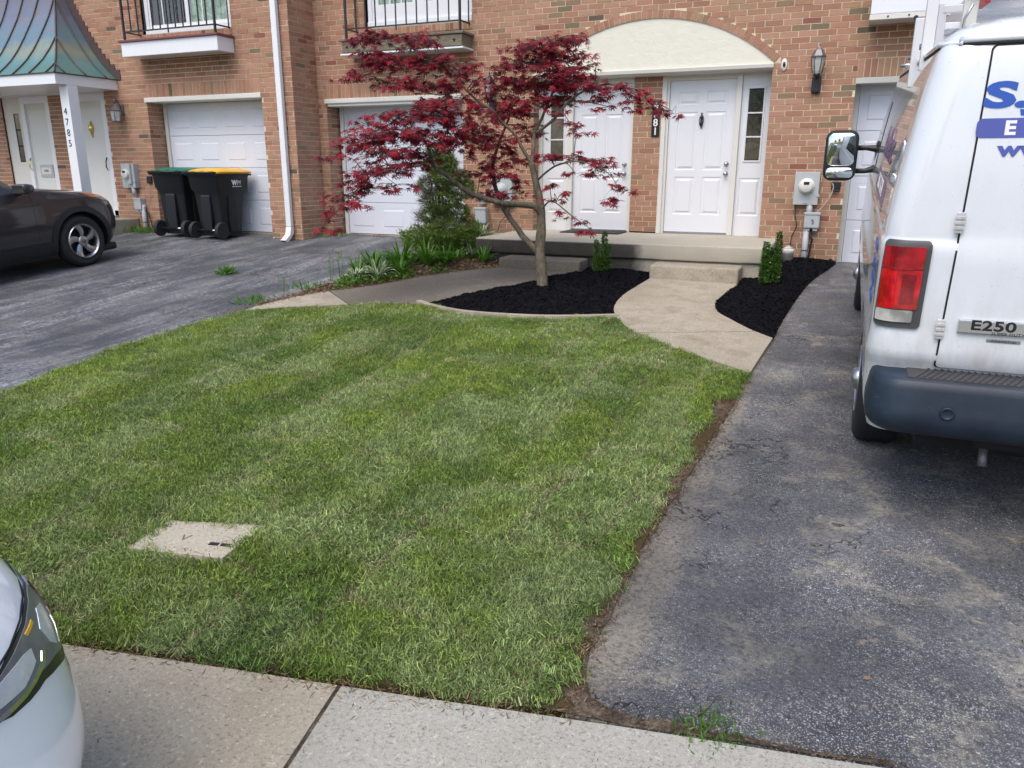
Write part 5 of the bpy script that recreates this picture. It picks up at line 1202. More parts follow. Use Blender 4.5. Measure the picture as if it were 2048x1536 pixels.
for s in (-1, 1):
    f_ = lambda L: [(-s*x, y, z) for x, y, z in L]; D = (-s*.55, -.83, -.05)
    h = wdec('headlight', f_([(-.80,-.33,.70),(-.86,-.40,.70),(-.87,-.36,.62),(-.86,-.30,.56),(-.82,-.235,.525),(-.774,-.186,.517),(-.70,-.14,.545),(-.629,-.107,.566),(-.56,-.078,.57),(-.50,-.064,.580),(-.42,-.05,.61),(-.42,-.07,.655),(-.529,-.099,.668),(-.565,-.113,.677),(-.636,-.149,.687),(-.703,-.195,.699),(-.76,-.24,.706)]), 'hlblack', .003, d=D)
    wdec('bowl', f_([(-.80,-.30,.693),(-.835,-.30,.63),(-.815,-.24,.575),(-.775,-.19,.545),(-.70,-.15,.572),(-.62,-.112,.590),(-.54,-.082,.588),(-.44,-.06,.61),(-.44,-.07,.648),(-.565,-.11,.668),(-.70,-.19,.690),(-.76,-.24,.698)]), 'hlgrey', .0045, h, .02, D)
    wdec('chrome_trim', f_([(-.81,-.33,.694),(-.84,-.32,.64),(-.83,-.26,.58),(-.79,-.2,.548),(-.775,-.186,.56),(-.81,-.25,.60),(-.815,-.29,.65),(-.79,-.28,.69)]), 'chrome', .006, h, .02, D)
    wdec('amber_strip', f_([(-.815,-.33,.692),(-.848,-.33,.65),(-.845,-.28,.60),(-.82,-.24,.565),(-.812,-.23,.578),(-.83,-.27,.61),(-.83,-.30,.655),(-.80,-.30,.69)]), 'amberdull', .009, h, .02, D)
    wdec('reflector', f_([(-.735,-.20,.672),(-.785,-.23,.655),(-.775,-.20,.61),(-.745,-.165,.578),(-.715,-.16,.600),(-.70,-.16,.645)]), 'hlwhite', .006, h, .02, D)
    wdec('reflector', f_([(-.46,-.07,.650),(-.595,-.11,.652),(-.635,-.119,.645),(-.625,-.111,.618),(-.555,-.086,.603),(-.46,-.072,.615)]), 'hlwhite', .006, h, .02, D)
    wdec('chrome_trim', f_([(-.44,-.07,.604),(-.55,-.086,.595),(-.64,-.12,.605),(-.66,-.125,.62),(-.675,-.13,.618),(-.65,-.12,.594),(-.55,-.08,.585),(-.44,-.06,.594)]), 'chrome', .007, h, .02, D)
    wdec('marker', f_([(-.635,-.142,.674),(-.685,-.170,.676),(-.685,-.168,.669),(-.64,-.14,.667)]), 'yellowlid', .007, h, .02, D)
hl_ = [(-.84,-.42,.712),(-.80,-.36,.712),(-.76,-.25,.714),(-.703,-.197,.706),(-.636,-.149,.694),(-.529,-.099,.676),(-.35,-.06,.66),(-.1,-.03,.655)]
for s in (-1, 1):
    P = []
    for x, y, z in hl_:
        q = wb.find_nearest(Vector((-s*x if s < 0 else x, y, z))) if False else wb.find_nearest(Vector((s*abs(x), y, z)))
        P.append(q[0]+q[1]*.0)
    MB().tube(crom(P, 4), .003, 5).build('bonnet_seam', M['dark'], wc)
for s in (-1, 1):
    P = [wb.find_nearest(Vector((s*x, y, z)))[0] for x, y, z in [(.80,-.25,.515),(.86,-.34,.46),(.89,-.42,.40),(.90,-.48,.34)]]; MB().tube(crom(P, 4), .0022, 5).build('bumper_seam', M['pvc'], wc)
    P = [wb.find_nearest(Vector((s*x, y, z)))[0] for x, y, z in [(.2,-.0,.215),(.45,-.03,.215),(.62,-.10,.22),(.74,-.2,.23),(.84,-.36,.25),(.875,-.48,.27)]]; MB().tube(crom(P, 4), .014, 8).build('lip', M['carwhite'], wc)
link('grille', decal_mesh('grille', wb, [(-.36,.40),(.36,.40),(.42,.60),(-.42,.60)], (0, -1, 0), (0, 3, 0), .004, M['darkplastic'], .05), wc)
link('lower_grille', decal_mesh('lower_grille', wb, [(-.5,.20),(.5,.20),(.46,.33),(-.46,.33)], (0, -1, 0), (0, 3, 0), .004, M['darkplastic'], .05), wc)
link('windscreen', decal_mesh('windscreen', wb, [(-.62,1.08),(.62,1.08),(.5,1.38),(-.5,1.38)], (0, -1, 0), (0, 3, 0), .004, M['carglass'], .06), wc)
for s in (-1, 1):
    pp = [(p[0]*s, p[1]) for p in [(-1.35,1.06),(-1.75,1.24),(-2.1,1.34),(-3.4,1.33),(-3.8,1.08)]]
    link('side_window', decal_mesh('side_window', wb, pp, (-s, 0, 0), (s*2, 0, 0), .004, M['carglass'], .08), wc)
# ---------------- wheeled bins ----------------
def bin_(x, y, lidmat, label, logo):
    z = gz(x, y); t = thing('wheeled_bin', label, 'bin', (x, y, z), math.radians(-2 if logo else 3), 'wheeled bins before the left garage')
    def ring(x0, x1, y0, y1, zz, r=.05, k=3): return [(a, b, zz) for a, b in rr(x0, x1, y0, y1, r, k)]
    b = MB(); b.loft([ring(-.235, .235, -.26, .20, .04), ring(-.245, .245, -.275, .23, .3), ring(-.262, .262, -.30, .27, .66), ring(-.275, .275, -.315, .30, .74), ring(-.305, .305, -.345, .35, .80), ring(-.315, .315, -.36, .37, .98), ring(-.325, .325, -.37, .38, 1.0), ring(-.33, .33, -.375, .385, 1.035)])
    bo = b.build('body', M['binplastic'], t, sharp=38)
    MB().box(-.10, .10, -.335, -.28, .12, .70, 0, .03).build('back_channel', M['binplastic'], t)
    for s in (-1, 1): MB().box(s*.262-.012, s*.262+.012, -.10, .08, .10, .68, 0, .02).build('side_rib', M['binplastic'], t)
    MB().box(-.345, .345, -.39, .40, 1.0, 1.03, 0, .012).build('rim', M['binplastic'], t)
    l = MB(); l.loft([ring(-.345, .345, -.33, .42, 1.035), ring(-.35, .35, -.33, .425, 1.06), ring(-.32, .32, -.29, .39, 1.085), ring(-.22, .22, -.18, .28, 1.115), ring(-.08, .08, -.06, .14, 1.12)])
    lo = l.build('lid', M[lidmat], t, sharp=25)
    for i in (-1, 0, 1): MB().box(i*.2-.035, i*.2+.035, -.40, -.28, 1.04, 1.075, 0, .012).build('hinge', M[lidmat], lo)
    MB().tube([(-.30, -.42, 1.045), (.30, -.42, 1.045)], .017, 10).build('handle', M['binplastic'], t)
    for s in (-.3, -.1, .1, .3): MB().box(s-.02, s+.02, -.43, -.35, 1.02, 1.06, 0, .01).build('handle_bracket', M['binplastic'], t)
    for s in (-1, 1):
        w_ = MB().lathe([(.075, -.03), (.125, -.035), (.135, -.02), (.135, .02), (.125, .035), (.075, .03)], (s*.285, -.315, .135), 'x', 32).build('wheel', M['rubber'], t, sharp=40)
        MB().lathe([(.08, .0), (.02, .012), (.001, .014)], (s*.285, -.315, .135), 'x', 16).build('rim', M['binplastic'], w_)
        for k in range(6):
            a = math.pi*k/3; MB().tube([(s*.31, -.315+.02*math.cos(a), .135+.02*math.sin(a)), (s*.305, -.315+.08*math.cos(a), .135+.08*math.sin(a))], .009, 5).build('spoke', M['binplastic'], w_)
    MB().tube([(-.28, -.315, .135), (.28, -.315, .135)], .014, 8).build('axle', M['satin'], t)
    if logo:
        o = place_text('W', .105, (.3195, .02, .885), M['whiteprint'], t, rot=(math.pi/2, 0, math.pi/2), ext=.001, bold=.006, sx=1.0, shear=.0, name='logo')
        o = place_text('M', .105, (.3195, .115, .885), M['whiteprint'], t, rot=(math.pi/2, 0, math.pi/2), ext=.001, bold=.0, sx=1.0, shear=.2, name='logo')
        MB().box(.3175, .3205, -.03, .17, .822, .832).build('logo', M['whiteprint'], t)
    return t
bin_(-9.56, -.80, 'yellowlid', 'black wheeled bin with a yellow lid and white WM logo', True)
bin_(-10.34, -.80, 'greenlid', 'black wheeled bin with a green lid, left of the yellow lidded one', False)
# ---------------- plants ----------------
def leafmat(name, stops, rough=.5, trans=.25, attr='rnd', spec=.4):
    t = NT(name); a = t.n('ShaderNodeAttribute', attribute_name=attr); p = t.pos(); n = t.noise(p, 3.0, 3)
    oi = t.n('ShaderNodeObjectInfo')
    f = t.math('FRACT', t.math('ADD', a.outputs['Fac'], t.math('MULTIPLY', oi.outputs['Random'], 1.0)))
    f = t.math('ADD', t.math('MULTIPLY', f, .7), t.math('MULTIPLY', n, .3)); c = t.ramp(f, stops)
    t.col(c).set(rough, spec=spec)
    tr = t.n('ShaderNodeBsdfTranslucent'); t.l(c, tr.inputs['Color']); mx = t.n('ShaderNodeMixShader'); mx.inputs[0].default_value = trans
    t.l(t.b.outputs[0], mx.inputs[1]); t.l(tr.outputs[0], mx.inputs[2]); t.l(mx.outputs[0], t.out.inputs[0]); return t.m
M['maple'] = leafmat('maple_leaf', [(0, (.07,.006,.014)), (.22, (.15,.010,.022)), (.42, (.30,.010,.024)), (.58, (.13,.016,.034)), (.75, (.36,.012,.024)), (.9, (.18,.05,.07)), (1, (.26,.03,.024))], .42, .30)
M['bark'] = (lambda t: (t.col(t.ramp(t.noise(t.pos((1, 1, .35)), 26, 6, .7), [(.3, (.055,.045,.032)), (.5, (.115,.098,.07)), (.72, (.22,.195,.15))])).set(.9, spec=.15), t.bump(t.noise(t.pos((1, 1, .3)), 70, 5), .8, .008), t.m)[2])(NT('maple_bark'))
M['cypress'] = leafmat('evergreen_needles', [(0, (.06,.075,.025)), (.35, (.12,.19,.04)), (.65, (.19,.30,.05)), (1, (.30,.43,.09))], .6, .2)
M['twig'] = leafmat('dead_twigs', [(0, (.05,.04,.035)), (.5, (.11,.09,.075)), (1, (.19,.165,.14))], .9, .1, spec=.1)
M['box'] = leafmat('boxwood_leaf', [(0, (.02,.05,.012)), (.5, (.06,.14,.025)), (.8, (.13,.25,.04)), (1, (.28,.38,.10))], .4, .2)
M['strap'] = leafmat('strap_leaf', [(0, (.04,.12,.012)), (.5, (.08,.21,.02)), (1, (.17,.32,.05))], .45, .3)
M['hostag'] = leafmat('hosta_leaf_green', [(0, (.07,.17,.06)), (.5, (.12,.24,.09)), (1, (.20,.33,.13))], .5, .2)
M['hostaw'] = leafmat('hosta_leaf_margin', [(0, (.50,.55,.36)), (1, (.66,.68,.52))], .5, .2)
M['litter'] = leafmat('dry_leaf_litter', [(0, (.07,.04,.022)), (.4, (.16,.10,.055)), (.7, (.27,.185,.11)), (1, (.42,.33,.22))], .85, .1, spec=.15)
# --- Japanese maple ---
tree = thing('maple_tree', 'small dark red Japanese maple growing from the black mulch', 'tree', (-3.10, -2.86, gz(-3.1, -2.86)))
org = Vector(tree.location)
LIMBS = [[(-3.05, -2.88, 0.23, 0.07),(-3.09, -2.82, 0.49, 0.062),(-3.14, -2.76, 0.74, 0.058),(-3.14, -2.72, 0.96, 0.052),(-3.16, -2.68, 1.12, 0.05),(-3.19, -2.64, 1.28, 0.042),(-3.26, -2.61, 1.5, 0.038),(-3.32, -2.58, 1.69, 0.035)],
 [(-3.15, -2.68, 1.09, 0.04),(-3.21, -2.73, 1.21, 0.036),(-3.38, -2.85, 1.24, 0.034),(-3.52, -3.01, 1.26, 0.032),(-3.79, -3.21, 1.37, 0.028),(-3.96, -3.35, 1.53, 0.024),(-4.05, -3.47, 1.62, 0.022),(-4.12, -3.47, 1.7, 0.02)],
 [(-4.12, -3.47, 1.7, 0.016),(-4.12, -3.54, 1.86, 0.013),(-4.18, -3.65, 1.96, 0.011),(-4.34, -3.81, 2.01, 0.008),(-4.58, -3.92, 1.99, 0.005)],
 [(-4.12, -3.47, 1.7, 0.016),(-4.05, -3.4, 1.84, 0.013),(-4.0, -3.34, 1.98, 0.01),(-3.98, -3.29, 2.12, 0.008),(-4.04, -3.38, 2.27, 0.005)],
 [(-4.12, -3.47, 1.7, 0.012),(-4.26, -3.77, 1.66, 0.01),(-4.43, -4.09, 1.58, 0.008),(-4.57, -4.34, 1.34, 0.006),(-4.76, -4.48, 1.12, 0.004)],
 [(-3.13, -2.77, 0.69, 0.04),(-3.31, -2.72, 0.83, 0.036),(-3.48, -2.68, 1.0, 0.032),(-3.65, -2.64, 1.21, 0.028),(-3.76, -2.57, 1.39, 0.025),(-3.85, -2.48, 1.61, 0.022),(-3.83, -2.41, 1.84, 0.018),(-3.77, -2.32, 2.06, 0.014),(-3.73, -2.23, 2.29, 0.01),(-3.86, -2.24, 2.45, 0.006)],
 [(-3.32, -2.58, 1.69, 0.026),(-3.34, -2.47, 1.88, 0.022),(-3.35, -2.37, 2.05, 0.02),(-3.29, -2.29, 2.22, 0.016),(-3.22, -2.19, 2.46, 0.012),(-3.18, -2.11, 2.66, 0.009),(-3.25, -2.06, 2.93, 0.005)],
 [(-3.35, -2.4, 2.01, 0.018),(-3.15, -2.37, 2.15, 0.016),(-2.97, -2.34, 2.35, 0.014),(-2.74, -2.32, 2.48, 0.012),(-2.46, -2.3, 2.51, 0.01),(-2.12, -2.31, 2.38, 0.007),(-1.83, -2.24, 2.22, 0.004)],
 [(-3.32, -2.58, 1.69, 0.022),(-3.43, -2.58, 1.84, 0.019),(-3.51, -2.62, 1.99, 0.017),(-3.66, -2.69, 2.15, 0.015),(-3.7, -2.8, 2.24, 0.014),(-3.85, -2.83, 2.33, 0.013),(-3.99, -2.96, 2.49, 0.011),(-4.16, -2.98, 2.65, 0.009),(-4.35, -3.13, 2.79, 0.006),(-4.71, -3.25, 2.9, 0.004)],
 [(-3.24, -2.6, 1.5, 0.012),(-3.0, -2.68, 1.65, 0.01),(-2.72, -2.66, 1.7, 0.008),(-2.4, -2.67, 1.58, 0.005),(-2.26, -2.67, 1.38, 0.003)],
 [(-3.17, -2.67, 1.17, 0.01),(-2.99, -2.78, 1.28, 0.008),(-2.76, -2.84, 1.14, 0.006),(-2.54, -2.8, 0.99, 0.003)],
 [(-3.99, -2.96, 2.49, 0.008),(-4.18, -3.12, 2.39, 0.006),(-4.56, -3.31, 2.49, 0.005),(-5.0, -3.46, 2.59, 0.003)]]
PADS = [(-5.0, -3.46, 2.6, 0.3, 0.075),
 (-4.69, -3.29, 2.75, 0.4, 0.14),
 (-4.85, -3.22, 3.01, 0.38, 0.108),
 (-4.49, -3.08, 2.97, 0.33, 0.141),
 (-4.34, -3.02, 2.76, 0.38, 0.175),
 (-4.54, -3.35, 2.51, 0.4, 0.096),
 (-4.27, -3.07, 2.5, 0.38, 0.131),
 (-4.06, -2.87, 2.69, 0.27, 0.154),
 (-3.96, -2.82, 2.54, 0.22, 0.121),
 (-4.03, -3.12, 2.36, 0.27, 0.086),
 (-4.79, -3.42, 2.84, 0.27, 0.096),
 (-3.26, -2.03, 3.05, 0.4, 0.103),
 (-3.44, -2.2, 2.94, 0.45, 0.114),
 (-3.15, -1.98, 2.88, 0.4, 0.126),
 (-3.6, -2.25, 2.79, 0.43, 0.114),
 (-3.19, -2.22, 2.7, 0.51, 0.136),
 (-3.69, -2.34, 2.6, 0.34, 0.126),
 (-3.4, -2.12, 2.56, 0.46, 0.139),
 (-2.96, -2.16, 2.56, 0.45, 0.113),
 (-3.82, -2.33, 2.45, 0.29, 0.139),
 (-3.45, -2.32, 2.35, 0.34, 0.149),
 (-3.74, -2.36, 2.25, 0.35, 0.15),
 (-3.26, -2.0, 2.4, 0.35, 0.094),
 (-2.75, -2.01, 2.77, 0.16, 0.045),
 (-4.05, -3.38, 2.29, 0.37, 0.095),
 (-3.84, -3.21, 2.2, 0.32, 0.138),
 (-4.18, -3.47, 2.18, 0.47, 0.126),
 (-3.89, -3.34, 2.03, 0.32, 0.138),
 (-4.56, -3.74, 2.17, 0.29, 0.083),
 (-4.61, -3.91, 2.06, 0.28, 0.082),
 (-4.34, -3.71, 1.97, 0.52, 0.125),
 (-4.05, -3.6, 1.93, 0.36, 0.114),
 (-4.66, -3.99, 1.88, 0.31, 0.113),
 (-4.36, -4.0, 1.79, 0.41, 0.122),
 (-4.77, -4.19, 1.74, 0.23, 0.051),
 (-3.85, -3.2, 1.86, 0.27, 0.162),
 (-4.24, -3.38, 1.79, 0.32, 0.108),
 (-4.27, -3.66, 1.66, 0.26, 0.095),
 (-4.39, -4.06, 1.63, 0.35, 0.122),
 (-4.59, -4.17, 1.53, 0.25, 0.122),
 (-4.46, -4.15, 1.42, 0.3, 0.091),
 (-4.62, -4.35, 1.36, 0.23, 0.12),
 (-4.68, -4.42, 1.22, 0.18, 0.11),
 (-4.78, -4.49, 1.11, 0.14, 0.11),
 (-4.28, -3.95, 1.47, 0.23, 0.062),
 (-4.75, -4.51, 1.02, 0.12, 0.07),
 (-4.54, -4.22, 1.29, 0.2, 0.061),
 (-3.79, -2.6, 1.91, 0.31, 0.171),
 (-3.69, -2.61, 1.72, 0.31, 0.137),
 (-3.8, -2.92, 1.58, 0.25, 0.134),
 (-3.62, -2.64, 1.54, 0.29, 0.114),
 (-3.69, -2.83, 1.36, 0.28, 0.09),
 (-3.47, -2.63, 1.36, 0.2, 0.091),
 (-3.55, -2.22, 2.06, 0.23, 0.175),
 (-3.9, -2.7, 2.1, 0.28, 0.169),
 (-3.54, -2.31, 1.78, 0.18, 0.094),
 (-2.67, -2.27, 2.53, 0.28, 0.077),
 (-2.4, -2.29, 2.46, 0.3, 0.098),
 (-2.19, -2.23, 2.37, 0.27, 0.098),
 (-1.96, -2.28, 2.26, 0.2, 0.097),
 (-1.8, -2.23, 2.19, 0.15, 0.049),
 (-2.51, -2.28, 2.28, 0.22, 0.044),
 (-2.75, -2.25, 2.36, 0.22, 0.056),
 (-2.22, -2.29, 2.22, 0.16, 0.044),
 (-2.93, -2.4, 2.11, 0.19, 0.078),
 (-2.82, -2.38, 2.0, 0.15, 0.045),
 (-3.05, -2.41, 2.23, 0.14, 0.067),
 (-3.06, -2.67, 1.76, 0.25, 0.066),
 (-2.84, -2.58, 1.76, 0.28, 0.077),
 (-2.57, -2.59, 1.71, 0.27, 0.076),
 (-2.49, -2.65, 1.58, 0.22, 0.087),
 (-2.79, -2.61, 1.58, 0.19, 0.05),
 (-2.34, -2.68, 1.45, 0.16, 0.065),
 (-2.42, -2.76, 1.3, 0.16, 0.043),
 (-2.26, -2.7, 1.3, 0.09, 0.065),
 (-2.15, -2.62, 1.4, 0.08, 0.027),
 (-2.87, -2.71, 1.37, 0.11, 0.039),
 (-3.01, -2.74, 1.45, 0.12, 0.066),
 (-2.94, -2.76, 1.3, 0.13, 0.066),
 (-2.76, -2.84, 1.16, 0.16, 0.076),
 (-2.62, -2.81, 1.05, 0.17, 0.055),
 (-2.54, -2.8, 0.97, 0.14, 0.033)]

def leaf_shape(n=7):
    """palmate maple leaf, unit length, in the XY plane, stalk at the origin, tip towards +Y"""
    V = [(0, 0, 0)]; Fs = []
    angs = [-118, -80, -40, 0, 40, 80, 118]; lens_ = [.42, .72, .93, 1.0, .93, .72, .42]
    for i, (a, l) in enumerate(zip(angs, lens_)):
        a = math.radians(a); d = Vector((math.sin(a), math.cos(a), 0)); s = Vector((d.y, -d.x, 0))*.095; k = len(V)
        V += [(d*.15-s*.7)[:], (d*.52*l-s+Vector((0, 0, -.03)))[:], (d*l+Vector((0, 0, -.16*l)))[:], (d*.52*l+s+Vector((0, 0, -.03)))[:], (d*.15+s*.7)[:]]
        Fs += [(0, k+4, k+3), (0, k+3, k+1), (0, k+1, k), (k+1, k+3, k+2)]
    V += [(-.006, 0, 0), (.006, 0, 0), (.0, -.45, .05)]; k = len(V); Fs += [(k-3, k-2, k-1)]
    return np.array(V), np.array(Fs)
LV, LF = leaf_shape()
tb = MB(); limb_nodes = []
for li, l in enumerate(LIMBS):
    P = [Vector(p[:3])-org for p in l]; Rr = [p[3] for p in l]; k = 4
    PP = crom(P, k); RR = [Rr[min(i//k, len(Rr)-1)]+(Rr[min(i//k+1, len(Rr)-1)]-Rr[min(i//k, len(Rr)-1)])*((i % k)/k) for i in range(len(PP))]
    if li: PP = [p+Vector((noise.noise(p*6)*.012, noise.noise(p*6+Vector((5, 0, 0)))*.012, 0)) if 0 < i < len(PP)-1 else p for i, p in enumerate(PP)]
    RR = [r*(1.0+.10*noise.noise(p*9)) for r, p in zip(RR, PP)]
    if not li: PP[0] = PP[0]-Vector((0, 0, .08)); RR[0] *= 1.25; RR[1] *= 1.08
    nm = 'trunk' if not li else 'limb'
    MB().tube(PP, RR, 14 if not li else 9).build(nm, M['bark'], tree); limb_nodes += [(p, r) for p, r in zip(PP, RR)]
twigs = MB(); LEAVES = []
lr = random.Random(11)
def add_leaf(p, dirv, size):
    # leaves hang flat, tips drooping outwards
    y = Vector((dirv.x, dirv.y, 0)).normalized() if Vector((dirv.x, dirv.y, 0)).length > .01 else Vector((1, 0, 0))
    a = lr.gauss(0, .8); y = Vector((y.x*math.cos(a)-y.y*math.sin(a), y.x*math.sin(a)+y.y*math.cos(a), 0))
    y.z = -abs(lr.gauss(.35, .35)); y.normalize(); z = Vector((lr.gauss(0, .35), lr.gauss(0, .35)-.25, 1)); x = y.cross(z).normalized(); z = x.cross(y)
    LEAVES.append((p+y*size*.35, x, y, z, size))
upv = Vector((0, 0, 1)); camR = Vector((R.x, R.y, 0)).normalized(); camF = Vector((F.x, F.y, 0)).normalized()
for (x, y, z, rx, rz) in PADS:
    c = Vector((x, y, z))-org; near = min(limb_nodes, key=lambda q: (q[0]-c).length+(.25 if q[0].z > c.z+.1 else 0))
    rd = min(.42, max(.10, rx*.8)); base = near[0]
    mid = base.lerp(c, .5)+Vector((lr.gauss(0, .03), lr.gauss(0, .03), .05+lr.gauss(0, .02)))
    if (base-c).length > .04: twigs.tube(crom([base, mid, c], 4), [min(near[1]*.7, .008)*(1-.07*i) for i in range(9)], 5)
    n = max(4, int(rx*rz*rd*11500)+int(rx*rd*185)); ns = max(3, int(n/6))
    for s in range(ns):
        th = lr.uniform(0, 6.283); r = math.sqrt(lr.random()); h = lr.uniform(-1, 1)*math.sqrt(max(0, 1-.8*r*r))
        q = c+camR*rx*r*math.cos(th)+camF*rd*r*math.sin(th)+upv*(rz*h*.9-.25*rz*r*r)
        start = c.lerp(q, .15)+upv*lr.gauss(0, .006); m_ = start.lerp(q, .55)+upv*.012
        twigs.tube([start, m_, q], [.003, .0022, .0014], 3, cap=False)
        d = (q-start)
        for j in range(lr.randint(4, 7)):
            t_ = lr.uniform(.35, 1.08); pp = start.lerp(q, t_)+Vector((lr.gauss(0, .018), lr.gauss(0, .018), lr.gauss(0, .010)))
            add_leaf(pp, d+Vector((lr.gauss(0, .05), lr.gauss(0, .05), 0)), lr.uniform(.042, .076))
        add_leaf(q, d, lr.uniform(.055, .085))
tw = twigs.build('twigs', M['bark'], tree, fix=False); tw['kind'] = 'stuff'
LEAVES.sort(key=lambda q: (q[0]+org-CAM).length/q[4])
lm = fastmesh('leaf', LV, LF, M['maple'])
for p, x, y, z, s in LEAVES[:300]:
    o = link('leaf', lm, tree); o.matrix_basis = Matrix(((x.x*s, y.x*s, z.x*s, p.x), (x.y*s, y.y*s, z.y*s, p.y), (x.z*s, y.z*s, z.z*s, p.z), (0, 0, 0, 1)))
rest = LEAVES[300:]
A = np.array([[(x*s)[:], (y*s)[:], (z*s)[:]] for p, x, y, z, s in rest]); Pn = np.array([p[:] for p, *_ in rest])
V = (np.einsum('vk,nkj->nvj', LV, A)+Pn[:, None]).reshape(-1, 3); Fs = (LF[None]+(np.arange(len(rest))*len(LV))[:, None, None]).reshape(-1, 3)
# colour drifts by spray: neighbours share a tone
sprd = np.array([(.5+.5*noise.noise(Vector(p)*2.6)+lr.gauss(0, .16)) % 1 for p in Pn])
o = link('foliage', fastmesh('foliage', V, Fs, M['maple'], {'rnd': ('FACE', 'FLOAT', np.repeat(sprd, len(LF)))}), tree); o['kind'] = 'stuff'
# --- generic scattered leaves ---
def scatter(name, mat, P, dirs, size, shape, parent, jitter=.5, wid=1.0, seed=1, kind='stuff'):
    """P (n,3) points, dirs (n,3) leaf directions, size (n,), shape (V,F)"""
    g = np.random.default_rng(seed); n = len(P); d = dirs/np.maximum(np.linalg.norm(dirs, axis=1), 1e-6)[:, None]
    d = d+g.normal(0, jitter, (n, 3)); d /= np.linalg.norm(d, axis=1)[:, None]
    r = g.normal(0, 1, (n, 3)); x = np.cross(d, r); x /= np.linalg.norm(x, axis=1)[:, None]; z = np.cross(x, d)
    A = np.stack([x*size[:, None]*wid, d*size[:, None], z*size[:, None]], 1); SV, SF = shape
    V = (np.einsum('vk,nkj->nvj', SV, A)+P[:, None]).reshape(-1, 3); Fs = (SF[None]+(np.arange(n)*len(SV))[:, None, None]).reshape(-1, SF.shape[1])
    rn = np.repeat(g.random(n), len(SF)); o = link(name, fastmesh(name, V, Fs, mat, {'rnd': ('FACE', 'FLOAT', rn)}), parent)
    if kind: o['kind'] = kind
    return o
NEEDLE = (np.array([(-.11, 0, 0), (.11, 0, 0), (.07, .6, .05), (0, 1, .1), (-.07, .6, .05)]), np.array([(0, 1, 2), (0, 2, 4), (4, 2, 3)]))
OVAL = (np.array([(0, 0, 0), (.28, .35, .05), (.22, .75, .03), (0, 1, 0), (-.22, .75, .03), (-.28, .35, .05)]), np.array([(0, 1, 5), (1, 2, 5), (5, 2, 4), (2, 3, 4)]))
# --- evergreen shrub ---
eb_ = thing('evergreen_shrub', 'ragged mossy green evergreen shrub with brown bare twigs beside the middle garage', 'shrub', (-5.13, -1.42, gz(-5.08, -1.4)+.08))
g = np.random.default_rng(5)
clumps = [(-.02,-.05,.16,.44,.20),(.30,-.05,.20,.34,.19),(-.30,-.05,.22,.30,.18),(.1,-.2,.34,.36,.15),(.38,0,.34,.24,.15),(-.05,0,.52,.34,.15),(.22,-.02,.56,.28,.14),(.02,-.05,.74,.34,.15),(.26,0,.86,.28,.15),(-.08,0,.92,.30,.14),(.12,-.03,1.04,.28,.13),(.26,.02,1.02,.20,.12),(-.02,0,1.18,.24,.12),(.06,0,1.30,.19,.11),(-.05,0,1.38,.14,.09),(.12,0,1.2,.2,.1)]
PP = []; DD = []
cr_ = Vector((R.x, R.y, 0)).normalized(); cf_ = Vector((F.x, F.y, 0)).normalized()
for (u, v, z, rx, rz) in clumps:
    n = int(52000*rx*(rz+.1)); th = g.uniform(0, 2*np.pi, n); cz = g.uniform(-1, 1, n); rad = g.uniform(.55, 1.0, n)**.5
    cell = np.array([.75+.45*noise.noise(Vector((math.cos(a)*3+u*5, math.sin(a)*3, c*3+z*4))) for a, c in zip(th, cz)])
    sx = np.sqrt(1-cz**2); X = u+rx*rad*cell*sx*np.cos(th); Yv = v+rx*.9*rad*cell*sx*np.sin(th); Z = z+rz*1.15*rad*cell*cz
    PP.append(np.stack([cr_.x*X+cf_.x*Yv, cr_.y*X+cf_.y*Yv, Z], 1)); DD.append(np.stack([cr_.x*np.cos(th)*sx+cf_.x*np.sin(th)*sx, cr_.y*np.cos(th)*sx+cf_.y*np.sin(th)*sx, cz*.7+.5], 1))
PP = np.vstack(PP); DD = np.vstack(DD)
# keep the left flank thin: it is mostly bare twigs in the photograph
side = PP @ np.array([cr_.x, cr_.y, 0]); hgt = PP[:, 2]; bare = (side < -.10+.1*np.sin(hgt*9)) & (hgt > .40) & (g.random(len(PP)) < .72) | (g.random(len(PP)) < .30) & (hgt > .35)
scatter('foliage', M['cypress'], PP[~bare], DD[~bare], g.uniform(.02, .042, (~bare).sum()), NEEDLE, eb_, .55, 1.3, 3)
scatter('twigs', M['twig'], PP[bare], DD[bare], g.uniform(.04, .10, bare.sum()), (NEEDLE[0]*np.array([.28, 1, 1]), NEEDLE[1]), eb_, .5, .6, 4)
st_ = MB()
for i in range(46):
    z1 = random.uniform(.35, 1.25); a = random.uniform(0, 6.28); rr_ = random.uniform(.1, .38)*(1.35-z1); p1 = Vector((cr_.x*rr_*math.cos(a)+cf_.x*rr_*math.sin(a), cr_.y*rr_*math.cos(a)+cf_.y*rr_*math.sin(a), z1)) - cr_*.08
    st_.tube(crom([(random.gauss(0, .05), random.gauss(0, .05), 0), p1*.5+Vector((random.gauss(0, .04), 0, .08)), p1], 4), [.014-.0014*k for k in range(9)], 5)
st_.build('stems', M['twig'], eb_, fix=False)['kind'] = 'stuff'
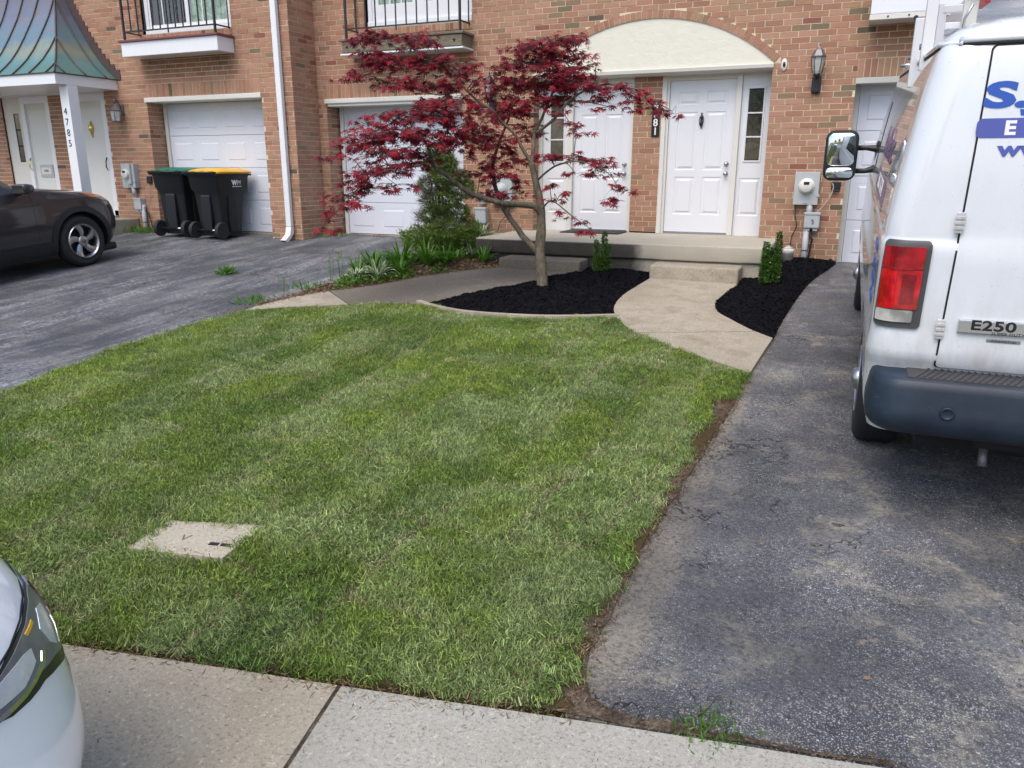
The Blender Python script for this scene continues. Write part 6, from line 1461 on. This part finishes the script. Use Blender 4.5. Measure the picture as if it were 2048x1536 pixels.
# --- young boxwoods ---
def boxwood(x, y, lobes, label, seed):
    t = thing('boxwood', label, 'shrub', (x, y, gz(x, y)+.07), 0, 'young boxwoods in the mulch'); g = np.random.default_rng(seed); PP = []; DD = []
    for (u, z0, z1, r) in lobes:
        n = int(9500*(z1-z0)*r*4.2); h = g.random(n); th = g.uniform(0, 2*np.pi, n); q = r*(1-.55*h**3)*g.uniform(.55, 1.05, n)
        X = u+q*np.cos(th); Yv = q*np.sin(th); PP.append(np.stack([cr_.x*X+cf_.x*Yv, cr_.y*X+cf_.y*Yv, z0+(z1-z0)*h], 1)); DD.append(np.stack([np.cos(th), np.sin(th), .9+0*th], 1))
        st = MB().tube([(cr_.x*u*.3, cr_.y*u*.3, -.05), (cr_.x*u, cr_.y*u, z0+.1), (cr_.x*u, cr_.y*u, z1-.02)], [.008, .006, .003], 6).build('stem', M['bark'], t)
    PP = np.vstack(PP); DD = np.vstack(DD); scatter('foliage', M['box'], PP, DD, g.uniform(.018, .034, len(PP)), OVAL, t, .45, .85, seed)
boxwood(-2.68, -1.83, [(-.075,.0,.38,.030),(.025,.0,.47,.038),(.0,.0,.21,.085),(.075,.02,.32,.032),(-.03,.0,.17,.07)], 'young boxwood with two yellow-green spires in the larger mulch bed', 3)
boxwood(-.70, -1.90, [(-.065,.0,.46,.042),(.065,.05,.57,.038),(.0,.0,.30,.092),(.03,.1,.40,.05),(-.03,.05,.37,.06),(-.09,.0,.36,.03)], 'young boxwood in the small mulch bed beside the right driveway', 8)
# --- strap leaved clumps and hostas ---
def strap_clump(x, y, n, L, w, mat, label, name, cat, seed, wid2=None, group=None, droop=1.0):
    t = thing(name, label, cat, (x, y, gz(x, y)+bed_bump(x, y)-.01), 0, group); g_ = random.Random(seed)
    for i in range(n):
        a = g_.uniform(0, 6.283); l = L*g_.uniform(.6, 1.1); out = g_.uniform(.25, .8); r0 = g_.uniform(0, .05); V = []; seg = 6; ww = w*g_.uniform(.7, 1.15)
        tw_ = g_.gauss(0, .3)
        for s in range(seg+1):
            q = s/seg; rd = r0+l*out*q**1.2; zz = l*(q*(1.15-out*.55)-.62*droop*out*q*q*q)
            hw = ww*(math.sin(math.pi*min(1, .12+q*.88))**.6 if wid2 else (1-q**3))*.5+.0008; c_, s_ = math.cos(a+tw_*q*.3), math.sin(a+tw_*q*.3)
            for e, dz in ((-1, .25*hw), (-.55, .05*hw), (0, -.15*hw), (.55, .05*hw), (1, .25*hw)): V.append((rd*c_-hw*e*s_, rd*s_+hw*e*c_, max(zz, .005)+dz))
        m = MB(); 
        for s in range(seg):
            for k in range(4): m.f.append([s*5+k, s*5+k+1, s*5+6+k, s*5+5+k]); m.m.append(1 if (wid2 and k in (0, 3)) else 0); m.sm.append(True)
        m.v = V; m.build('leaf', [M[mat], M['hostaw']] if wid2 else [M[mat]], t, fix=False)
    return t
gr_ = 'strap-leaved plants in the shrub bed'
strap_clump(-5.36, -2.75, 70, .46, .024, 'strap', 'bright green strap-leaved clump at the driveway edge of the bed', 'daylily', 'plant', 1, group=gr_)
strap_clump(-5.15, -2.45, 64, .50, .028, 'strap', 'bright green daylily clump below the evergreen shrub', 'daylily', 'plant', 2, group=gr_)
strap_clump(-4.86, -2.30, 48, .46, .03, 'strap', 'daylily clump with long arching blades beside the walk', 'daylily', 'plant', 3, group=gr_)
strap_clump(-4.36, -1.66, 54, .34, .018, 'strap', 'green grassy clump at the left end of the porch step', 'daylily', 'plant', 4, group=gr_)
strap_clump(-4.66, -1.85, 34, .26, .02, 'strap', 'low green clump on the leaf litter right of the evergreen', 'daylily', 'plant', 5, group=gr_)
gh = 'variegated hostas in the shrub bed'
strap_clump(-5.13, -3.02, 60, .30, .042, 'hostag', 'white edged hosta clump at the front corner of the bed by the walk', 'hosta', 'plant', 11, True, gh)
strap_clump(-5.30, -3.24, 40, .22, .038, 'hostag', 'small white edged hosta at the very tip of the bed', 'hosta', 'plant', 12, True, gh)
strap_clump(-4.72, -.98, 46, .40, .062, 'hostag', 'tall white edged hosta clump against the porch end', 'hosta', 'plant', 13, True, gh)
strap_clump(-4.90, -.62, 40, .42, .06, 'hostag', 'white edged hosta behind the evergreen by the junction box', 'hosta', 'plant', 14, True, gh)
strap_clump(-4.66, -1.38, 34, .34, .058, 'hostag', 'drooping white edged hosta leaning over the porch corner', 'hosta', 'plant', 15, True, gh)
strap_clump(-4.98, -2.72, 14, .16, .07, 'strap', 'low round-leaved weed between the two front plants of the bed', 'weed', 'plant', 16)
# thin flowering stalks at the drive edge
for i, (x, y, lb) in enumerate(((-5.02, -2.72, 'green leafy clump between the daylilies'), (-5.28, -2.45, 'green clump at the left foot of the evergreen'), (-4.70, -2.12, 'green clump leaning over the walk edge'), (-5.42, -3.0, 'narrow green clump behind the corner hosta'))):
    strap_clump(x, y, 40, .34, .026, 'strap', lb, 'daylily', 'plant', 60+i, group=gr_)
gP = []
while len(gP) < 2600:
    x, y = random.uniform(-5.6, -4.3), random.uniform(-3.7, -1.6)
    if inpoly(bed_poly, x, y) and noise.noise(Vector((x*3, y*3, 6))) > -.12 and x < -4.45-.35*(y+1.6)*0+(-.0): gP.append((x, y, gz(x, y)+bed_bump(x, y)+random.uniform(.0, .07)))
gP = np.array(gP); gD = rng.normal(0, 1, gP.shape); gD[:, 2] = np.abs(gD[:, 2])*.6
scatter('ground_cover', M['strap'], gP, gD, rng.uniform(.025, .06, len(gP)), OVAL, None, .2, .8, 61)
# --- litter on the bed ---
g = np.random.default_rng(21)
def pts_in(poly, n, seed, off=.0, bump=None):
    g = np.random.default_rng(seed); xs = [p[0] for p in poly]; ys = [p[1] for p in poly]; out = []
    while len(out) < n:
        x, y = g.uniform(min(xs), max(xs)), g.uniform(min(ys), max(ys))
        if inpoly(poly, x, y): out.append((x, y, gz(x, y)+off+(bump(x, y) if bump else 0)))
    return np.array(out)
P = pts_in(bed_poly, 5200, 3, .012, bed_bump); dd = g.normal(0, 1, P.shape); dd[:, 2] = np.abs(dd[:, 2])*.25
scatter('leaf_litter', M['litter'], P, dd, g.uniform(.015, .045, len(P)), OVAL, None, .1, .9, 6)
# ground cover / small weeds
def tuft(x, y, n, L, w, label, mat='strap', cat='weed', seed=1, group=None, spread=.05):
    t = thing('weed', label, cat, (x, y, gz(x, y)+.005), 0, group); g = np.random.default_rng(seed); P = np.c_[g.normal(0, spread, (n, 2)), np.zeros(n)]; d = np.c_[g.normal(0, .6, (n, 2)), g.uniform(.5, 1.2, n)]
    scatter('blades', M[mat], P, d, g.uniform(.6, 1.1, n)*L, (NEEDLE[0]*np.array([.6, 1, 1]), NEEDLE[1]), t, .15, w, seed); return t
tuft(-7.36, -3.18, 130, .15, .8, 'bright green weed growing in the middle of the left driveway', seed=31, spread=.05)
tuft(-.22, -8.95, 260, .028, 1.6, 'low green weed in the crack at the kerb before the right drive', seed=32, spread=.055)
tuft(-11.75, -.80, 160, .16, .8, 'straggly weeds below the left junction box near the dark car', seed=33, spread=.14)
tuft(-11.25, -.78, 160, .14, .8, 'green weeds at the wall foot left of the green lidded bin', seed=34, spread=.12)
tuft(-7.85, -.15, 120, .12, .8, 'weeds in the brick corner below the drooping maple tip', seed=35, spread=.12)
tuft(-7.05, .02, 60, .07, .8, 'small dry weed on the sill of the middle garage', 'litter', seed=36, spread=.06)
tuft(-5.95, -4.30, 120, .10, .8, 'low weeds along the driveway edge at the tip of the left walk', seed=37, spread=.12)
tuft(-5.75, -3.55, 90, .13, .6, 'thin weeds at the driveway edge beside the hostas', seed=38, spread=.10)
def stalk(x, y, h, label, seed):
    t = thing('grass_stalk', label, 'weed', (x, y, gz(x, y)), 0, 'thin stalks at the drive edge'); g = random.Random(seed)
    for i in range(3): MB().tube(crom([(0, 0, 0), (g.gauss(0, .02), g.gauss(0, .02), h*.6), (g.gauss(0, .06), g.gauss(0, .04), h*g.uniform(.8, 1.1))], 4), [.003-.0002*k for k in range(9)], 4).build('stem', M['strap'], t)
    P = np.array([(g.gauss(0, .02), g.gauss(0, .02), g.uniform(.1, 1)*h) for _ in range(26)]); scatter('leaves', M['strap'], P, np.array([(g.gauss(0, 1), g.gauss(0, 1), .6) for _ in P]), np.full(len(P), .06), (NEEDLE[0]*np.array([.5, 1, 1]), NEEDLE[1]), t, .2, 1, seed)
stalk(-5.62, -3.30, .42, 'tall thin weed stalk beside the hosta at the drive edge', 1); stalk(-5.66, -3.05, .36, 'thin weed stalk behind the front hosta', 2); stalk(-5.85, -3.9, .22, 'short weed stalk at the bed corner', 3)
# crumbs of soil and dry grass along the edges
def edge_litter(path, n, w, name, mat, seed, size=(.01, .035), off=.01):
    g = np.random.default_rng(seed); path = [Vector(p) for p in path]; L = [(path[i+1]-path[i]).length for i in range(len(path)-1)]; cs = np.cumsum([0]+L); out = []
    for _ in range(n):
        s = g.uniform(0, cs[-1]); i = min(np.searchsorted(cs, s, side='right')-1, len(L)-1); q = path[i].lerp(path[i+1], (s-cs[i])/L[i]); t = (path[i+1]-path[i]).normalized(); o = g.normal(0, w); out.append((q.x+t.y*o, q.y-t.x*o, gz(q.x+t.y*o, q.y-t.x*o)+off))
    P = np.array(out); d = g.normal(0, 1, P.shape); d[:, 2] = np.abs(d[:, 2])*.3; return scatter(name, M[mat], P, d, g.uniform(*size, n), (NEEDLE[0]*np.array([.7, 1, 1]), NEEDLE[1]), None, .1, 1, seed)
edge_litter(EDGE_R, 2600, .028, 'dry_grass', 'litter', 51, (.008, .024)); edge_litter([(-2.4, kerbY(-2.4)), (-.6, kerbY(-.6))], 900, .03, 'dry_grass', 'litter', 52)
edge_litter([(-.6, kerbY(-.6)+.03), (2.2, kerbY(2.2)+.02)], 700, .05, 'dry_grass', 'litter', 53, (.006, .02)); edge_litter([(-.54,-5.04), (-.46,-4.0), (-.40,-2.6), (-.2,-.8)], 500, .03, 'mulch_crumbs', 'mulchleaf' if 'mulchleaf' in M else 'litter', 54, (.008, .02), .02)
edge_litter(BED_L, 900, .05, 'dry_leaves', 'litter', 55, (.015, .04), .045); edge_litter([(-5.9,-4.9), (-5.72,-4.2), (-5.5,-3.4)], 900, .06, 'dry_leaves', 'litter', 56, (.015, .035), .02)
edge_litter([(-1.37,kerbY(-1.37)), (-1.2,kerbY(-1.37)-.9)], 700, .016, 'joint_debris', 'litter', 57, (.008, .02), .0)
edge_litter([(-8.05,-.05), (-5.6,.1)], 260, .05, 'dry_leaves', 'litter', 58, (.015, .035), .01); edge_litter([(-11.9,-.8), (-11.0,-.7)], 500, .08, 'dry_leaves', 'litter', 59, (.02, .045), .01)
g = np.random.default_rng(91); cP = []
for i in range(1500):
    k = random.randint(0, len(dp_)-2); a_, b2_ = Vector(dp_[k]), Vector(dp_[k+1]); q = a_.lerp(b2_, random.random()); x, y = q.x+random.gauss(0, .025), q.y+random.gauss(0, .012)
    if y < kerbY(x)+.01: continue
    cP.append((x, y, gz(x, y)+.012))
cP = np.array(cP); cD = g.normal(0, 1, cP.shape); scatter('soil_crumbs', M['soil'], cP, cD, g.uniform(.004, .014, len(cP)), (np.array(chip), np.array([(0,1,4),(1,2,4),(2,3,4),(3,0,4)])), None, .1, 1.6, 92)
def street_tree(x, y, h, r, label, seed):
    t = thing('street_tree', label, 'tree', (x, y, -.1), 0, 'trees across the street'); g = np.random.default_rng(seed)
    MB().tube(crom([(0,0,0),(.1,0,h*.3),(-.1,.1,h*.6),(0,0,h*.85)], 4), [.22-.015*k for k in range(13)], 10).build('trunk', M['bark'], t)
    cs = g.normal(0, 1, (26, 3)); cs /= np.linalg.norm(cs, axis=1)[:, None]; cs = cs*g.uniform(.3, .8, 26)[:, None]*np.array([r, r, h*.34])+np.array([0, 0, h*.62])
    P = np.vstack([c+g.normal(0, r*.2, (420, 3)) for c in cs]); scatter('crown', M['cypress'], P, g.normal(0, 1, P.shape), g.uniform(.12, .26, len(P)), OVAL, t, .2, .9, seed)
street_tree(-3.0, -33, 9, 3.6, 'green tree across the street seen in the van mirror', 5); street_tree(7.5, -36, 10, 4.2, 'broad green tree across the street beyond the driveway', 6); street_tree(-13, -35, 8.5, 3.6, 'green tree across the street to the left', 7)
sL = []
for i in range(46):
    x, y = (random.uniform(-.5, 1.2), random.uniform(-8.8, -4.5)) if i % 2 else (random.uniform(-5.2, -.9), random.uniform(-8.9, -4.6)); sL.append((x, y, gz(x, y)+(.012 if i % 2 else .045)))
sL = np.array(sL); sD = np.random.default_rng(5).normal(0, 1, sL.shape); sD[:, 2] *= .15; scatter('scattered_leaves', M['litter'], sL, sD, np.random.default_rng(6).uniform(.012, .03, len(sL)), OVAL, None, .05, .8, 95)
tag(MB().tube(crom([(-.98,-8.12,.05),(-1.05,-8.02,.052),(-1.04,-7.90,.05),(-.98,-7.84,.048),(-.95,-7.83,.04)], 5), .0022, 5).build('dry_stalk', M['litter']), 'curved dry straw stalk lying on the lawn near the right drive', 'straw')
tag(MB().tube(crom([(-.26,-8.90,-.035),(-.235,-8.86,-.03),(-.215,-8.82,-.01)], 4), [.004-.0003*k for k in range(9)], 5).build('twig', M['twig']), 'small forked pale twig beside the kerb weeds', 'twig')
# --- turf ---
gt = NT('turf_blades'); at = gt.n('ShaderNodeAttribute', attribute_type='INSTANCER', attribute_name='tint')
tc = gt.n('ShaderNodeTexCoord'); sp_ = gt.n('ShaderNodeSeparateXYZ'); gt.l(tc.outputs['Object'], sp_.inputs[0])
br = gt.n('ShaderNodeAttribute', attribute_name='rnd')
cc = gt.mix(br.outputs['Fac'], (.38,.42,.38), (2.0,1.9,1.65)); cc = gt.mix(1.0, at.outputs['Color'], cc, 'MULTIPLY')
dry = gt.ramp(br.outputs['Fac'], [(.93, 0), (.94, .8)], 'CONSTANT'); cc = gt.mix(dry, cc, (.50,.44,.27))
gt.col(cc).set(.5, spec=.35); tr = gt.n('ShaderNodeBsdfTranslucent'); gt.l(cc, tr.inputs['Color']); mx = gt.n('ShaderNodeMixShader'); mx.inputs[0].default_value = .25
gt.l(gt.b.outputs[0], mx.inputs[1]); gt.l(tr.outputs[0], mx.inputs[2]); gt.l(mx.outputs[0], gt.out.inputs[0])
gc = bpy.data.collections.new('turf_clumps')
def clump(seed, n=26, spread=.019):
    g = np.random.default_rng(seed); V = []; Fc = []; rn = []
    for i in range(n):
        a = g.uniform(0, 2*np.pi); bx, by = g.normal(0, spread, 2); h = g.uniform(.015, .036); ln = abs(g.normal(.6, .4)); w = g.uniform(.0009, .0018)
        dx, dy = math.cos(a), math.sin(a); px, py = -dy*w, dx*w; k = len(V); f = .5+.5*ln
        P0 = (bx, by, -.006); P1 = (bx+dx*h*ln*.35, by+dy*h*ln*.35, h*.62); P2 = (bx+dx*h*ln*1.05, by+dy*h*ln*1.05, h*(1.0-.28*ln))
        V += [(P0[0]-px, P0[1]-py, P0[2]), (P0[0]+px, P0[1]+py, P0[2]), (P1[0]-px*.9, P1[1]-py*.9, P1[2]), (P1[0]+px*.9, P1[1]+py*.9, P1[2]), P2]; Fc += [(k, k+1, k+3), (k, k+3, k+2), (k+2, k+3, k+4)]; r = g.random(); rn += [r]*3
    return fastmesh('turf_clump', np.array(V), np.array(Fc), gt.m, {'rnd': ('FACE', 'FLOAT', rn)})
for i in range(10):
    o = bpy.data.objects.new('turf_clump', clump(100+i)); gc.objects.link(o)
N = 68000; g = np.random.default_rng(77); xs = np.array([p[0] for p in lawn_poly]); ys = np.array([p[1] for p in lawn_poly])
X = g.uniform(xs.min()-.0, xs.max(), N*2); Yp = g.uniform(ys.min(), ys.max(), N*2)
c = np.zeros(N*2, bool); poly = np.array(lawn_poly); j = len(poly)-1
for i in range(len(poly)):
    cond = (poly[i, 1] > Yp) != (poly[j, 1] > Yp)
    c ^= cond & (X < (poly[j, 0]-poly[i, 0])*(Yp-poly[i, 1])/(poly[j, 1]-poly[i, 1]+1e-12)+poly[i, 0]); j = i
Lc, Ls = math.cos(.22), math.sin(.22)
dxv, dyv = X+2.54, Yp+8.62; uu_, vv_ = dxv*Lc+dyv*Ls, -dxv*Ls+dyv*Lc
wb_ = .03*np.sin(X*41)*np.sin(Yp*37)
c &= ~((np.abs(uu_) < .205+wb_) & (np.abs(vv_) < .125+wb_))
c &= ~((X > -.705+.025*np.sin(Yp*9)+.015*np.sin(Yp*31)) & (Yp < -5.6))
X, Yp = X[c][:N], Yp[c][:N]; n = len(X)
# sod strips running from the kerb to the house
SW, SLn = .41, 1.25
ci = np.floor((X+.03*np.sin(Yp*2.1))/SW).astype(int); ri = np.floor((Yp+(ci % 2)*.55+.04*np.sin(X*3))/SLn).astype(int)
hsh = lambda a, b, k: (np.sin(a*127.1+b*311.7+k*74.7)*43758.5453) % 1
seamx = np.abs(((X+.03*np.sin(Yp*2.1))/SW) % 1-.5)*2; seamy = np.abs(((Yp+(ci % 2)*.55+.04*np.sin(X*3))/SLn) % 1-.5)*2
nz = np.array([noise.noise(Vector((x*1.6, y*1.6, 1)))+.5*noise.noise(Vector((x*5, y*5, 4))) for x, y in zip(X, Yp)]); nz2 = np.array([noise.noise(Vector((x*2.7, y*2.7, 8)))+.6*noise.noise(Vector((x*9, y*9, 3))) for x, y in zip(X, Yp)])
sx_ = np.clip((seamx-.80)/.17, 0, 1)*(hsh(ci, ri, 5) > .30); sy_ = np.clip((seamy-.93)/.06, 0, 1); seam = np.maximum(sx_, sy_)*np.clip(.75+nz2, 0, 1)
t1 = np.clip(.5+.5*nz+.55*(hsh(ci, ri, 1)-.5), 0, 1)[:, None]; t2 = np.clip(.30+1.1*nz2+.8*(hsh(ci, ri, 2)-.5), 0, 1)[:, None]
dark = np.array([.090, .170, .040]); yel = np.array([.225, .31, .056]); grey = np.array([.285, .36, .18]); drycol = np.array([.55, .52, .36])
colr = dark*(1-t1)+yel*t1; colr = colr*(1-t2*.75)+grey*t2*.75; colr = colr*(1-seam[:, None]*.75)+drycol*seam[:, None]*.75
dp = ((np.sin(X*51.3+Yp*17.7)*9999) % 1)[:, None]; colr = colr*(.62+.76*dp)
Zp = np.array([gz(x, y)+.012+lawn_bump(x, y) for x, y in zip(X, Yp)])
ang = hsh(ci, ri, 3)*6.28+nz*2.2; lean = .30+.35*hsh(ci, ri, 4)
rot = np.stack([lean*np.sin(ang)+g.normal(0, .18, n), lean*np.cos(ang)+g.normal(0, .18, n), g.uniform(0, 6.28, n)*1.0], 1)
# Euler XYZ: the z turn is applied last, so fold the lean the other way round
gap_ = np.clip((np.maximum(seamx*(hsh(ci, ri, 5) > .30), (seamy > .972)*.96)-.90)/.08, 0, 1); colr = colr*(1-.65*gap_[:, None])
scl = (1-.35*seam-.3*gap_)*g.uniform(.8, 1.25, n)*(1+.15*nz)
me = bpy.data.meshes.new('lawn'); me.vertices.add(n); me.vertices.foreach_set('co', np.stack([X, Yp, Zp], 1).astype(np.float32).ravel())
for an, ty, arr in (('rot', 'FLOAT_VECTOR', rot), ('scl', 'FLOAT', scl), ('tint', 'FLOAT_COLOR', np.c_[colr, np.ones(n)])):
    a = me.attributes.new(an, ty, 'POINT'); a.data.foreach_set('vector' if ty == 'FLOAT_VECTOR' else ('color' if ty == 'FLOAT_COLOR' else 'value'), np.asarray(arr, np.float32).ravel())
lawn = link('lawn', me); lawn['kind'] = 'stuff'; lawn['label'] = 'freshly laid turf lawn in strips'
ng = bpy.data.node_groups.new('turf', 'GeometryNodeTree'); ng.interface.new_socket('Geometry', in_out='INPUT', socket_type='NodeSocketGeometry'); ng.interface.new_socket('Geometry', in_out='OUTPUT', socket_type='NodeSocketGeometry')
gi, go = ng.nodes.new('NodeGroupInput'), ng.nodes.new('NodeGroupOutput'); ip = ng.nodes.new('GeometryNodeInstanceOnPoints'); ci_ = ng.nodes.new('GeometryNodeCollectionInfo')
ci_.inputs['Collection'].default_value = gc; ci_.inputs['Separate Children'].default_value = True; ci_.inputs['Reset Children'].default_value = True
na = ng.nodes.new('GeometryNodeInputNamedAttribute'); na.data_type = 'FLOAT_VECTOR'; na.inputs[0].default_value = 'rot'; nb = ng.nodes.new('GeometryNodeInputNamedAttribute'); nb.data_type = 'FLOAT'; nb.inputs[0].default_value = 'scl'
ng.links.new(gi.outputs[0], ip.inputs['Points']); ng.links.new(ci_.outputs[0], ip.inputs['Instance']); ip.inputs['Pick Instance'].default_value = True
ng.links.new(na.outputs['Attribute'], ip.inputs['Rotation']); ng.links.new(nb.outputs['Attribute'], ip.inputs['Scale']); ng.links.new(ip.outputs[0], go.inputs[0])
md = lawn.modifiers.new('turf', 'NODES'); md.node_group = ng
